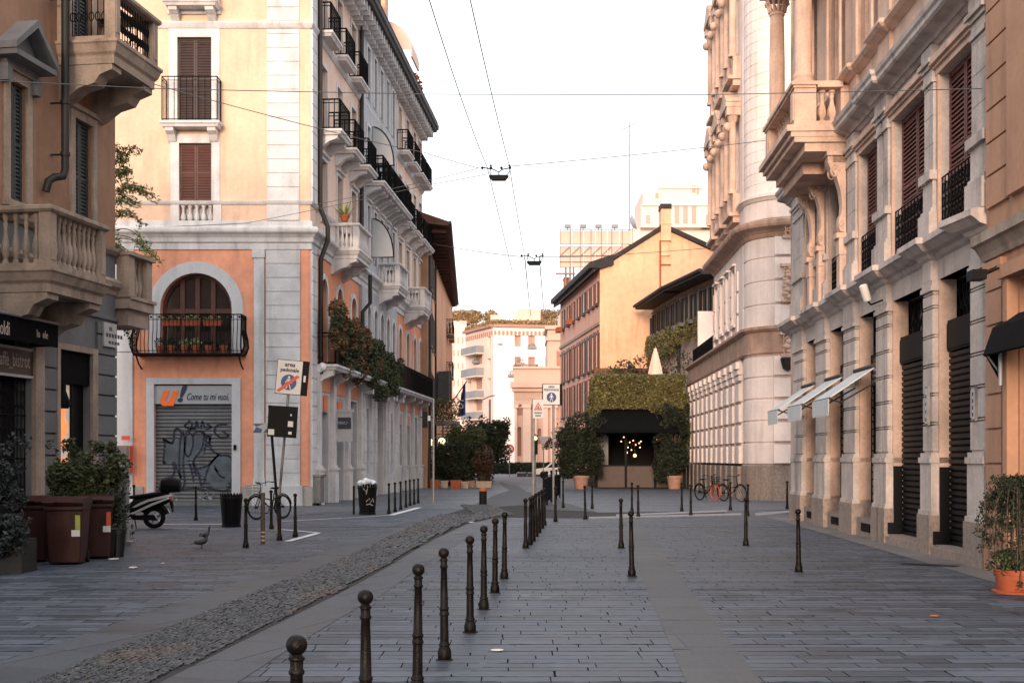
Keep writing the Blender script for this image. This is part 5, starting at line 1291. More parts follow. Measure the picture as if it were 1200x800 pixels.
for i, c in enumerate(cents):
    for j, (a, b) in enumerate(rows):
        o = window(Fb, FF, c-.45, c+.45, a, b, 'glass', .2, 'dark_wood', 'facade_pink', .1, 0, True, mull=False)
        m = MB(FF.M); col = 'dark_wood' if (i in (3,) and j != 1) or (i*3+j) % 4 == 0 else 'brown_wood'
        m.fl(c-.95, c-.47, .06, .12, a, b); m.brk(); m.fl(c+.47, c+.95, .06, .12, a, b); m.build('shutter', col, o)
        m = MB(FF.M); m.fl(c-.6, c+.6, 0, .25, a-.22, a-.02); m.build('sill', 'dark_wood', o)
for s_, z in ((FF.s(660.5), rows[0][0]), (FF.s(672.5), rows[0][0])):
    m = MB(FF.M); m.fl(s_-.7, s_+.7, .25, .7, z-.35, z+.1); m.build('window_box', 'terracotta', Fb)
mb = MB(FF.M); zb = FF.z(FF.s(703.7), 378); mb.fl(0, LF, 0, .12, zb-.12, zb+.12); mb.fl(0, LF, 0, .1, zb-.75, zb-.6); mb.build('string_course', 'tan_stone', Fb)
mb = MB(FF.M); mb.prism([(0,16.5),(-.9,16.5),(-.95,16.75),(-.9,16.95),(1,17.6),(1,16.8)], 0, LF+.5, 'x'); mb.build('eaves', 'dark_roof', Fb)
def xg(px): return (px-600)/FPX*100
def zg(py): return EYE+(HOR-py)/FPX*100
gpts = [(6.87, 0), (22, 0), (22, zg(330)), (xg(838), zg(296)), (xg(778), zg(268)), (6.87, zg(316))]
mb = MB(); mb.prism([(x, z) for x, z in gpts], 100, 100.35, 'y'); mb.build('gable_wall', 'gable_plaster', Fb)
mb = MB()
a, b, c = (xg(655), 122.5, zg(316)-.0), None, None
# roof planes run back from the gable
n1 = (6.3, 99.7, zg(316)+.1); r1 = (xg(778), 99.7, zg(268)+.35); n2 = (4.0, 123.5, zg(316)+.1); r2 = (xg(778)-2.2, 123.5, zg(268)+.35); q1 = (22, 99.7, zg(330)); q2 = (20, 123.5, zg(330))
for u, v, w_, x in ((n1,r1,r2,n2), (r1,q1,q2,r2)):
    mb.add([u,v,w_,x]+[(p[0],p[1],p[2]-.35) for p in (u,v,w_,x)], [(0,1,2,3),(7,6,5,4),(0,4,5,1),(1,5,6,2),(2,6,7,3),(3,7,4,0)])
mb.build('roof', 'dark_roof', Fb)
mb = MB(); x0, x1 = xg(774), xg(785.5)
mb.box(x0, x1, 99.55, 101, zg(268)-1, zg(246)); mb.box(x0-.05, x1+.05, 99.5, 101.05, zg(264), zg(262.5)); mb.box(x0+.03, x1-.05, 99.82, 100, zg(300), zg(268)-.5); mb.m = 1; mb.box(x0-.05, x1+.05, 99.5, 101.05, zg(246), zg(240)); mb.build('chimney', ['gable_plaster', 'dark_roof'], Fb)
mb = MB(); 
for px in (773.5,): mb.tube([(xg(px), 99.9, zg(282)), (xg(px), 99.9, zg(345))], .07, 5)
mb.box(xg(774), xg(786), 99.85, 100, zg(283), zg(281.6)); mb.box(xg(774), xg(786), 99.85, 100, zg(311), zg(309.6)); mb.build('flue_pipe', 'terracotta', Fb)

# ================================================================== grey building with dark shutters
def P3(px, Y): return ((px-600)/FPX*Y, Y)
g0, g1, g2 = P3(765, 98.0), P3(798, 88.0), P3(842, 80.0)
Gb = thing('shuttered_house', 'low grey-brown house with deep dark eaves, black shutters and hanging plants behind the terrace', 'building', (g0[0], g0[1], 0))
for (a, b, nw, nm) in ((g0, g1, 6, 'side_wall'), (g1, g2, 4, 'wall')):
    F_ = Fac(a[0], a[1], b[0]-a[0], b[1]-a[1]); Lg = math.hypot(b[0]-a[0], b[1]-a[1])
    z0, z1 = (10.9, 12.6)
    ops = [((i+.2)*Lg/nw, (i+.8)*Lg/nw, z0, z1) for i in range(nw)]
    mb = MB(F_.M); wall(mb, 0, Lg, 0, 13.2, ops, .25); mb.build(nm, 'tan_stone', Gb)
    for i, o in enumerate(ops):
        w_ = window(Gb, F_, *o, 'glass', .2, 'black_metal', 'shade_stone', .12, .1, True, mull=False)
        m = MB(F_.M); hw = (o[1]-o[0])/2
        m.fl(o[0]-.1, o[0]+hw*.6, .05, .12, o[2], o[3]); m.brk(); m.fl(o[1]-hw*.6, o[1]+.1, .05, .12, o[2], o[3]); m.build('shutter', 'black_metal', w_)
        m = MB(F_.M); m.fl(o[0]-.1, o[1]+.1, .05, .5, o[2]-.3, o[2]-.05); m.build('window_box', 'shade_stone', w_)
        m = MB(F_.M); c = (o[0]+o[1])/2; leaves(m, [(c, -.45, 10.15 if nw == 4 else 9.9, .36 if nw == 4 else .9, .3, .8 if nw == 4 else 1.1)], 900, .16, .4, .5, .8); m.build('hanging_plant', 'leaf_hedge', w_)
    mb = MB(F_.M); mb.prism([(0,13.1),(-1.3,13.1),(-1.35,13.4),(3.5,15.0),(3.5,13.1)], -.3 if nw == 6 else -.2, Lg+.6, 'x'); mb.tube([(-.3,-1.4,13.35),(Lg+.6,-1.4,13.35)], .12, 6); mb.build('roof', 'dark_roof', Gb)
    if nw == 6: mb = MB(F_.M); mb.tube([(Lg,-.15,12.4),(Lg,-.15,3)], .1, 6); mb.brk(); mb.tube([(.1,-.15,12.4),(.1,-.15,3)], .1, 6); mb.build('downpipe', 'pipe_metal', Gb)
mb = MB(); mb.prism([(g0[0]+.9, g0[1]-.3), (g1[0]+.9, g1[1]+.4), (g2[0]+.9, g2[1]+.4), (22, 80.4), (22, 97.9)], .1, 12.4, 'z'); mb.build('rear_wall', 'tan_stone', Gb)
# ================================================================== restaurant pavilion
RX0, RX1, RY = (699-600)/FPX*73, (802-600)/FPX*73, 73.0
R_ = thing('restaurant', 'low dark glazed restaurant pavilion with brown base panels and a big black canopy', 'restaurant', ((RX0+RX1)/2, RY, 0))
def zr(py, Y=73.): return EYE+(HOR-py)/FPX*Y
FR = Fac(RX0, RY, 1, 0); WR = RX1-RX0
mb = MB(FR.M); zb = zr(546); n = 3
for i in range(n): mb.fl(i*WR/n+.06, (i+1)*WR/n-.06, -.06, 0, .05, zb); mb.brk()
mb.build('base_panel', 'brown_sign', R_)
mb = MB(FR.M)
for i in range(n+1): mb.fl(i*WR/n-.07, i*WR/n+.07, -.1, .05, 0, zr(505))
mb.fl(0, WR, -.1, .03, zb, zb+.08); mb.fl(-.1, WR+.1, -.12, .06, zr(508), zr(503)); mb.fl(0, WR, -6, 0, 0, .06)
mb.build('frame', 'black_metal', R_)
mb = MB(FR.M); mb.fl(-.1, WR+.1, -7, -6.8, 0, 4.6); mb.fl(-.1, 0, -7, -.1, 0, 4.6); mb.fl(WR, WR+.1, -7, -.1, 0, 4.6); mb.fl(-.1, WR+.1, -7, -.1, zr(503), 4.7); mb.build('interior_wall', 'black_metal', R_)  # inner walls coloured black to stand for the unlit inside
mb = MB(FR.M)
for i in (0,): mb.fl(i*WR/n+.1, i*WR/n+.75, -1.1, -1.04, .3, 3.0)
mb.build('curtain', 'far_grey', R_)
mb = MB(FR.M); a, b = .1, WR-.6; z1, z0 = zr(478), zr(504)
mb.add([(a,-.1,z1),(b-.8,-.1,z1),(b,-2.2,z0),(a-.3,-2.2,z0),(a-.3,-2.2,z0-.18),(b,-2.2,z0-.18),(a,-.1,z1-.1),(b-.8,-.1,z1-.1)], [(0,1,2,3),(3,2,5,4),(0,3,4,6),(1,7,5,2),(6,4,5,7)])
mb.build('canopy', 'black_fabric', R_)
mb = MB(FR.M); mb.fl(-.05, WR+.2, -6.5, .1, 4.7, 5.0); mb.build('roof', 'dark_roof', R_)
mb = MB(FR.M)
for i in range(4):
    x = 1.2+i*.9; mb.fl(x, x+.6, -1.9, -1.3, .72, .78); mb.fl(x+.27, x+.33, -1.65, -1.55, 0, .72); mb.brk()
mb.build('table', 'far_brown', R_)
rr = random.Random(9)
r = thing('string_lights', 'string of small warm bulbs glowing inside the dark restaurant', 'string lights', FR.pt(WR*.5, -.6, 2.8))
bulbs = [(731,512),(734,515),(738,518),(742,516),(745,521),(749,519),(751,517),(728,517),(736,524),(740,527),(750,524),(733,520)]
mb = MB()
for px, py in bulbs: x, y, z = ap(px, py, 73.6); mb.ball((x, 73.6, z), .038, 6, 5)
mb.build('bulbs', 'bulb', r)
mb = MB(); mb.tube([ap(x, y-1.5, 73.62) for x, y in sorted(bulbs)], .012, 4); mb.build('cord', 'wire', r)
for (px, py, s_, lab) in ((734,530,.08,'left one of the two round lamps hanging over the restaurant tables'),(744,533.5,.10,'right one of the two round lamps hanging over the restaurant tables'),(769,514,.06,'small wall lamp glowing at the right end of the restaurant window')):
    x, y, z = ap(px, py, 74.4); r = thing('hanging_lamp', lab, 'lamp', (x, 74.4, z)); mb = MB(); mb.ball((x, 74.4, z), s_, 10, 7); mb.build('globe', 'bulb', r); mb = MB(); mb.tube([(x,74.4,z+s_),(x,74.4,3.3)], .012, 4); mb.build('cord', 'wire', r)
# hedge on its roof
r = thing('roof_hedge', 'clipped yellow-green hedge on the restaurant roof spilling over the black canopy', 'hedge', FR.pt(WR/2, 0, 5))
hz0, hz1 = zr(479), zr(441)
mb = MB(FR.M); bl = []; leafbox(mb, -.1, WR-.05, -.45, 3.8, hz0, hz1, 30000, .16)
for i in range(0):
    x = -.1+(WR+.1)*i/13; bl.append((x, -.3, (hz0+hz1)/2+.05, .42, .45, (hz1-hz0)*.5))
    bl.append((x, 2.0, (hz0+hz1)/2+.05, .42, 1.6, (hz1-hz0)*.48))
for x, h in ((WR*.66,1.2),(WR*.74,1.7),(WR*.82,1.9),(WR*.9,2.2),(WR*.98,2.2),(-.1,1.4),(-.3,2.6)): bl.append((x, -.35, hz0-h*.4, .38, .35, h*.75))
leaves(mb, bl, 7000, .17, .6, .3, .8); mb.build('foliage', 'leaf_hedge', r)
mb = MB(FR.M); mb.box(.2, WR-.3, .1, 4.3, hz0, hz1-.5); mb.build('core', 'leaf_hedge', r)
# closed parasol
x, y, z = ap(768, 441, 77); r = thing('parasol', 'closed cream parasol standing on the restaurant roof behind the hedge', 'parasol', (x, 77, 5))
mb = MB(); zt = ap(768, 408, 77)[2]; mb.lathe([(.08,zt),(.12,zt-.2),(.22,zt-.8),(.36,zt-1.6),(.42,zt-2.0),(.3,zt-2.1)], x, 77, 0, 12)
for i in range(6): a = i*PI/3; mb.tube([(x+.1*math.cos(a),77+.1*math.sin(a),zt-.2),(x+.33*math.cos(a),77+.33*math.sin(a),zt-1.2),(x+.45*math.cos(a),77+.45*math.sin(a),zt-2.0)], [.03,.05,.07], 6)
mb.build('canopy', 'far_rose', r)
mb = MB(); mb.tube([(x,77,4.9),(x,77,zt+.12)], .035, 6); mb.build('pole', 'pole_metal', r)
# shrubs on that roof
for (px, py, Y, rx, rz, mt, lab, cat) in ((722,441,78,1.3,1.1,'leaf_mid','bushy green plant on the left end of the restaurant roof','plant'),(742,437,79,1.3,1.2,'leaf_rust','reddish brown bush on the restaurant roof left of the closed parasol','plant'),(790,438,79,1.3,1.6,'leaf_dark','dark bush on the restaurant roof right of the closed parasol','plant'),(757,444,80,1.2,.9,'leaf_rust','low rust-coloured bush close behind the left side of the closed parasol','plant')):
    x, y, z = ap(px, py, Y); r = thing('roof_shrub', lab, cat, (x, Y, 5)); mb = MB(); leaves(mb, [(x-rx*.4,Y,z-.2,rx*.6,.7,rz*.8),(x+rx*.4,Y,z,rx*.6,.7,rz)], 700, .2); mb.build('foliage', mt, r); mb = MB(); mb.tube([(x,Y,4.9),(x,Y,z)], .05, 5); mb.build('stem', 'bark', r)
mb = MB(); mb.box(5.2, 9.9, 80.8, 81.2, 0, 7.4); o = mb.build('garden_wall', 'grime_wall'); tag(o, 'weathered brown brick wall behind the restaurant roof terrace', 'wall')
# ================================================================== distant buildings
D = thing('apartment_block', 'tall white apartment block with balconies and a planted roof closing the end of the street', 'building', (0, 175, 0))
def xd(px, Y=175.): return (px-600)/FPX*Y
def zd(py, Y=175.): return EYE+(HOR-py)/FPX*Y
a0, a1, a2 = P3(545.5, 185), P3(578, 175), P3(672, 177)
zt = zd(383)
FD1 = Fac(a0[0], a0[1], a1[0]-a0[0], a1[1]-a0[1]); L1 = math.hypot(a1[0]-a0[0], a1[1]-a0[1])
FD2 = Fac(a1[0], a1[1], a2[0]-a1[0], a2[1]-a1[1]); L2 = math.hypot(a2[0]-a1[0], a2[1]-a1[1])
def wrect(F, pxa, pxb, pya, pyb):
    s0, s1 = F.s(pxa), F.s(pxb); return (s0, s1, F.z((s0+s1)/2, pyb), F.z((s0+s1)/2, pya))
o1 = [wrect(FD1, 571, 575, 394, 407), wrect(FD1, 571, 575, 443, 456), wrect(FD1, 555, 565, 416, 427), wrect(FD1, 555, 565, 443, 456), wrect(FD1, 555, 565, 466, 481), wrect(FD1, 548, 552, 447, 456), wrect(FD1, 571, 575, 420, 430)]
o2 = [wrect(FD2, 603, 610.5, 393, 406), wrect(FD2, 619, 627, 393, 406), wrect(FD2, 639, 647, 393, 406), wrect(FD2, 603, 610.5, 418, 433), wrect(FD2, 619, 627, 418, 433), wrect(FD2, 639, 647, 418, 431), wrect(FD2, 603, 610, 445, 458)]
mb = MB(FD1.M); wall(mb, 0, L1, 0, zt, o1, .5); mb.build('side_wall', 'far_rose', D)
mb = MB(FD2.M); wall(mb, 0, L2, 0, zt, o2, .5); mb.build('wall', 'far_white', D)
for F_, oo in ((FD1, o1), (FD2, o2)):
    for o in oo:
        m = MB(F_.M); m.quad((o[0],.45,o[2]),(o[1],.45,o[2]),(o[1],.45,o[3]),(o[0],.45,o[3])); m.fl((o[0]+o[1])/2-.05,(o[0]+o[1])/2+.05,-.45,-.35,o[2],o[3]); w_ = m.build('window', 'far_window', D)
for (pa, pb, pya, pyb) in ((549,567,409,417),(549,567,434,443),(549,567,460,468),(549,566,484,492)):
    s0, s1 = FD1.s(pa), FD1.s(pb); z0, z1 = FD1.z(s0, pyb), FD1.z(s0, pya); m = MB(FD1.M); m.fl(s0, s1, 0, 1.2, z0-.15, z0); b_ = m.build('balcony', 'far_rose', D)
    m = MB(FD1.M); m.fl(s0, s1, 1.15, 1.2, z0, z1); m.fl(s0, s0+.05, 0, 1.15, z0, z1); m.fl(s1-.05, s1, 0, 1.15, z0, z1); m.build('railing', 'far_grey', b_)
s0, s1 = FD2.s(602), FD2.s(628); z0 = FD2.z(s0, 436); m = MB(FD2.M); m.fl(s0, s1, 0, 1.2, z0-.2, z0); b_ = m.build('balcony', 'far_rose', D)
m = MB(FD2.M); railing(m, s0, s1, 1.15, z0, z0+1.0, .5, .04, 1.15); m.build('railing', 'far_brown', b_)
mb = MB(FD2.M); mb.fl(0, L2, -.1, .5, zt, zt+.35); 
for i in range(20): mb.fl(i*L2/20+.1, (i+.8)*L2/20, 0, .06, zt-1.1, zt-.5)
mb.m = 0; mb.build('cornice', 'far_brown', D)
mb = MB(FD1.M); mb.fl(0, L1, 0, .5, zt, zt+.35)
for i in range(14): mb.fl(i*L1/14+.1, (i+.7)*L1/14, 0, .06, zt-1.1, zt-.5)
mb.build('cornice', 'far_brown', D)
for o in (FD2.s(583.5),): m = MB(FD2.M); m.fl(o, o+.6, 0, .3, FD2.z(o, 404), FD2.z(o, 402)); m.build('wall_lamp', 'far_grey', D)
for (px, py) in ((623,406),(609,425),(600,439),(558.5,423)):
    F_ = FD2 if px > 578 else FD1; s_ = F_.s(px); z = F_.z(s_, py); m = MB(F_.M); m.fl(s_-.6, s_+.6, 0, .5, z-.3, z); leaves(m, [(s_,-.3,z+.25,.6,.3,.3)], 60, .2); m.build('window_box', 'far_grey', D)
mb = MB(); mb.prism([(a0[0]+.6,a0[1]+.6),(a1[0]+.1,a1[1]+.8),(a2[0],a2[1]+.8),(a2[0],200),(a0[0]+.6,200)], .1, zt, 'z'); mb.build('rear_wall', 'far_white', D)
mb = MB(FD2.M); leafbox(mb, 0, L2, .1, 1.6, zt+.3, zt+.9, 3500, .3); mb.build('roof_hedge', 'roof_plants', D)
mb = MB(FD1.M); leafbox(mb, 0, L1, .1, 1.6, zt+.3, zt+.9, 2600, .3); mb.build('roof_hedge', 'roof_plants', D)
mb = MB(); mb.box(xd(600,183), xd(634,183), 183, 188, zt, zd(363,183)); mb.m = 1; mb.box(xd(607,182), xd(633,182), 182, 182.9, zd(375,182), zd(362,182)); mb.m = 0; mb.box(xd(575,183), xd(592,183), 183, 187, zt, zd(369,183)); mb.build('penthouse', ['far_rose', 'far_pink'], D)
mb = MB(); leaves(mb, [(xd(px,184), 184, zd(372,184), 2.2, 1, 1.2) for px in (640,648,655,636)], 2500, .35); mb.build('roof_bush', 'roof_plants', D)
mb = MB(); mb.tube([(xd(597,184),184,zt),(xd(597,184),184,zd(345,184))], .09, 4); 
for py in (352,358,364): mb.tube([(xd(597,184)-.7,184,zd(py,184)),(xd(597,184)+.7,184,zd(py,184))], .05, 4)
mb.build('antenna', 'far_rose', D)
# building left of it
E2 = thing('roof_garden_building', 'pale building with a bushy roof garden behind the left end of the white apartment block', 'building', (-8, 200, 0))
mb = MB(); mb.box(xd(500,200), xd(546.5,200), 200, 215, 0, zd(376,200)); mb.build('wall', 'far_rose', E2)
mb = MB(); leaves(mb, [(xd(px,203), 203, zd(373,203)+rr.uniform(-.3,.5), 1.5, 1.2, 1.0) for px in range(527, 576, 4)], 7000, .4); mb.build('roof_garden', 'roof_plants', E2)
mb = MB()
for py in (395,410,425,445,462):
    for px in (531,536,541): mb.box(xd(px,200), xd(px+2,200), 199.9, 200, zd(py+7,200), zd(py,200)); mb.brk()
mb.build('window', 'far_window', E2)
# classical gate building
E = thing('classical_building', 'pink classical building with tall pilasters, carved frieze and arched niches beyond the road', 'building', (6, 150, 0))
def xe(px): return (px-600)/FPX*150
def ze(py): return EYE+(HOR-py)/FPX*150
mb = MB(); FE = Fac(0, 150, 1, 0)
wall_x0, wall_x1 = xe(603), xe(665)
mb = MB(FE.M); wall(mb, wall_x0, wall_x1, 0, ze(447), [(xe(606.5), xe(611), ze(534), ze(500), 'arch'), (xe(630), xe(634), ze(520), ze(502), 'arch')], .6); mb.build('wall', 'far_pink', E)
mb = MB(FE.M)
for a, b in ((603,606),(613,622),(624,629),(636,642),(645,652)): mb.fl(xe(a), xe(b), 0, .45, 0, ze(478)); mb.fl(xe(a)-.15, xe(b)+.15, 0, .6, ze(478), ze(474)); mb.brk()
mb.build('pilaster', 'far_rose', E)
mb = MB(FE.M); mb.fl(xe(602), xe(665), 0, .6, ze(474), ze(470)); mb.fl(xe(600), xe(665), 0, .9, ze(459), ze(455)); mb.fl(xe(598), xe(665), 0, 1.3, ze(454.5), ze(448)); mb.fl(xe(602), xe(665), 0, .5, ze(470), ze(459))
for i in range(22): mb.fl(xe(604)+i*.28, xe(604)+i*.28+.14, .5, .62, ze(468), ze(461))
mb.fl(xe(602), xe(665), -1, .1, ze(448), ze(432)); mb.fl(xe(601), xe(665), -1, .4, ze(432), ze(429.5)); mb.build('entablature', 'far_pink', E)
mb = MB(FE.M)
for (a, b, y0, y1) in ((606,612,478,486),(628,633,478,484)): mb.fl(xe(a), xe(b), 0, .08, ze(y1), ze(y0))
mb.build('relief_panel', 'far_brown', E)
mb = MB(FE.M); mb.quad((xe(604),.55,0),(xe(640),.55,0),(xe(640),.55,ze(498)),(xe(604),.55,ze(498))); mb.build('niche', 'far_brown', E)
mb = MB(FE.M); mb.fl(xe(642), xe(672), -9, -1, 0, ze(385)); mb.fl(xe(640.5), xe(672), -9, -.6, ze(398), ze(394)); mb.fl(xe(639), xe(672), -9, -.4, ze(384.9), ze(381)); mb.build('rear_block', 'far_pink', E)
mb = MB(FE.M); archfill(mb, xe(652.5), xe(656.5), ze(428), ze(410), -.99+.03); mb.build('window', 'far_brown', E)
# tower block behind
T = thing('tower_block', 'pale pink stepped tower block rising far behind the gabled roof', 'building', (30, 230, 0))
def xt(px): return (px-600)/FPX*230
def zt_(py): return EYE+(HOR-py)/FPX*230
mb = MB(); mb.box(xt(738), xt(860), 232, 250, 0, zt_(266)); mb.box(xt(751), xt(840), 230, 246, zt_(266), zt_(240)); mb.box(xt(753.5), xt(774), 230.5, 246, zt_(240), zt_(223)); mb.box(xt(774), xt(823), 230, 246, zt_(240), zt_(214.5)); mb.box(xt(774.5), xt(822), 229.7, 230, zt_(221), zt_(219.5)); mb.box(xt(752), xt(840), 229.6, 230, zt_(241.5), zt_(239.5)); mb.box(xt(700), xt(745), 236, 250, 0, zt_(282)); mb.box(xt(823), xt(860), 231, 246, zt_(266), zt_(239)); mb.build('wall', 'tower_pink', T)
for (a, b, y0, y1) in ((790.5,796,242,262),(800.5,806,242,262),(810.5,816,242,262),(827,832,252,263),(768,771.5,226,231),(757,762,252,262),(811,815,217.5,226),(816.5,819,218,228)):
    mb = MB(); mb.box(xt(a), xt(b), 229.9, 229.99, zt_(y1), zt_(y0)); mb.build('window', 'far_window', T)
# billboard scaffold
Bb = thing('rooftop_billboard', 'old rooftop billboard frame seen from behind, with four floodlights along its top', 'billboard', (xd(695,140), 140, 15))
def xb(px): return (px-600)/FPX*140
def zb_(py): return EYE+(HOR-py)/FPX*140
mb = MB()
for i in range(6):
    x0 = xb(656.5)+i*(xb(740)-xb(656.5))/6; x1 = x0+(xb(740)-xb(656.5))/6-.06
    mb.box(x0, x1, 140, 140.15, zb_(286), zb_(270.5)); mb.brk(); mb.box(x0, x1, 140.02, 140.16, zb_(313), zb_(290)); mb.brk()
mb.build('panel', 'far_pink', Bb)
mb = MB()
for py in (269.5, 286.5, 289.5, 300, 307, 313.5): mb.tube([(xb(656), 139.8, zb_(py)), (xb(741), 139.8, zb_(py))], .04, 4)
for i in range(8):
    x = xb(656)+i*(xb(741)-xb(656))/7; mb.tube([(x, 139.8, zb_(268)), (x, 139.8, zb_(318 if i else 314))], .04, 4)
    if i < 7: mb.tube([(x, 139.75, zb_(300)), (x+1.1, 139.75, zb_(289))], .04, 4)
for px in (663, 668, 672, 700): mb.tube([(xb(px), 139.9, zb_(313)), (xb(px+.5), 141, 0 if px > 690 else zb_(350))], .1, 4)
mb.tube([(xb(651), 139.7, zb_(321)), (xb(674), 139.7, zb_(321))], .1, 4)
mb.build('frame', 'far_beige', Bb)
for px in (665, 683, 701, 720):
    mb = MB(); x = xb(px); mb.box(x-.35, x+.35, 139.2, 139.7, zb_(268), zb_(264.5)); mb.tube([(x,139.5,zb_(268)),(x,139.8,zb_(270))], .05, 4); mb.build('floodlight', 'far_grey', Bb)
mb = MB(); mb.lathe([(.02,0),(.5,.12),(.85,.4)], 0, 0, 0, 12, rot=Matrix.Rotation(math.radians(70), 3, 'Y')); 
mb.v = [v+Vector((xb(738), 139, zb_(264))) for v in mb.v]; mb.build('satellite_dish', 'sign_grey', Bb)
mb = MB(); x = xb(738.8); mb.tube([(x,141,zb_(330)),(x,141,zb_(140))], [.1,.05], 5); mb.tube([(x-.9,141,zb_(150)),(x+.9,141,zb_(140.5))], .04, 4); mb.tube([(x-.7,141,zb_(170)),(x+.7,141,zb_(170))], .03, 4); mb.tube([(x-.6,141,zb_(156)),(x+.6,141,zb_(156))], .03, 4)
o = mb.build('antenna_mast', 'far_grey'); tag(o, 'tall thin antenna mast rising against the sky behind the gabled roof', 'antenna')
# building with an orange chimney under the billboard
mb = MB(); mb.box(xb(661.5), xb(668), 141, 143, 10, zb_(325)); mb.box(xb(661), xb(668.5), 140.9, 143.1, zb_(325), zb_(323.5)); mb.m = 1; mb.box(xb(661), xb(760), 142, 160, 0, zb_(352))
o = mb.build('rear_house', ['terracotta', 'far_rose']); tag(o, 'rear house with one orange brick chimney under the rooftop billboard', 'building')
# ================================================================== bollards
def bollard_mesh():
    t = thing('bollard', 'x', 'bollard')
    mb = MB(); n = 20
    mb.lathe([(.052,0),(.057,.008),(.0585,.05),(.057,.075),(.050,.098),(.043,.112),(.041,.118),(.048,.124),(.048,.136),(.040,.145),(.037,.16)], 0, 0, 0, n); mb.build('base', 'bollard_iron', t)
    mb = MB(); mb.lathe([(.037,.155),(.0355,.30),(.0345,.375),(.042,.383),(.042,.396),(.036,.404),(.036,.425),(.041,.433),(.041,.444),(.034,.452),(.030,.62),(.0265,.775),(.034,.784),(.034,.796),(.028,.803),(.028,.836),(.035,.843),(.035,.853),(.024,.862),(.022,.872)], 0, 0, 0, n); mb.build('shaft', 'bollard_iron', t)
    mb = MB(); mb.ball((0,0,.905), .0455, 20, 12); mb.build('ball_finial', 'bollard_iron', t)
    mb = MB(); mb.prism([((.072+.008*math.sin(5*a)+.004*math.cos(9*a))*math.cos(a), (.072+.008*math.sin(3*a+1))*math.sin(a)) for a in [2*PI*k/26 for k in range(26)]], -.01, .009, 'z'); mb.build('mortar_collar', 'channel_bed', t)
    return t
proto = bollard_mesh(); used = False; TR = random.Random(31)
def bollard(x, y, lab, group, s=1., tilt=None):
    global used
    if not used: o = proto; used = True; o.location = (x, y, 0); o['label'] = lab; o['group'] = group
    else: o = dup(proto, (x, y, 0), 0, lab, group)
    o.rotation_euler = (TR.gauss(0,.007), TR.gauss(0,.007), TR.uniform(0,6))
    return o
ordn = ['nearest','second nearest','third nearest','fourth','fifth','sixth','seventh','eighth']
rowA = [(347,5.46),(429,7.35),(489,9.15),(521,10.8),(551,12.5),(567,14.4),(580,16.2),(591,18.1)]
for i, (px, Y) in enumerate(rowA):
    lab = ['nearest bollard of all, only its ball top and neck in view at the bottom edge', 'second nearest bollard, its foot cut off by the bottom edge of the view', 'third nearest bollard, its foot just touching the bottom edge'][i] if i < 3 else f'{ordn[i]} bollard from the camera in the long row right of the cobbled channel'
    if i == 7: lab = 'eighth and farthest bollard of the long row right of the cobbled channel'
    bollard((px-600)/FPX*Y, Y, lab, 'bollards beside the cobbled channel')
rowB = [(616,642),(621,638),(624.5,634),(628,628.5),(631.5,624),(635,619),(638,615)]
for i, q in enumerate(rowB):
    bollard(*gp(*q), ['nearest','second','third','fourth','fifth','sixth','farthest'][i]+' bollard of the tight cluster seen end-on in the middle of the street', 'bollards seen end-on in mid street')
single = [((651,611),'slim bollard standing right of the farthest end of the mid-street cluster'),((660,595),'distant bollard in front of the left potted tree of the restaurant'),((686,608),'bollard in the cross row in front of the left part of the restaurant'),((694,596),'distant bollard beside the left corner of the restaurant front'),
 ((728,642),'bollard just left of the smooth granite strip, farther of the two there'),((740.5,675),'nearer and taller-looking bollard at the left edge of the smooth granite strip'),((740.5,600),'distant bollard in front of the middle of the restaurant, left of a pair'),((748,606),'bollard in front of the middle of the restaurant, right of a pair'),
 ((799,599),'distant bollard in front of the right potted tree of the restaurant'),((809.5,604.5),'bollard on the pale kerb right of the restaurant'),((856,597.5),'distant bollard beside the dark parked bicycle'),((874,639),'bollard on open paving before the rounded white corner, nearer of two in line'),
 ((876,604),'bollard at the foot of the rounded corner, farther of two in line'),((936,670),'nearest bollard on the right, standing alone before the grey palazzo'),((922.5,596),'distant bollard against the granite base between the two palazzi')]
for q, lab in single: bollard(*gp(*q), lab, 'bollards across the right-hand paving')
left = [((288,641.5),'bollard standing left of the leaning signposts'),((318,620),'bollard behind the foot of the leaning signposts'),((327.5,633),'bollard with a reddish foot right of the leaning grey post'),((346,629),'bollard right of the leaning signposts inside the white bay line'),((229.5,609.5),'bollard in front of the graffitied roller shutter'),((157,606),'bollard behind the seat of the parked scooter'),((372.5,592),'short bollard by the corner of the orange building')]
for q, lab in left: bollard(*gp(*q), lab, 'bollards around the left-hand bay')
for i, (px, py) in enumerate([(455.7,602),(463,599.5),(469.6,596.8),(475.7,594.5),(480.5,592.5),(485.4,591),(490,589.5)]):
    bollard(*gp(px, py), ['nearest','second','third','fourth','fifth','sixth','farthest'][i]+' bollard of the row along the orange building beyond the overflowing bin', 'bollards along the orange building')
# ================================================================== pedestrian barrier
r = thing('pedestrian_barrier', 'black metal barrier railing by the two sign poles beyond the mid-street bollards', 'barrier', (*gp(645,592),0))
P = [gp(637,597), gp(641,592), gp(646,588.5), gp(652,585.5), gp(656,583)]
mb = MB()
for x, y in P: mb.tube([(x,y,0),(x,y,1.15)], .035, 8); mb.ball((x,y,1.2), .055, 8, 6); mb.brk()
mb.build('post', 'black_metal', r)
mb = MB()
for a, b in zip(P, P[1:]):
    for z in (.15, 1.0): mb.tube([(*a,z),(*b,z)], .02, 6)
    for k in range(1, 9): x, y = a[0]+(b[0]-a[0])*k/9, a[1]+(b[1]-a[1])*k/9; mb.tube([(x,y,.15),(x,y,1.0)], .012, 4)
mb.build('rail', 'black_metal', r)
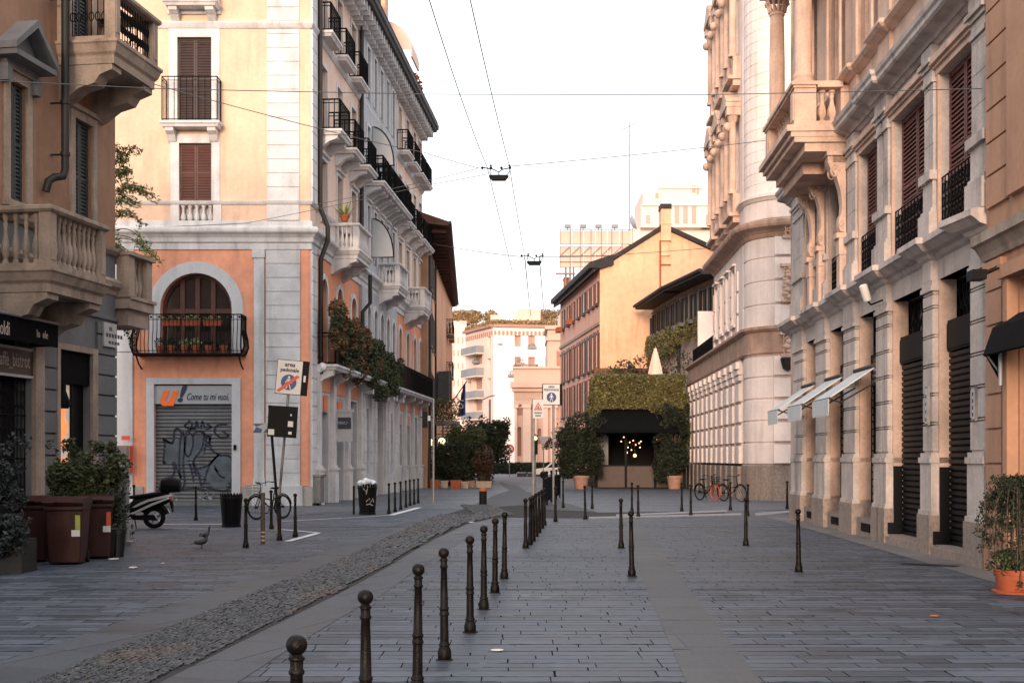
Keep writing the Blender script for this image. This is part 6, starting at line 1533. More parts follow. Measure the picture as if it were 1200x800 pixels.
# ================================================================== signs
def ring2(T, r, z, n=24): return [T @ Vector((r*math.cos(2*PI*k/n), z, r*math.sin(2*PI*k/n))) for k in range(n)]
def disc(mb, cx, cz, y, r, n=24): mb.add([(cx+r*math.cos(2*PI*k/n), y, cz+r*math.sin(2*PI*k/n)) for k in range(n)], [tuple(range(n))])
def figure(mb, cx, cz, y, s):
    disc(mb, cx, cz+.30*s, y, .075*s, 12)
    mb.add([(cx-.09*s,y,cz+.2*s),(cx+.09*s,y,cz+.2*s),(cx+.06*s,y,cz-.08*s),(cx-.06*s,y,cz-.08*s)], [(0,1,2,3)])
    mb.add([(cx-.06*s,y,cz-.08*s),(cx,y,cz-.08*s),(cx-.1*s,y,cz-.4*s),(cx-.17*s,y,cz-.4*s)], [(0,1,2,3)]); mb.add([(cx,y,cz-.08*s),(cx+.06*s,y,cz-.08*s),(cx+.17*s,y,cz-.4*s),(cx+.1*s,y,cz-.4*s)], [(0,1,2,3)])
    mb.add([(cx-.09*s,y,cz+.2*s),(cx-.06*s,y,cz+.12*s),(cx-.19*s,y,cz-.06*s),(cx-.22*s,y,cz-.02*s)], [(0,1,2,3)]); mb.add([(cx+.09*s,y,cz+.2*s),(cx+.22*s,y,cz-.02*s),(cx+.19*s,y,cz-.06*s),(cx+.06*s,y,cz+.12*s)], [(0,1,2,3)])
# leaning post with the 'area pedonale' end sign
def leaning(base, top_px, Ytop, name, lab, cat):
    b = Vector((*gp(*base), 0)); t = Vector(ap(*top_px, Ytop)); ax = (t-b); return b, t, ax
b = Vector((*gp(323,629), 0)); Yb = b.y; t = Vector(ap(338.5, 421, Yb-.3)); L = (t-b).length; ang = math.atan2(t.x-b.x, t.z-b.z)
r = thing('pedestrian_zone_sign', 'leaning grey post, white sign reading area pedonale with the blue disc struck out in red', 'sign', tuple(b))
T = Matrix.Translation(b) @ Matrix.Rotation(ang, 4, 'Y')
mb = MB(T); mb.tube([(0,0,0),(0,0,L-.1)], .03, 10); mb.build('post', 'pole_metal', r)
T2 = T @ Matrix.Translation((0,-.05,0)); w2, h2 = .27, .36; zc = L-.38
mb = MB(T2); mb.box(-w2-.012, w2+.13, -.02, .08, zc-h2-.012, zc+h2+.012); mb.build('sign_box', 'black_metal', r)
mb = MB(T2); mb.box(-w2, w2, -.026, -.019, zc-h2, zc+h2); pan = mb.build('sign_panel', 'sign_white', r)
mb = MB(T2); disc(mb, 0, zc-.11, -.029, .17); mb.build('blue_disc', 'sign_blue', pan)
mb = MB(T2); figure(mb, 0, zc-.11, -.032, .36); mb.build('walker', 'sign_white', pan)
mb = MB(T2); mb.add([(-.25,-.035,zc-.3),(-.19,-.035,zc-.33),(.23,-.035,zc+.02),(.17,-.035,zc+.06)], [(0,1,2,3)]); mb.build('red_bar', 'sign_red', pan)
text('area', .13, T2 @ Matrix.Translation((0,-.03,zc+.27)), 'ink', pan, bold=.003); text('pedonale', .115, T2 @ Matrix.Translation((0,-.03,zc+.155)), 'ink', pan, bold=.003, sx=.95)
mb = MB(T2); mb.box(w2+.04, w2+.09, -.024, -.02, zc-.08, zc+.06); mb.build('sticker', 'sign_white', r)
# second post leaning the other way with the black back of a sign and a direction arrow
b = Vector((*gp(328,631), 0)); t = Vector(ap(320.5, 478, b.y+.5)); L = (t-b).length; ang = math.atan2(t.x-b.x, t.z-b.z)
r = thing('sign_back_post', 'dark post leaning left with the black stickered back of a square sign on top', 'sign', tuple(b))
T = Matrix.Translation(b) @ Matrix.Rotation(ang, 4, 'Y') @ Matrix.Rotation(-.02, 4, 'X')
mb = MB(T); mb.tube([(0,0,0),(0,0,L)], .03, 10); mb.build('post', 'black_metal', r)
T3 = T @ Matrix.Rotation(-ang+.06, 4, 'Y'); zc = L*math.cos(ang)-.33; 
c = Vector(ap(331.5, 494, b.y)); T3 = Matrix.Translation(c) @ Matrix.Rotation(.06, 4, 'Y')
mb = MB(T3); mb.box(-.31, .31, -.06, -.03, -.33, .33); mb.box(-.02,.02,-.02,.0,-.3,.3); mb.build('sign_back', 'black_metal', r)
mb = MB(T3); mb.box(-.29, -.16, -.066, -.06, -.29, -.17); mb.box(.12, .23, -.066, -.06, -.10, .02); mb.box(.14, .21, -.066, -.06, -.26, -.2); mb.box(.16, .19, -.066, -.06, .13, .17); mb.build('sticker', 'sign_white', r)
c = Vector(ap(307.5, 501.5, b.y+.2)); T3 = Matrix.Translation(c) @ Matrix.Rotation(-.03, 4, 'Y')
mb = MB(T3); mb.prism([(-.2,-.1),(.24,-.12),(.24,.1),(-.22,.12),(-.15,.02)], -.03, -.01, 'y'); mb.build('arrow_sign', 'sign_grey', r)
mb = MB(T3); mb.add([(-.2,-.033,-.09),(-.02,-.033,-.1),(.0,-.033,-.02),(-.12,-.033,.03)], [(0,1,2,3)]); mb.add([(-.2,-.033,.1),(.05,-.033,.09),(-.12,-.033,.04)], [(0,1,2)]); mb.add([(.02,-.033,-.1),(.22,-.033,-.1),(.2,-.033,-.03),(.08,-.033,-.02)], [(0,1,2,3)]); mb.build('arrow_mark', 'sign_blue', r)
# low striped post
x, y = gp(308,637); r = thing('striped_post', 'low brownish post with pale tape round its foot in front of the left bicycle', 'post', (x, y, 0))
mb = MB(); mb.tube([(x,y,0),(x,y,1.02)], .045, 10); mb.build('post', 'bark', r)
mb = MB()
for z in (.06, .14, .22): mb.tube([(x,y,z),(x,y,z+.03)], .048, 10)
mb.build('tape', 'beige_planter', r)
# area pedonale sign on a straight pole
x, y = gp(648.5,591); Y = y; r = thing('pedestrian_zone_sign', 'straight pole with a square white sign reading AREA PEDONALE above a blue walker disc', 'sign', (x, y, 0))
zt, zb = EYE+(537-450.5)/FPX*Y, EYE+(537-474)/FPX*Y; zc = (zt+zb)/2; xc = (646-600)/FPX*Y
mb = MB(); mb.tube([(x,y,0),(x,y,zt-.1)], .045, 10); mb.build('post', 'pole_metal', r)
T = Matrix.Translation((xc, y-.06, zc)) @ Matrix.Rotation(.12, 4, 'Z'); h = (zt-zb)/2; w2 = .31
mb = MB(T); mb.box(-w2-.02, w2+.1, -.02, .07, -h-.02, h+.02); mb.build('sign_box', 'black_metal', r)
mb = MB(T); mb.box(-w2, w2, -.027, -.019, -h, h); pan = mb.build('sign_panel', 'sign_white', r)
mb = MB(T); disc(mb, 0, -.1, -.031, .18); mb.build('blue_disc', 'sign_blue', pan)
mb = MB(T); figure(mb, 0, -.1, -.035, .38); mb.build('walker', 'sign_white', pan)
text('AREA', .1, T @ Matrix.Translation((0,-.03,h-.09)), 'ink', pan, bold=.003); text('PEDONALE', .11, T @ Matrix.Translation((0,-.03,h-.2)), 'ink', pan, bold=.003)
# warning sign
x, y = gp(625,599); Y = y; r = thing('warning_sign', 'pole with a white plate showing a red warning triangle above two lines of text', 'sign', (x, y, 0))
zt, zb = EYE+(537-468)/FPX*Y, EYE+(537-490)/FPX*Y; zc = (zt+zb)/2; xc = (630.5-600)/FPX*Y
mb = MB(); mb.tube([(x,y,0),(x,y,zt+.02)], .045, 10); mb.build('post', 'pole_metal', r)
T = Matrix.Translation((xc, y-.06, zc)) @ Matrix.Rotation(.05, 4, 'Z'); h = (zt-zb)/2
mb = MB(T); mb.box(-.17, .17, -.02, .0, -h, h); pan = mb.build('sign_panel', 'sign_white', r)
mb = MB(T); a = [(-.14,-.03,-.04),(.14,-.03,-.04),(0,-.03,.22)]; i_ = [(-.085,-.03,-.01),(.085,-.03,-.01),(0,-.03,.15)]
mb.add(a+i_, [(0,1,4,3),(1,2,5,4),(2,0,3,5)]); mb.build('red_triangle', 'sign_red', pan)
mb = MB(T); mb.box(-.018, .018, -.032, -.03, .0, .09); mb.box(-.06,-.035,-.032,-.03,0,.03); mb.box(.035,.06,-.032,-.03,0,.03)
for z, w_ in ((-.13, .12), (-.22, .09)):
    for i in range(6): mb.box(-w_+i*w_/3, -w_+(i+.75)*w_/3, -.026, -.021, z-.02, z+.025)
mb.build('sign_writing', 'ink', pan)
# traffic light
x, Y = (627-600)/FPX*62, 62.; r = thing('traffic_light', 'small traffic light showing red behind the warning sign pole', 'traffic light', (x, Y, 0))
mb = MB(); mb.tube([(x,Y,0),(x,Y,2.9)], .05, 8); mb.build('post', 'pole_metal', r)
z0, z1 = EYE+(537-525)/FPX*Y, EYE+(537-511)/FPX*Y+.05; mb = MB(); mb.box(x-.13, x+.13, Y-.25, Y-.05, z0-.3, z1)
for k in range(3): mb.tube([(x,Y-.25,z1-.15-.3*k),(x,Y-.36,z1-.13-.3*k)], .1, 10, caps=False)
mb.build('signal_box', 'black_metal', r)
mb = MB(); mb.ball((x, Y-.27, z1-.15), .1, 12, 8); mb.build('red_lamp', 'red_lamp', r)
# yield sign triangle further back
x, Y, z = ap(637, 516, 64); r = thing('give_way_sign', 'dark back of a triangular give-way sign beside the left potted tree', 'sign', (x, Y, 0)); mb = MB(); mb.prism([(x-.28,z+.2),(x+.28,z+.2),(x,z-.28)], Y-.02, Y, 'y'); mb.build('sign_back', 'far_grey', r); mb = MB(); mb.tube([(x,Y+.03,0),(x,Y+.03,z+.1)], .03, 6); mb.build('post', 'pole_metal', r)
# slim grey post on the left of the street
x, y = gp(508,589.5); r = thing('signal_post', 'slim pale grey post with two dark signal boxes, seen from behind, near the hedge', 'post', (x, y, 0)); mb = MB(); mb.tube([(x,y,0),(x,y,.3),(x,y,EYE+(537-467)/FPX*y)], [.06,.045,.04], 10); mb.build('post', 'pole_metal', r)
mb = MB(); mb.box((495-600)/FPX*y, (501-600)/FPX*y, y-.1, y+.15, EYE+(537-501)/FPX*y, EYE+(537-482)/FPX*y); mb.box(x-.5, x, y-.02, y+.02, EYE+(537-489)/FPX*y, EYE+(537-488)/FPX*y); mb.build('signal_box', 'black_metal', r)
mb = MB(); mb.box((501.5-600)/FPX*y, (504.5-600)/FPX*y, y-.1, y+.1, EYE+(537-493)/FPX*y, EYE+(537-487)/FPX*y); mb.build('small_box', 'sign_grey', r)
# lit globe lamp
x, Y, z = ap(511, 518, 78); r = thing('globe_lamp', 'lit pale yellow globe lamps glowing above the hedge', 'street lamp', (x, Y, 0)); mb = MB(); mb.ball((x-.3, Y, z), .2, 12, 8); mb.ball((x+.35, Y, z+.05), .22, 12, 8); mb.build('globe', 'globe_lit', r); mb = MB(); mb.tube([(x,Y,0),(x,Y,z-.3)], .05, 8); mb.tube([(x-.3,Y,z-.28),(x+.35,Y,z-.28)], .03, 6); mb.build('post', 'iron', r)
# black cylinder bollard
x, y = gp(566,591); r = thing('cylinder_bollard', 'stout black cylinder bollard with a reddish cap in the dark lane', 'bollard', (x, y, 0)); mb = MB(); mb.lathe([(.14,0),(.14,.5),(.13,.52)], x, y, 0, 16); mb.build('body', 'black_metal', r); mb = MB(); mb.lathe([(.145,.5),(.145,.56),(.12,.62),(.02,.64)], x, y, 0, 16); mb.build('cap', 'terracotta', r)
# ================================================================== litter bins
def bin_(x, y, h, w_, lab, full):
    r = thing('litter_bin', lab, 'bin', (x, y, 0)); mb = MB(); n = 22
    for k in range(n):
        a = 2*PI*k/n; a2 = a+2*PI/n*.78
        q0, q1 = w_*.40, w_*.5
        mb.add([(x+q0*math.cos(a),y+q0*math.sin(a),.05),(x+q0*math.cos(a2),y+q0*math.sin(a2),.05),(x+q1*math.cos(a2),y+q1*math.sin(a2),h-.04),(x+q1*math.cos((a+a2)/2),y+q1*math.sin((a+a2)/2),h+.02),(x+q1*math.cos(a),y+q1*math.sin(a),h-.04)], [(0,1,2,3,4)])
    mb.build('slatted_body', 'black_metal', r)
    mb = MB(); mb.lathe([(w_*.43,0),(w_*.43,.06),(w_*.39,.07)], x, y, 0, 22); mb.lathe([(w_*.505,h-.14),(w_*.515,h-.14),(w_*.515,h-.1),(w_*.505,h-.1)], x, y, 0, 22); mb.lathe([(w_*.37,.06),(w_*.46,h-.12)], x, y, 0, 22); mb.build('rim', 'black_metal', r)
    if full:
        mb = MB(); rr = random.Random(2)
        for k in range(9): mb.ball((x+rr.uniform(-.2,.2), y+rr.uniform(-.2,.1), h-.02+rr.uniform(-.02,.12)), rr.uniform(.09,.15), 9, 6, sz=.75)
        for v in mb.v: d = mnoise.noise_vector(v*9)*.045; v += d
        o = mb.build('rubbish_bag', 'plastic_bag'); tag(o, 'crumpled white and pale blue plastic bags heaped on the overflowing bin', 'rubbish')
        mb = MB(); mb.fl(x-w_*.5-.14, x-w_*.5-.08, -y-.02, -y+.04, 0, h-.06); mb.build('side_post', 'black_metal', r)
        mb = MB()
        for P in ([(-.1,.8),(0,.7),(.05,.85),(.0,.62)],[(.0,.4),(.1,.5),(.12,.35),(.2,.5),(.22,.38)],[(0,.3),(.1,.33),(.2,.28)]):
            mb.tube([(x+p[0], y-w_*.47-(p[1]-.3)*.03, p[1]) for p in P], .012, 4)
        mb.build('graffiti', 'letter_cream', r)
bin_(*gp(430.5,602.5), .93, .60, 'black slatted litter bin overflowing with white plastic bags by the orange building', True)
bin_(*gp(271,617), .83, .56, 'empty black slatted litter bin in front of the graffitied shutter', False)
# ================================================================== wheeled bins
def wheelie(px, py, w_, h, lab, yaw=0., st='sticker_green'):
    x, y = gp(px, py); r = thing('wheeled_bin', lab, 'bin', (x, y, 0), 'brown wheeled bins'); T = Matrix.Translation((x, y+.3, 0)) @ Matrix.Rotation(yaw, 4, 'Z')
    a = w_/2; mb = MB(T)
    q0, q1 = .80, 1.
    def ring(k, z, dy=.32): return [(-a*k,-dy*k,z),(a*k,-dy*k,z),(a*k,dy*k,z),(-a*k,dy*k,z)]
    vs = ring(.80,.03)+ring(.82,.1)+ring(.97,h-.2)+ring(1.0,h-.18)+ring(1.,h-.1); fs = [(3,2,1,0),(16,17,18,19)]
    for j in range(4):
        for k in range(4): fs.append((j*4+k, j*4+(k+1)%4, (j+1)*4+(k+1)%4, (j+1)*4+k))
    mb.add(vs, fs); mb.fl(-a*1.04, a*1.04, .30, .345, h-.19, h-.12)
    for s_ in (-.5, .5): mb.add([(a*s_-.02,-.272,.12),(a*s_+.02,-.272,.12),(a*s_+.03,-.325,h-.22),(a*s_-.03,-.325,h-.22)], [(0,1,2,3)])
    o = mb.build('body', 'brown_plastic', r); bv = o.modifiers.new('edge', 'BEVEL'); bv.width = .02; bv.segments = 2
    mb = MB(T); mb.prism([(-.37,h-.1),(.34,h-.1),(.36,h-.02),(.1,h+.03),(-.3,h+.0),(-.39,h-.06)], -a*1.05, a*1.05, 'x'); mb.tube([(-a*.8,.42,h-.06),(a*.8,.42,h-.06)], .018, 8); mb.tube([(-a*.4,-.37,h-.07),(-a*.4,-.42,h-.05),(a*.4,-.42,h-.05),(a*.4,-.37,h-.07)], .014, 6)
    o = mb.build('lid', 'brown_plastic', r); bv = o.modifiers.new('edge', 'BEVEL'); bv.width = .015; bv.segments = 2
    for s_ in (-1, 1): mb = MB(T); mb.tube([(s_*a*.9,.30,.1),(s_*a*.75,.30,.1)], .1, 14); mb.build('wheel', 'rubber', r)
    if st:
        mb = MB(T); zc = h*.62; yy = -(.80+.2*zc/h)*.32-.012; mb.add([(a*.42,yy+.01,zc-.09),(a*.85,yy+.01,zc-.09),(a*.85,yy-.012,zc+.14),(a*.42,yy-.012,zc+.14)], [(0,1,2,3)]); s1 = mb.build('sticker', st, r)
        mb = MB(T); mb.add([(a*.40,yy+.003,zc-.2),(a*.84,yy+.003,zc-.2),(a*.84,yy-.008,zc-.095),(a*.40,yy-.008,zc-.095)], [(0,1,2,3)]); mb.build('label_strip', 'sign_white', s1)
    return r
wheelie(72, 662, .60, 1.06, 'brown wheeled bin with a green sticker, nearest and in the middle of three', .12)
wheelie(33, 659, .55, 1.06, 'brown wheeled bin without sticker, at the left end of three', .05, None)
wheelie(106, 655, .56, 1.06, 'brown wheeled bin with a red and green sticker, right end of three', .3, 'sticker_red')
for i, (px, py, lab) in enumerate(((123,654,'left one of a pair of small black plant tubs behind the brown bins'),(135,653,'right one of a pair of small black plant tubs behind the brown bins'))):
    x, y = gp(px, py); r = thing('plant_tub', lab, 'planter', (x, y+.15, 0), 'black plant tubs'); mb = MB(); mb.lathe([(.1,0),(.135,.40),(.15,.40),(.15,.47),(.125,.47),(.12,.42),(.01,.42)], x, y+.15, 0, 14); mb.build('tub', 'dark_plastic', r)
    mb = MB(); leaves(mb, [(x+.02,y+.2,.8,.18,.2,.38)], 260, .07); mb.build('foliage', 'leaf_dark', r)
# painted slab post with speckled graffiti behind the bins
x, y = gp(142, 640); r = thing('stone_post', 'pale blotched stone post between the bushes and the scooter', 'post', (x, y, 0)); mb = MB(); mb.box(x-.1, x+.1, y, y+.2, 0, 1.95); mb.box(x-.16, x+.2, y-.05, y+.25, 0, .1); mb.build('post', 'zinc', r)
mb = MB(); leaves(mb, [(x,y-.05,1.0,.2,.12,.9)], 260, .07, .2); mb.build('ivy', 'leaf_dark', r)
# red box on the wall pier
x, Y, z = ap(147, 540, 45.85); mb = MB(); mb.box(x-.25, x+.25, 45.55, 45.9, z-.4, z+.55); mb.m = 1; mb.box(x-.05, x+.25, 45.54, 45.55, z+.75, z+.9); mb.fl(x-.2, x+.2, -45.55, -45.5, z-.1, z+.1); o = mb.build('letter_box', ['sign_red', 'sign_red']); tag(o, 'dark red letter box on the grey pier left of the roller shutter', 'letter box')
# ================================================================== bushes and trees
def bush(name, lab, blobs, n, size, mat, cat='bush', stems=0, group=None, droop=0., core=True, tr=random.Random(4)):
    cx = sum(b[0] for b in blobs)/len(blobs); cy = sum(b[1] for b in blobs)/len(blobs)
    r = thing(name, lab, cat, (cx, cy, 0), group); mb = MB(); leaves(mb, blobs, n, size, .6, droop); mb.build('foliage', mat, r)
    mb = MB()
    for b in blobs[:max(stems, 1)*3]:
        mb.tube([(cx+tr.uniform(-.1,.1), cy+tr.uniform(-.1,.1), 0), ((cx+b[0])/2, (cy+b[1])/2, b[2]*.55), (b[0], b[1], b[2])], [.035, .025, .01], 6)
    mb.build('stem', 'bark', r); return r
def bl(px0, px1, py0, py1, Y, n, rx, rz=None, ry=.35, sd=1):
    q = random.Random(sd); out = []
    for _ in range(n):
        px, py = q.uniform(px0, px1), q.uniform(py0, py1); x, y, z = ap(px, py, Y+q.uniform(-ry, ry)); out.append((x, y, z, rx*q.uniform(.8,1.2), rx*q.uniform(.8,1.2), (rz or rx)*q.uniform(.8,1.2)))
    return out
bush('potted_shrub', 'large dark leafy shrub behind the brown bins', bl(66,132,545,600,22.6,34,.24,None,.35,2)+bl(58,142,518,545,22.6,34,.09,None,.3,3)+bl(128,150,530,600,22.6,16,.09,None,.3,33), 20000, .085, 'leaf_mid', 'shrub', 4)
mb = MB(); xa, _ = (50-600)/FPX*22.6, 0; mb.box(xa, xa+1.3, 22.3, 22.9, 0, .45); o = mb.build('trough_planter', 'dark_plastic'); tag(o, 'dark trough planter under the large shrub behind the brown bins', 'planter')
bush('potted_shrub', 'bluish grey leafy shrub cut by the left edge of the view', bl(-40,12,540,635,19.0,34,.24,None,.35,5)+bl(-30,34,512,650,19.0,34,.09,None,.3,6), 20000, .075, 'leaf_grey', 'shrub', 4)
mb = MB(); x, y = gp(-8, 672); mb.box(x-.5, x+.42, y, y+.6, 0, .5); o = mb.build('trough_planter', 'dark_plastic'); tag(o, 'dark trough planter at the bottom of the left edge shrub', 'planter')
# vine hanging off the dark house
r = thing('climbing_vine', 'fresh green vine with trailing twigs at the corner of the dark house', 'plant', (-8.7, 28.6, 0)); mb = MB(); tw = MB(); q = random.Random(8)
for (x0, y0, x1, y1) in ((134,168,150,215),(134,195,160,175),(134,225,182,232),(134,228,172,222),(134,262,152,250),(134,275,185,305),(134,280,178,300),(134,285,172,325),(134,210,150,203),(134,180,146,190),(134,240,158,238),(134,270,170,285),(134,290,160,315),(134,255,165,262)):
    n = 9; pts = []
    for k in range(n+1):
        t = k/n; px = x0+(x1-x0)*t; py = y0+(y1-y0)*t-8*math.sin(PI*t); pts.append(Vector(ap(px, py, 28.6+t*.2)))
    tw.tube(pts, .010, 4)
    for p in pts[1:]:
        bls = [(p.x, p.y, p.z-.03, .15, .15, .11)]; leaves(mb, bls, 20, .12, .2, .6, .28, q)
mb.build('foliage', 'leaf_fresh', r); tw.build('twig', 'bark', r)
mb = MB(); mb.tube([(-9.4,27.8,0),(-9.3,28.5,3),(-9.2,28.6,6),(-9.0,28.6,7.5)], .04, 6); mb.build('trunk', 'bark', r)
mb = MB(); x, Y, z = ap(149, 372, 28.4); leaves(mb, [(x, Y, z, .12, .15, .45), (x+.12, Y, z-.35, .1, .1, .35)], 200, .08, .2, .9); o = mb.build('hanging_plant', 'leaf_dark'); tag(o, 'dark trailing plant under the small corner balcony of the dark house', 'plant')
# weeping potted plant on the right
x, y = gp(1203, 697); y += .3; r = thing('potted_weeping_tree', 'small weeping dark tree in a terracotta pot at the right edge', 'potted plant', (x, y, 0))
mb = MB(); mb.lathe([(.22,0),(.24,.02),(.27,.24),(.285,.24),(.29,.30),(.25,.30),(.24,.25),(.01,.25)], x, y, 0, 28); mb.lathe([(.27,0),(.3,.0),(.31,.03),(.25,.035)], x, y, 0, 28); mb.build('pot', 'terracotta', r)
mb = MB(); mb.tube([(x,y,.2),(x+.03,y,.6),(x-.02,y,1.0),(x,y,1.35)], [.035,.03,.025,.015], 8); mb.build('trunk', 'bark', r)
mb = MB(); tw = MB(); q = random.Random(11)
for k in range(46):
    a = q.uniform(0, 2*PI); R1 = q.uniform(.15, .56); z0 = q.uniform(1.0, 1.42); z1 = z0-q.uniform(.4, 1.0); pts = []
    for j in range(8):
        t = j/7; pts.append(Vector((x+R1*math.cos(a)*math.sin(t*PI/2)**.7, y+R1*math.sin(a)*math.sin(t*PI/2)**.7, z0+.12*math.sin(t*PI)-(z0-z1)*t**1.8)))
    tw.tube(pts, .006, 4)
    for p in pts[1:]: leaves(mb, [(p.x, p.y, p.z, .05, .05, .065)], 16, .058, .2, .8, .4, q)
leaves(mb, [(x,y,1.3,.3,.3,.2),(x+.1,y,1.15,.25,.25,.2)], 1300, .055, .5, .5); mb.build('foliage', 'leaf_dark', r); tw.build('twig', 'bark', r)
mb = MB(); leaves(mb, [(x-.05,y-.05,.42,.27,.25,.16),(x-.2,y-.1,.36,.14,.14,.16)], 1400, .05, .5, .3); mb.build('underplanting', 'leaf_mid', r)
# street planters, hedge and trees beyond the left corner
pl = [(514,523,572,560,'terracotta','terracotta planter at the left end of the hedge'),(516.5,525,571.5,563,'beige_planter','low beige planter box beside the left terracotta planter'),(528,540,573,562.5,'terracotta','terracotta planter under the middle of the hedge'),(540,549,572,564,'beige_planter','beige planter box right of the middle terracotta planter'),(549,556,571,563,'clay_pot','narrow clay planter box between beige ones'),(558,576,571,563.5,'beige_planter','long beige planter box at the right end of the hedge')]
pl[0] = (504,515,572.5,562,'terracotta',pl[0][5])
for a, b, yb, yt, mt, lab in pl:
    x0, y = gp(a, yb); x1, _ = gp(b, yb); h = (yb-yt)/FPX*y; r = thing('planter', lab, 'planter', ((x0+x1)/2, y, 0), 'planters under the hedge')
    mb = MB(); mb.taper(x0+.03, x1-.03, y, y+.5, 0, h-.06, 1.08); mb.fl(x0-.02, x1+.02, -y-.54, -y+.04, h-.06, h); mb.build('box', mt, r)
    mb = MB(); mb.fl(x0+.05, x1-.05, -y-.45, -y-.05, h, h+.02); mb.build('soil', 'soil', r)
def tree(name, lab, blobs, n, size, mat, base, trunk_r=.12, cat='tree', core=False, group=None):
    r = thing(name, lab, cat, (base[0], base[1], 0), group); mb = MB(); leaves(mb, blobs, n, size, .55); mb.build('crown', mat, r)
    mb = MB(); zc = sum(b[2] for b in blobs)/len(blobs); bz = base[2] if len(base) > 2 else 0
    mb.tube([(base[0],base[1],bz),(base[0]+.05,base[1],zc*.4),(base[0],base[1],zc)], [trunk_r, trunk_r*.8, trunk_r*.4], 8)
    for b in blobs[::2]: mb.tube([(base[0],base[1],zc*.6), ((base[0]+b[0])/2, (base[1]+b[1])/2, (zc*.6+b[2])/2+.1), (b[0],b[1],b[2])], [trunk_r*.45, trunk_r*.3, trunk_r*.1], 5)
    mb.build('trunk', 'bark', r); return r
bush('hedge', 'tall dark clipped hedge above the row of planters', bl(512,552,529,558,75.5,70,.45,.55,.4,6)+bl(508,556,517,535,75.5,40,.2,.25,.4,46), 22000, .16, 'leaf_dark', 'hedge', 6)
bush('shrub', 'russet and dark green shrub at the right end of the hedge', bl(558,575,530,560,75.5,26,.36,.5,.4,7), 6000, .14, 'leaf_rust', 'shrub', 3)
bush('shrub', 'light green bushy growth above the back of the hedge', bl(526,560,505,520,80,24,.5,.5,.5,8), 6000, .16, 'leaf_mid', 'shrub', 3)
tree('round_tree', 'dark round-crowned tree behind the hedge before the white apartment block', bl(556,587,503,532,95,36,.85,.8,.8,9)+bl(547,596,492,540,95,60,.4,.4,1.,49), 17000, .24, 'leaf_dark', ((571-600)/FPX*95, 95), .14)
mb = MB(); leaves(mb, [((px-600)/FPX*140, 140, .65, 1.1, .5, .62) for px in range(574, 662, 4)], 16000, .25, .6); o = mb.build('low_hedge', 'leaf_dark'); tag(o, 'long low dark hedge along the far side of the crossing road', 'hedge')
# potted trees by the restaurant
for (px0, px1, py0, py1, Y, mt, lab, potpx, sd) in ((658,702,492,554,71.5,'leaf_dark','big dark potted tree left of the restaurant front',681,12),(772,800,480,554,71.6,'leaf_dark','tall dark potted tree at the right end of the restaurant front',790,13)):
    x = (potpx-600)/FPX*Y; r = tree('potted_tree', lab, bl(px0+3,px1-3,py0+5,py1,Y,40,.5,.5,.5,sd)+bl(px0-5,px1+6,py0-8,py1+4,Y,60,.22,.22,.7,sd+40), 17000, .17, mt, (x, Y, .5), .07, 'potted tree')
    mb = MB(); mb.lathe([(.32,0),(.42,.6),(.48,.6),(.48,.75),(.42,.75),(.4,.62),(.01,.62)], x, Y-.1, 0, 18); mb.build('pot', 'clay_pot', r)
mb = MB(); leaves(mb, bl(655,672,505,520,71.5,8,.4,.35,.4,15), 700, .15, .5); 
o = mb.build('bush', 'leaf_mid'); tag(o, 'lighter leafy bush at the left side of the left potted tree', 'bush')
mb = MB(); leaves(mb, bl(637,658,512,527,75,8,.3,.3,.4,16), 420, .17, .5); o = mb.build('bush', 'leaf_rust'); tag(o, 'sparse pinkish twiggy bush behind the two sign poles', 'bush')
# balcony planting on the corner building
r = thing('balcony_plants', 'thick autumn-tinted creeper and green plants covering the long iron balcony', 'plants', FS.pt(5, .8, 5.2)); 
q = random.Random(21); m1, m2 = MB(FS.M), MB(FS.M)
for i in range(95):
    s_ = .6+15.4*(i+q.random())/95; k = s_/16
    top = 7.25-.75*k+q.uniform(-.2,.2)+(.2*math.sin(i*.9)); bot = 5.1-q.random()*.3-(.5 if 10.5 < s_ < 14.5 else 0)
    z = q.uniform(bot, top); zz = max(min(z, top-.3), bot+.2)
    tgt = m1 if (s_ < 7.5 and q.random() < .5) or q.random() < .12 else m2
    leaves(tgt, [(s_, -(.5+q.uniform(0,.32)), zz, .5, .22, .4)], 260 if s_ < 9 else 220, .17, .5, .3, .45, q)
m1.build('autumn_creeper', 'leaf_autumn', r); m2.build('green_creeper', 'leaf_mid', r)
x, y, _ = FS.pt(3.4, .95, 0); x, Y, z = ap(404, 259, FS.pt(FS.s(404,.9),.9,0)[1]); r = thing('potted_agave', 'spiky green plant standing on the nearest stone balcony of the corner building', 'plant', (x, Y, z)); mb = MB(); q = random.Random(3)
for k in range(30):
    a = q.uniform(0, 2*PI); e = q.uniform(.2, 1.3); l = q.uniform(.5,.8); d = Vector((math.cos(a)*math.cos(e), math.sin(a)*math.cos(e), math.sin(e))); w_ = d.cross(Vector((0,0,1))).normalized()*.04; p = Vector((x,Y,z+.12)); mb.add([p-w_, p+w_, p+d*l*.6+w_*.8, p+d*l, p+d*l*.6-w_*.8], [(0,1,2,3,4)])
mb.build('leaves', 'leaf_fresh', r); mb = MB(); mb.lathe([(.12,-.02),(.18,.15),(.2,.15),(.2,.2),(.02,.2)], x, Y, z, 12); mb.build('pot', 'terracotta', r)
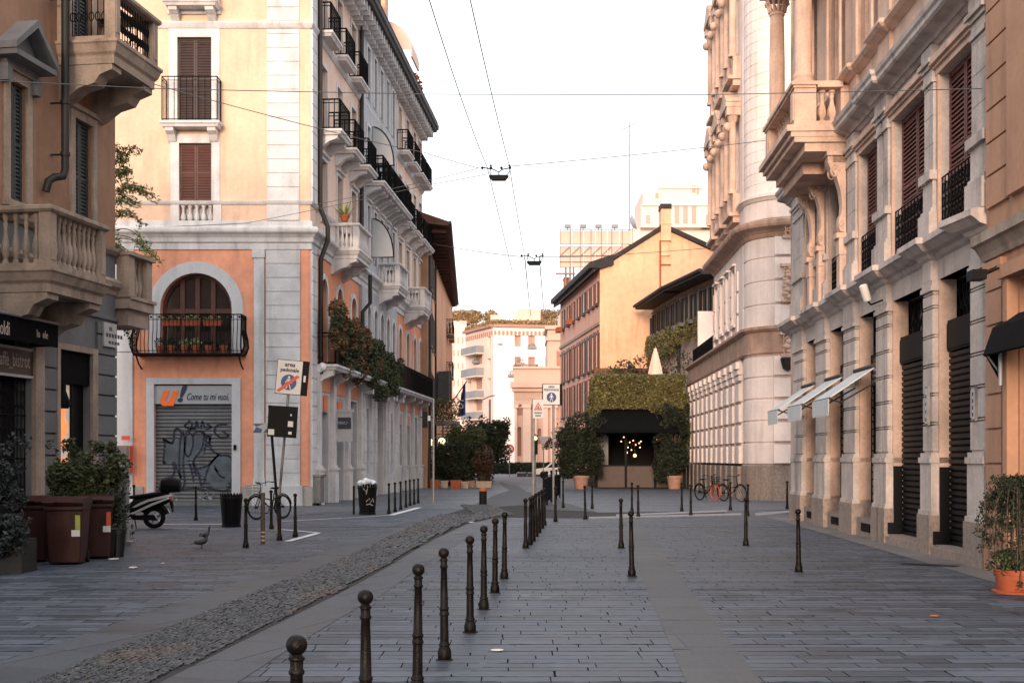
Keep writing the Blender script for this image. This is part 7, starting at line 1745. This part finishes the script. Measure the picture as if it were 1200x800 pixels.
# flower boxes on the arched balcony
for i, px in enumerate((200.5, 224, 248.5)):
    x, Y, z = ap(px, 377, BY-.62); w_ = .33; r = thing('flower_box', ['left','middle','right'][i]+' one of the three terracotta flower boxes hung on the rail before the arched window', 'flower box', (x, Y, z-.1), 'flower boxes on the balcony rail')
    mb = MB(); mb.taper(x-w_*.9, x+w_*.9, Y-.02, Y+.18, z-.14, z+.08, 1.1); mb.build('box', 'terracotta', r); mb = MB(); leaves(mb, [(x,Y+.08,z+.14,w_,.12,.09)], 160, .07, .4); mb.build('foliage', 'leaf_fresh', r)
for i, px in enumerate((187, 200.5, 216, 229, 244, 262)):
    x, Y, z = ap(px, 414, BY-.45); r = thing('flower_pot', ['first','second','third','fourth','fifth','sixth'][i]+' flower pot from the left on the floor of the balcony before the arched window', 'flower pot', (x, Y, z-.05), 'pots on the arched window balcony')
    mb = MB(); mb.lathe([(.09,-.04),(.13,.22),(.15,.22),(.15,.28),(.01,.28)], x, Y, z, 12); mb.build('pot', 'terracotta', r); mb = MB(); leaves(mb, [(x,Y,z+.4,.2,.15,.16)], 90, .09, .4); mb.build('foliage', 'leaf_fresh' if i in (2,3) else 'leaf_dark', r)
# small potted plant on the dark house balcony
x, Y, z = ap(2, 226, 23.4); r = thing('balcony_pot', 'small pot with a green plant on the near stone balcony of the dark house', 'flower pot', (x, Y, z-.3)); mb = MB(); mb.lathe([(.1,-.25),(.15,.05),(.17,.05),(.17,.1),(.01,.1)], x, Y, z, 12); mb.build('pot', 'clay_pot', r); mb = MB(); leaves(mb, [(x,Y,z+.2,.16,.16,.14)], 200, .06, .4); mb.build('foliage', 'leaf_fresh', r)
# green hanging trough + flag on the brown building
x, Y, z = ap(521, 480, 84); r = thing('hanging_hedge_box', 'green planted box hanging from the brown building above the hedge', 'planter', (x, Y, z)); mb = MB(); leaves(mb, [(x+i*.35-.7, Y, z+j*.45, .35, .5, .4) for i in range(5) for j in (-1,0,1)], 2600, .13, .6); mb.build('foliage', 'leaf_hedge', r); mb = MB(); mb.box(x-1.0, x+1.0, Y-.3, Y+.3, z-1.0, z-.75); mb.tube([(x-.2,Y,z-.9),(x-1.4,Y,z-.9)], .04, 6); mb.build('box', 'shade_stone', r)
x0, Y, z0 = ap(533, 493, 90); r = thing('flag', 'dark blue flag with a pale letter hanging from the far brown building', 'flag', (x0, Y, z0)); mb = MB(); n = 8
for i in range(n):
    for j in range(8):
        def fp(a, b): 
            px = 545-(a*9)*(1-b*.05)*(1 if b > 0 else 1); px = 545.5-a*(3+7*b); py = 450+b*36+a*3; xx, yy, zz = ap(px, py, 90+.15*math.sin(a*9+b*3)); return (xx, yy, zz)
        mb.add([fp(i/n,j/8), fp((i+1)/n,j/8), fp((i+1)/n,(j+1)/8), fp(i/n,(j+1)/8)], [(0,1,2,3)], True)
mb.build('cloth', 'sign_blue', r); mb = MB(); a, b = ap(546.5, 447, 90), ap(531, 470, 90); mb.tube([a, (a[0]-1.6, 91, a[2]-2.2)], .04, 6); mb.build('pole', 'iron', r)
text('S', .9, Matrix.Translation((ap(540.5,474,89.7))), 'sign_grey', r)
# awnings of a cafe behind the hedge
mb = MB(); q = random.Random(4)
for k in range(9):
    x, Y, z = ap(518+q.uniform(0,16), 490+k*3.6, 86+q.uniform(-1,1)); mb.box(x-.8, x+.7, Y, Y+.5, z-.07, z)
mb.tube([ap(519,492,86), ap(519,540,86)], .05, 5); mb.tube([ap(531,492,86), ap(531,540,86)], .05, 5)
o = mb.build('stacked_shelf', 'tan_stone'); tag(o, 'stepped pale shelves against the brown building behind the hedge', 'shelf')
# ================================================================== scooter


def arcpts(cx, cz, R, a0, a1, n, y=0): return [(cx+R*math.cos(a0+(a1-a0)*k/n), y, cz+R*math.sin(a0+(a1-a0)*k/n)) for k in range(n+1)]
x0, y0 = gp(178, 619.5)
sc_ = thing('scooter', 'silver and black motor scooter with a black top box, parked behind the bushes', 'scooter', (x0, y0, 0))
T = Matrix.Translation((x0, y0+.2, 0)) @ Matrix.Rotation(math.radians(186), 4, 'Z')      # local +x = front (to the left of the view)
def part(fn, name, mat, parent=sc_):
    m = MB(T); fn(m); return m.build(name, mat, parent)
for cx, nm in ((0, 'rear_wheel'), (1.33, 'front_wheel')):
    w_ = part(lambda m: m.tube([(cx+.215*math.cos(a), 0, .27+.215*math.sin(a)) for a in [2*PI*k/28 for k in range(28)]], .055, 10, closed=True), nm, 'rubber')
    def rim(m):
        m.tube([(cx+.165*math.cos(a), 0, .27+.165*math.sin(a)) for a in [2*PI*k/24 for k in range(24)]], .018, 6, closed=True)
        for k in range(5): a = 2*PI*k/5; m.tube([(cx,0,.27),(cx+.165*math.cos(a),0,.27+.165*math.sin(a))], .018, 6)
        m.tube([(cx,-.05,.27),(cx,.05,.27)], .045, 10)
        m.tube([(cx,.05,.27),(cx,.06,.27)], .09, 14)
    part(rim, 'rim', 'silver', w_)
def smoothbody(m, secs):      # cross sections: (x, zbottom, ztop, halfwidth)
    n = 12; vs = []; fs = []
    for x, zb, zt, hw in secs:
        for k in range(n):
            a = 2*PI*k/n; c, s = math.cos(a), math.sin(a)
            vs.append((x, hw*math.copysign(abs(c)**.7, c), (zb+zt)/2+(zt-zb)/2*math.copysign(abs(s)**.7, s)))
    for j in range(len(secs)-1):
        for k in range(n): fs.append((j*n+k, j*n+(k+1) % n, (j+1)*n+(k+1) % n, (j+1)*n+k))
    m.add(vs, fs, True); m.add(vs[:n], [tuple(range(n))]); m.add(vs[-n:], [tuple(range(n))])
part(lambda m: smoothbody(m, [(-.38,.66,.76,.05),(-.3,.60,.80,.12),(-.1,.52,.80,.16),(.2,.45,.78,.18),(.45,.40,.74,.18),(.6,.34,.6,.15),(.66,.32,.42,.12)]), 'rear_body', 'black_metal')
def sidep(m):
    for s_ in (-1, 1):
        m.prism([(-.46,.83),(-.42,.78),(.1,.66),(.42,.52),(.5,.52),(.3,.64),(.1,.72),(-.1,.77),(-.3,.82)], s_*.165-.02, s_*.165+.02, 'y')
        m.prism([(-.42,.74),(.0,.57),(.35,.40),(.72,.27),(.74,.30),(.4,.44),(.05,.61),(-.35,.76)], s_*.18-.015, s_*.18+.015, 'y')
part(sidep, 'side_panel', 'silver')
part(lambda m: smoothbody(m, [(-.32,.80,.86,.08),(-.2,.79,.90,.14),(.05,.78,.88,.16),(.3,.75,.84,.16),(.38,.74,.83,.15),(.55,.72,.81,.14),(.68,.70,.77,.10)]), 'seat', 'rubber')
def fl_(m): m.prism([(.45,.30),(1.0,.28),(1.08,.34),(1.1,.42),(1.04,.36),(.96,.33),(.5,.36)], -.2, .2, 'y'); m.prism([(-.1,.2),(.5,.22),(.55,.32),(.0,.34)], -.1, .14, 'y')
part(fl_, 'footboard', 'black_metal')
part(lambda m: m.add([(1.00,-.24,.36),(1.00,.24,.36),(1.1,.2,.7),(1.1,-.2,.7),(1.0,-.16,1.0),(1.0,.16,1.0),(1.14,0,.36),(1.26,0,.7),(1.1,0,1.02)], [(0,1,2,3),(3,2,5,4),(0,3,7,6),(1,6,7,2),(3,4,8,7),(2,7,8,5)], False), 'leg_shield', 'silver')
part(lambda m: m.tube(arcpts(1.33,.27,.30,math.radians(20),math.radians(150),10), [.06]*11, 8), 'front_mudguard', 'silver')
part(lambda m: m.tube(arcpts(0,.27,.31,math.radians(25),math.radians(165),10), [.065]*11, 8), 'rear_mudguard', 'black_metal')
def bars(m): m.tube([(1.33,0,.27),(1.08,0,.95),(1.04,0,1.05)], .03, 8); m.tube([(.98,-.33,1.02),(1.05,-.12,1.06),(1.05,.12,1.06),(.98,.33,1.02)], .018, 8); m.tube([(.96,-.35,1.02),(.99,-.25,1.03)], .028, 8); m.tube([(.96,.35,1.02),(.99,.25,1.03)], .028, 8)
hb = part(bars, 'handlebar', 'black_metal')
for s_ in (-1, 1): part(lambda m: (m.tube([(1.02,s_*.2,1.06),(1.03,s_*.27,1.22)], .008, 5), m.ball((1.03,s_*.29,1.25), .06, 10, 6, sx=.4)), 'mirror', 'black_metal', hb)
part(lambda m: m.ball((1.2,0,.92), .09, 12, 8), 'headlight', 'sign_white')
part(lambda m: m.ball((-.39,0,.70), .055, 10, 6), 'tail_light', 'sign_red')
part(lambda m: m.tube([(.35,-.18,.24),(0,-.2,.28),(-.32,-.2,.42)], [.03,.05,.06], 10), 'exhaust', 'silver')
part(lambda m: (m.box(-.45,-.43,-.09,.09,.42,.58), m.prism([(-.44,.66),(-.36,.66),(-.43,.40),(-.46,.40)], -.05, .05, 'y')), 'number_plate', 'black_metal')
part(lambda m: m.tube([(.45,.1,.28),(.38,.24,.02)], .015, 6), 'kickstand', 'black_metal')
tb = part(lambda m: smoothbody(m, [(-.64,.93,1.10,.10),(-.61,.88,1.20,.19),(-.40,.87,1.27,.25),(-.18,.88,1.22,.20),(-.12,.93,1.08,.1)]), 'top_box', 'black_metal')
part(lambda m: (m.tube([(-.3,.1,.8),(-.35,.1,.9)], .015, 6), m.tube([(-.3,-.1,.8),(-.35,-.1,.9)], .015, 6)), 'rack', 'black_metal')
# ================================================================== bicycles
def bicycle(loc, yaw, lab, cframe, crim, basket=None, lean=.06, tyre='rubber', s=1.):
    b = thing('bicycle', lab, 'bicycle', loc, 'parked bicycles'); T = Matrix.Translation(loc) @ Matrix.Rotation(yaw, 4, 'Z') @ Matrix.Rotation(lean, 4, 'X')
    def p(fn, name, mat, par=None): m = MB(T); fn(m); return m.build(name, mat, par or b)
    R = .32; xw = (-.5, .54)
    for cx, nm in zip(xw, ('rear_wheel', 'front_wheel')):
        w_ = p(lambda m: m.tube([(cx+R*math.cos(a), 0, R+.02+R*math.sin(a)) for a in [2*PI*k/26 for k in range(26)]], .022, 8, closed=True), nm, tyre if cx > 0 else 'rubber')
        def sp(m):
            m.tube([(cx+R*.93*math.cos(a), 0, R+.02+R*.93*math.sin(a)) for a in [2*PI*k/26 for k in range(26)]], .012, 5, closed=True)
            for k in range(14): a = 2*PI*k/14; m.tube([(cx,.02*(-1)**k,R+.02),(cx+R*.92*math.cos(a),0,R+.02+R*.92*math.sin(a))], .003, 3)
            m.tube([(cx,-.05,R+.02),(cx,.05,R+.02)], .025, 8)
        p(sp, 'rim', crim if cx > 0 else 'iron', w_)
    def fr(m):
        hb, st, bb = (.40,0,.78), (-.18,0,.72), (-.08,0,.30)
        m.tube([hb, (.36,0,.60)], .022, 8); m.tube([(.38,0,.66), (.12,0,.40), bb], .018, 8); m.tube([(.37,0,.62), (-.15,0,.52)], .016, 8); m.tube([bb, st], .018, 8)
        for y in (-.05,.05): m.tube([bb, (xw[0],y,R+.02)], .010, 6); m.tube([(-.16,0,.62),(xw[0],y,R+.02)], .010, 6); m.tube([(.39,y*.6,.62),(.45,y,.5),(xw[1],y,R+.02)], .012, 6)
    p(fr, 'frame', cframe)
    def hbar(m): m.tube([(.36,0,.76),(.34,0,1.0)], .013, 6); m.tube([(.16,-.27,1.03),(.28,-.25,1.05),(.38,-.08,1.0),(.38,.08,1.0),(.28,.25,1.05),(.16,.27,1.03)], .012, 6); m.tube([(.1,-.275,1.03),(.18,-.265,1.035)], .018, 6); m.tube([(.1,.275,1.03),(.18,.265,1.035)], .018, 6)
    p(hbar, 'handlebar', 'iron')
    p(lambda m: (m.add([(-.36,-.07,.88),(-.36,.07,.88),(-.25,.1,.9),(-.05,.025,.88),(-.05,-.025,.88),(-.25,-.1,.9),(-.36,-.05,.83),(-.36,.05,.83),(-.05,0,.85)], [(0,1,2,3,4,5),(0,6,7,1),(1,7,8,3,2),(0,5,4,8,6),(6,8,7),(3,8,4)]), m.tube([(-.18,0,.70),(-.21,0,.86)], .013, 6)), 'saddle', 'rubber')
    for y in (-.04,.04): p(lambda m: m.tube(arcpts(xw[0] if y < 0 else xw[1],R+.02,R+.045,math.radians(30),math.radians(170),10), .016, 5), 'mudguard', cframe)
    def crank(m): m.tube([(-.08,-.07,.30),(-.08,.07,.30)], .02, 6); m.tube([(-.08,-.07,.30),(.03,-.08,.18)], .01, 6); m.tube([(-.08,.07,.30),(-.19,.08,.42)], .01, 6); m.box(-.01,.07,-.16,-.08,.165,.19); m.box(-.23,-.15,.08,.16,.41,.435); m.tube([(-.08+.08*math.cos(a),-.055,.30+.08*math.sin(a)) for a in [2*PI*k/14 for k in range(14)]], .008, 4, closed=True); m.tube([(-.08,-.05,.38),(xw[0],-.05,R+.05)], .006, 4); m.tube([(-.08,-.05,.22),(xw[0],-.05,R-.01)], .006, 4)
    p(crank, 'pedals', 'iron')
    if basket:
        def bk(m):
            for z, k in ((.72,.8),(.80,.87),(.88,.93),(.96,1.)): m.tube([(.60-.17*k,-.17*k,z),(.60+.15*k,-.17*k,z),(.60+.15*k,.17*k,z),(.60-.17*k,.17*k,z)], .007, 4, closed=True)
            for i in range(5):
                t = -1+i*.5
                for sx, kx in ((-.17,1),(.15,1)): m.tube([(.60+sx*.8,t*.17*.8,.72),(.60+sx,t*.17,.96)], .005, 4); 
                for sy in (-1,1): m.tube([(.60+.16*t*.8,sy*.17*.8,.72),(.60+.16*t,sy*.17,.96)], .005, 4)
            m.box(.46,.72,-.135,.135,.715,.722)
        p(bk, 'basket', basket)
    p(lambda m: m.tube([(-.2,.05,.28),(-.28,.2,.02)], .009, 5), 'kickstand', 'iron')
    return b
x, y = gp(317, 608); bicycle((x, y, 0), math.radians(236), 'dark bicycle with a wire front basket leaning by the tilted signposts', 'iron', 'iron', 'pole_metal', .05)
x, y = gp(829, 586.5); bicycle((x+.0, y, 0), math.radians(-62), 'bicycle with bright orange wheels parked by the white palazzo', 'iron', 'orange_paint', 'iron', .06, 'orange_paint')
x, y = gp(858, 587.5); bicycle((x, y, 0), math.radians(-58), 'dark bicycle leaning on the white palazzo beside the orange-wheeled one', 'iron', 'pole_metal', None, .1)
# ================================================================== pigeons
def pigeon(x, y, yaw, lab, mat, pose=0., s=1.):
    r = thing('pigeon', lab, 'pigeon', (x, y, 0)); T = Matrix.Translation((x, y, 0)) @ Matrix.Rotation(yaw, 4, 'Z') @ Matrix.Scale(s, 4)
    m = MB(T); secs = [(-.20,.085,.012,.006),(-.13,.095,.03,.012),(-.08,.105,.045,.035),(-.02,.115,.06,.055),(.04,.13,.058,.058),(.075,.155,.045,.045),(.09+pose*.02,.19+pose*.02,.028,.028),(.095+pose*.02,.225+pose*.03,.024,.024),(.11+pose*.02,.25+pose*.03,.027,.026),(.13+pose*.02,.262+pose*.03,.018,.018),(.142+pose*.02,.262+pose*.03,.008,.008)]
    n = 12; vs = []; fs = []
    for i, (cx, cz, hw, hh) in enumerate(secs):
        a_ = [0,.1,.2,.35,.6,1.0,1.3,1.3,.5,.1,0][i]
        for k in range(n):
            a = 2*PI*k/n; vs.append((cx-math.sin(a)*hh*math.sin(a_), hw*math.cos(a), cz+math.sin(a)*hh*math.cos(a_)))
    for j in range(len(secs)-1):
        for k in range(n): fs.append((j*n+k, j*n+(k+1) % n, (j+1)*n+(k+1) % n, (j+1)*n+k))
    m.add(vs, fs, True); m.add(vs[:n], [tuple(range(n))]); m.add(vs[-n:], [tuple(range(n))])
    m.tube([(.0,.02,.09),(.005,.022,.05),(.0,.022,.005)], [.012,.006,.005], 6); m.tube([(.0,-.02,.09),(.015,-.022,.05),(.01,-.022,.005)], [.012,.006,.005], 6)
    for sy in (.022,-.022):
        for a in (-.5,0,.5,PI): m.tube([(.003,sy,.006),(.003+.028*math.cos(a),sy+.028*math.sin(a),.004)], .003, 4)
    m.build('body', mat, r)
    m = MB(T)
    for s_ in (-1, 1): m.ball((-.045, s_*.05, .118), .07, 10, 6, sx=1.35, sy=.22, sz=.55)
    m.build('wing', 'pigeon_dark', r)
    m = MB(T); m.tube([(.142+pose*.02,0,.262+pose*.03),(.165+pose*.02,0,.255+pose*.03)], [.006,.001], 6); m.build('beak', 'iron', r)
x, y = gp(236, 642); pigeon(x, y, math.radians(20), 'grey pigeon walking on the open paving left of the lone bollard, nearer of two', 'pigeon_grey', 0, 1.0)
x, y = gp(240.5, 632.5); pigeon(x, y, math.radians(60), 'dark pigeon just behind the walking grey one', 'pigeon_dark', 1, .95)
x, y = gp(154, 630); pigeon(x, y, math.radians(100), 'dark pigeon standing by the scooter wheel and the pale post', 'pigeon_dark', 0, 1.1)
# ================================================================== overhead wires and hanging lamps
def wire(P, lab, r=.009, sag=.0):
    pts = []
    for a, b in zip(P, P[1:]):
        a, b = Vector(a), Vector(b)
        for k in range(13):
            t = k/12; p = a.lerp(b, t); p.z -= sag*(b-a).length*4*t*(1-t); pts.append(p)
    m = MB(); m.tube(pts, r, 4); o = m.build('wire', 'wire'); tag(o, lab, 'wire', 'overhead wires'); return o
def lamp(px, py, Y, w_, lab):
    x, _, z = ap(px, py, Y); r = thing('hanging_street_lamp', lab, 'street lamp', (x, Y, z), 'street lamps hung on wires'); k = w_/.8
    def P(l): return [(x+a*k, Y+b*k, z+c*k) for a, b, c in l]
    m = MB(); m.fr = Matrix.Translation((x, Y, z)) @ Matrix.Scale(k, 4)
    m.add([(-.30,-.12,.03),(.30,-.12,.03),(.30,.12,.03),(-.30,.12,.03),(-.20,-.10,-.09),(.20,-.10,-.09),(.20,.10,-.09),(-.20,.10,-.09),(-.25,-.06,.07),(.25,-.06,.07),(.25,.06,.07),(-.25,.06,.07)], [(4,5,6,7),(0,1,5,4),(1,2,6,5),(2,3,7,6),(3,0,4,7),(0,1,9,8),(1,2,10,9),(2,3,11,10),(3,0,8,11),(8,9,10,11)]); m.build('housing', 'black_metal', r)
    m = MB(Matrix.Translation((x, Y, z)) @ Matrix.Scale(k, 4))
    m.tube([(0,0,.06),(0,0,.16),(-.2,0,.26),(-.26,0,.26),(-.48,0,.3)], .018, 6); m.tube([(0,0,.16),(.1,0,.24),(.3,0,.28),(.36,0,.3)], .018, 6); m.tube([(-.24,0,.07),(-.27,0,.17),(-.24,0,.28)], .014, 5); m.tube([(.24,0,.07),(.33,0,.17),(.34,0,.28)], .014, 5)
    for q in (-.5,-.24,.08,.34): m.ball((q,0,.29), .045, 8, 6)
    for q in (-.24,.32): m.ball((q,0,.36), .035, 8, 6)
    m.build('hanger', 'iron', r)
    return (x, Y, z, k)
l1 = lamp(584.5, 208, 36, .74, 'dark street lamp hanging on wires high over the street, nearer and larger of two')
l2 = lamp(626, 308, 51, .80, 'dark street lamp hanging on wires over the street, farther and smaller of two')
A1 = ap(571, 196, 36); A2 = ap(597, 195, 36); A0 = ap(561, 197, 36); B1 = ap(615, 301.5, 51); B2 = ap(632, 301, 51)
wire([ap(503, 0, 22), A1], 'overhead wire from the top edge down to the left end of the nearer lamp', .010, .01)
wire([ap(551, 0, 22), A2], 'overhead wire from the top edge down to the right end of the nearer lamp', .010, .005)
wire([A1, ap(600, 317, 49.5), ap(607, 312, 50.2), B1], 'slack wire looping from the nearer hanging lamp down to the farther one', .011, .0)
wire([A2, B1], 'straight wire from the nearer hanging lamp to the left end of the farther one', .011, .004)
wire([A0, ap(498, 179, 33), ap(371, 150, 28)], 'wire from the nearer hanging lamp up to the left building across its cream wall', .009, .004)
wire([ap(371,150,28), (-8.2, 26.2, ap(0,0,1)[2]*0+9.6)], 'wire crossing the cream wall to the dark upper balcony', .009, .004)
wire([A2, FJ.pt(FJ.s(912), 0, FJ.z(FJ.s(912), 163))], 'wire from the nearer hanging lamp to the right palazzo balcony', .010, .004)
wire([A0, ap(500, 212, 40), (-7.1, 46.0, zbf(240))], 'upper wire from the nearer hanging lamp towards the band of the cream wall', .009, .003)
wire([ap(571,204,36), ap(500,217,39), (-9.5, 45.9, zbf(262)), (-14, 45.9, zbf(268))], 'lower wire from the nearer hanging lamp along the cream wall band', .009, .003)
wire([ap(-20, 94, 20), ap(185, 104, 25), ap(500,110.5,27), ap(835,111,27), FJ.pt(FJ.s(1150), -.0, FJ.z(FJ.s(1150), 104))], 'long level wire spanning the whole street high across the view', .0085, .0005)
wire([ap(502, 284, 76), ap(613, 301, 51)], 'thin wire from the brown building eaves to the farther hanging lamp', .014, .003)
wire([B2, ap(700, 300, 60), ap(840, 290, 63)], 'thin wire from the farther hanging lamp towards the white palazzo', .013, .002)
wire([B1, ap(622, 370, 100)], 'left one of two thin wires running on beyond the farther lamp', .02, .002)
wire([B2, ap(638, 370, 100)], 'right one of two thin wires running on beyond the farther lamp', .02, .002)
wire([ap(533, 375, 110), ap(575, 382, 130)], 'faint short wire in front of the far roof garden', .02, .01)
# far traffic bits


x, Y, z = ap(574, 468, 120); r = thing('street_lamp', 'slim dark street lamp with short arms in front of the white apartment block', 'street lamp', (x, Y, 0)); m = MB(); m.tube([(x,Y,0),(x,Y,z)], .11, 6); m.build('post', 'far_grey', r); m = MB(); m.tube([(x-.9,Y,z-.1),(x,Y,z+.3),(x+.5,Y,z+.4)], .06, 5); m.box(x-1.1,x-.7,Y-.1,Y+.1,z-.2,z-.05); m.build('arm', 'far_grey', r)
x, Y, z = ap(597, 526, 118); r = thing('round_road_sign', 'small red-rimmed round road sign beside the round tree', 'sign', (x, Y, 0)); m = MB(); m.tube([(x,Y,0),(x,Y,z)], .05, 6); m.build('post', 'pole_metal', r); m = MB(); m.tube([(x,Y-.05,z),(x,Y,z)], .45, 16); m.build('sign_face', 'sign_red', r); m = MB(); m.tube([(x,Y-.06,z),(x,Y-.05,z)], .3, 16); m.build('sign_centre', 'sign_white', r)
# small car seen through the gap
x, Y = (653-600)/FPX*110, 110.; r = thing('parked_car', 'pale car partly hidden behind the left potted tree on the crossing road', 'car', (x, Y, 0)); T = Matrix.Translation((x, Y, 0))
m = MB(T); m.prism([(-1.9,.35),(-1.85,.8),(-1.0,.92),(-.5,1.35),(.7,1.38),(1.4,.95),(1.9,.85),(1.95,.35)], -.8, .8, 'y'); m.build('body', 'sign_white', r)
m = MB(T); m.prism([(-.85,.93),(-.45,1.28),(.05,1.3),(.05,.93)], -.81, .81, 'y'); m.prism([(.12,.93),(.12,1.3),(.65,1.31),(1.2,.95)], -.81, .81, 'y'); m.build('window', 'dark_glass', r)
for cx in (-1.2, 1.25): m = MB(T); m.tube([(cx,-.82,.32),(cx,.82,.32)], .32, 16); m.build('wheel', 'rubber', r)
# ================================================================== unseen houses added behind the camera to shade the street
def plain_house(name, lab, x0, x1, y0, y1, h, mat, side):
    r = thing(name, lab, 'building', ((x0+x1)/2, y0, 0)); F = Fac(x1, y0, 0, 1) if side == 'L' else (Fac(x0, y1, 0, -1) if side == 'R' else Fac(x1, y1, -1, 0))
    L_ = (y1-y0) if side in 'LR' else (x1-x0); n = max(2, int(L_/3.4)); zs = [(.6, 3.4)]+[(4.9+i*4., 7.2+i*4.) for i in range(int((h-5)//4))]
    ops = [((i+.32)*L_/n, (i+.68)*L_/n, a, b) for i in range(n) for a, b in zs]
    mb = MB(F.M); wall(mb, 0, L_, 0, h, ops, .25); mb.build('wall', mat, r)
    for o in ops: m = MB(F.M); m.quad((o[0],.2,o[2]),(o[1],.2,o[2]),(o[1],.2,o[3]),(o[0],.2,o[3])); m.build('window', 'dark_glass', r)
    mb = MB(F.M); mb.fl(0, L_, -9, -.3, 0, h); mb.build('rear_wall', mat, r)
    mb = MB(F.M); mb.fl(-.2, L_+.2, -9, .5, h, h+.4); mb.build('roof', 'dark_roof', r)
plain_house('shade_house', 'plain tan house added unseen on the left behind the viewer to shade the street', -19, -10.4, -34, -6, 13, 'tan_plaster', 'L')
plain_house('shade_house', 'plain ochre house added unseen on the right behind the viewer to shade the street', 8.2, 18, -34, -6, 13, 'ochre_plaster', 'R')
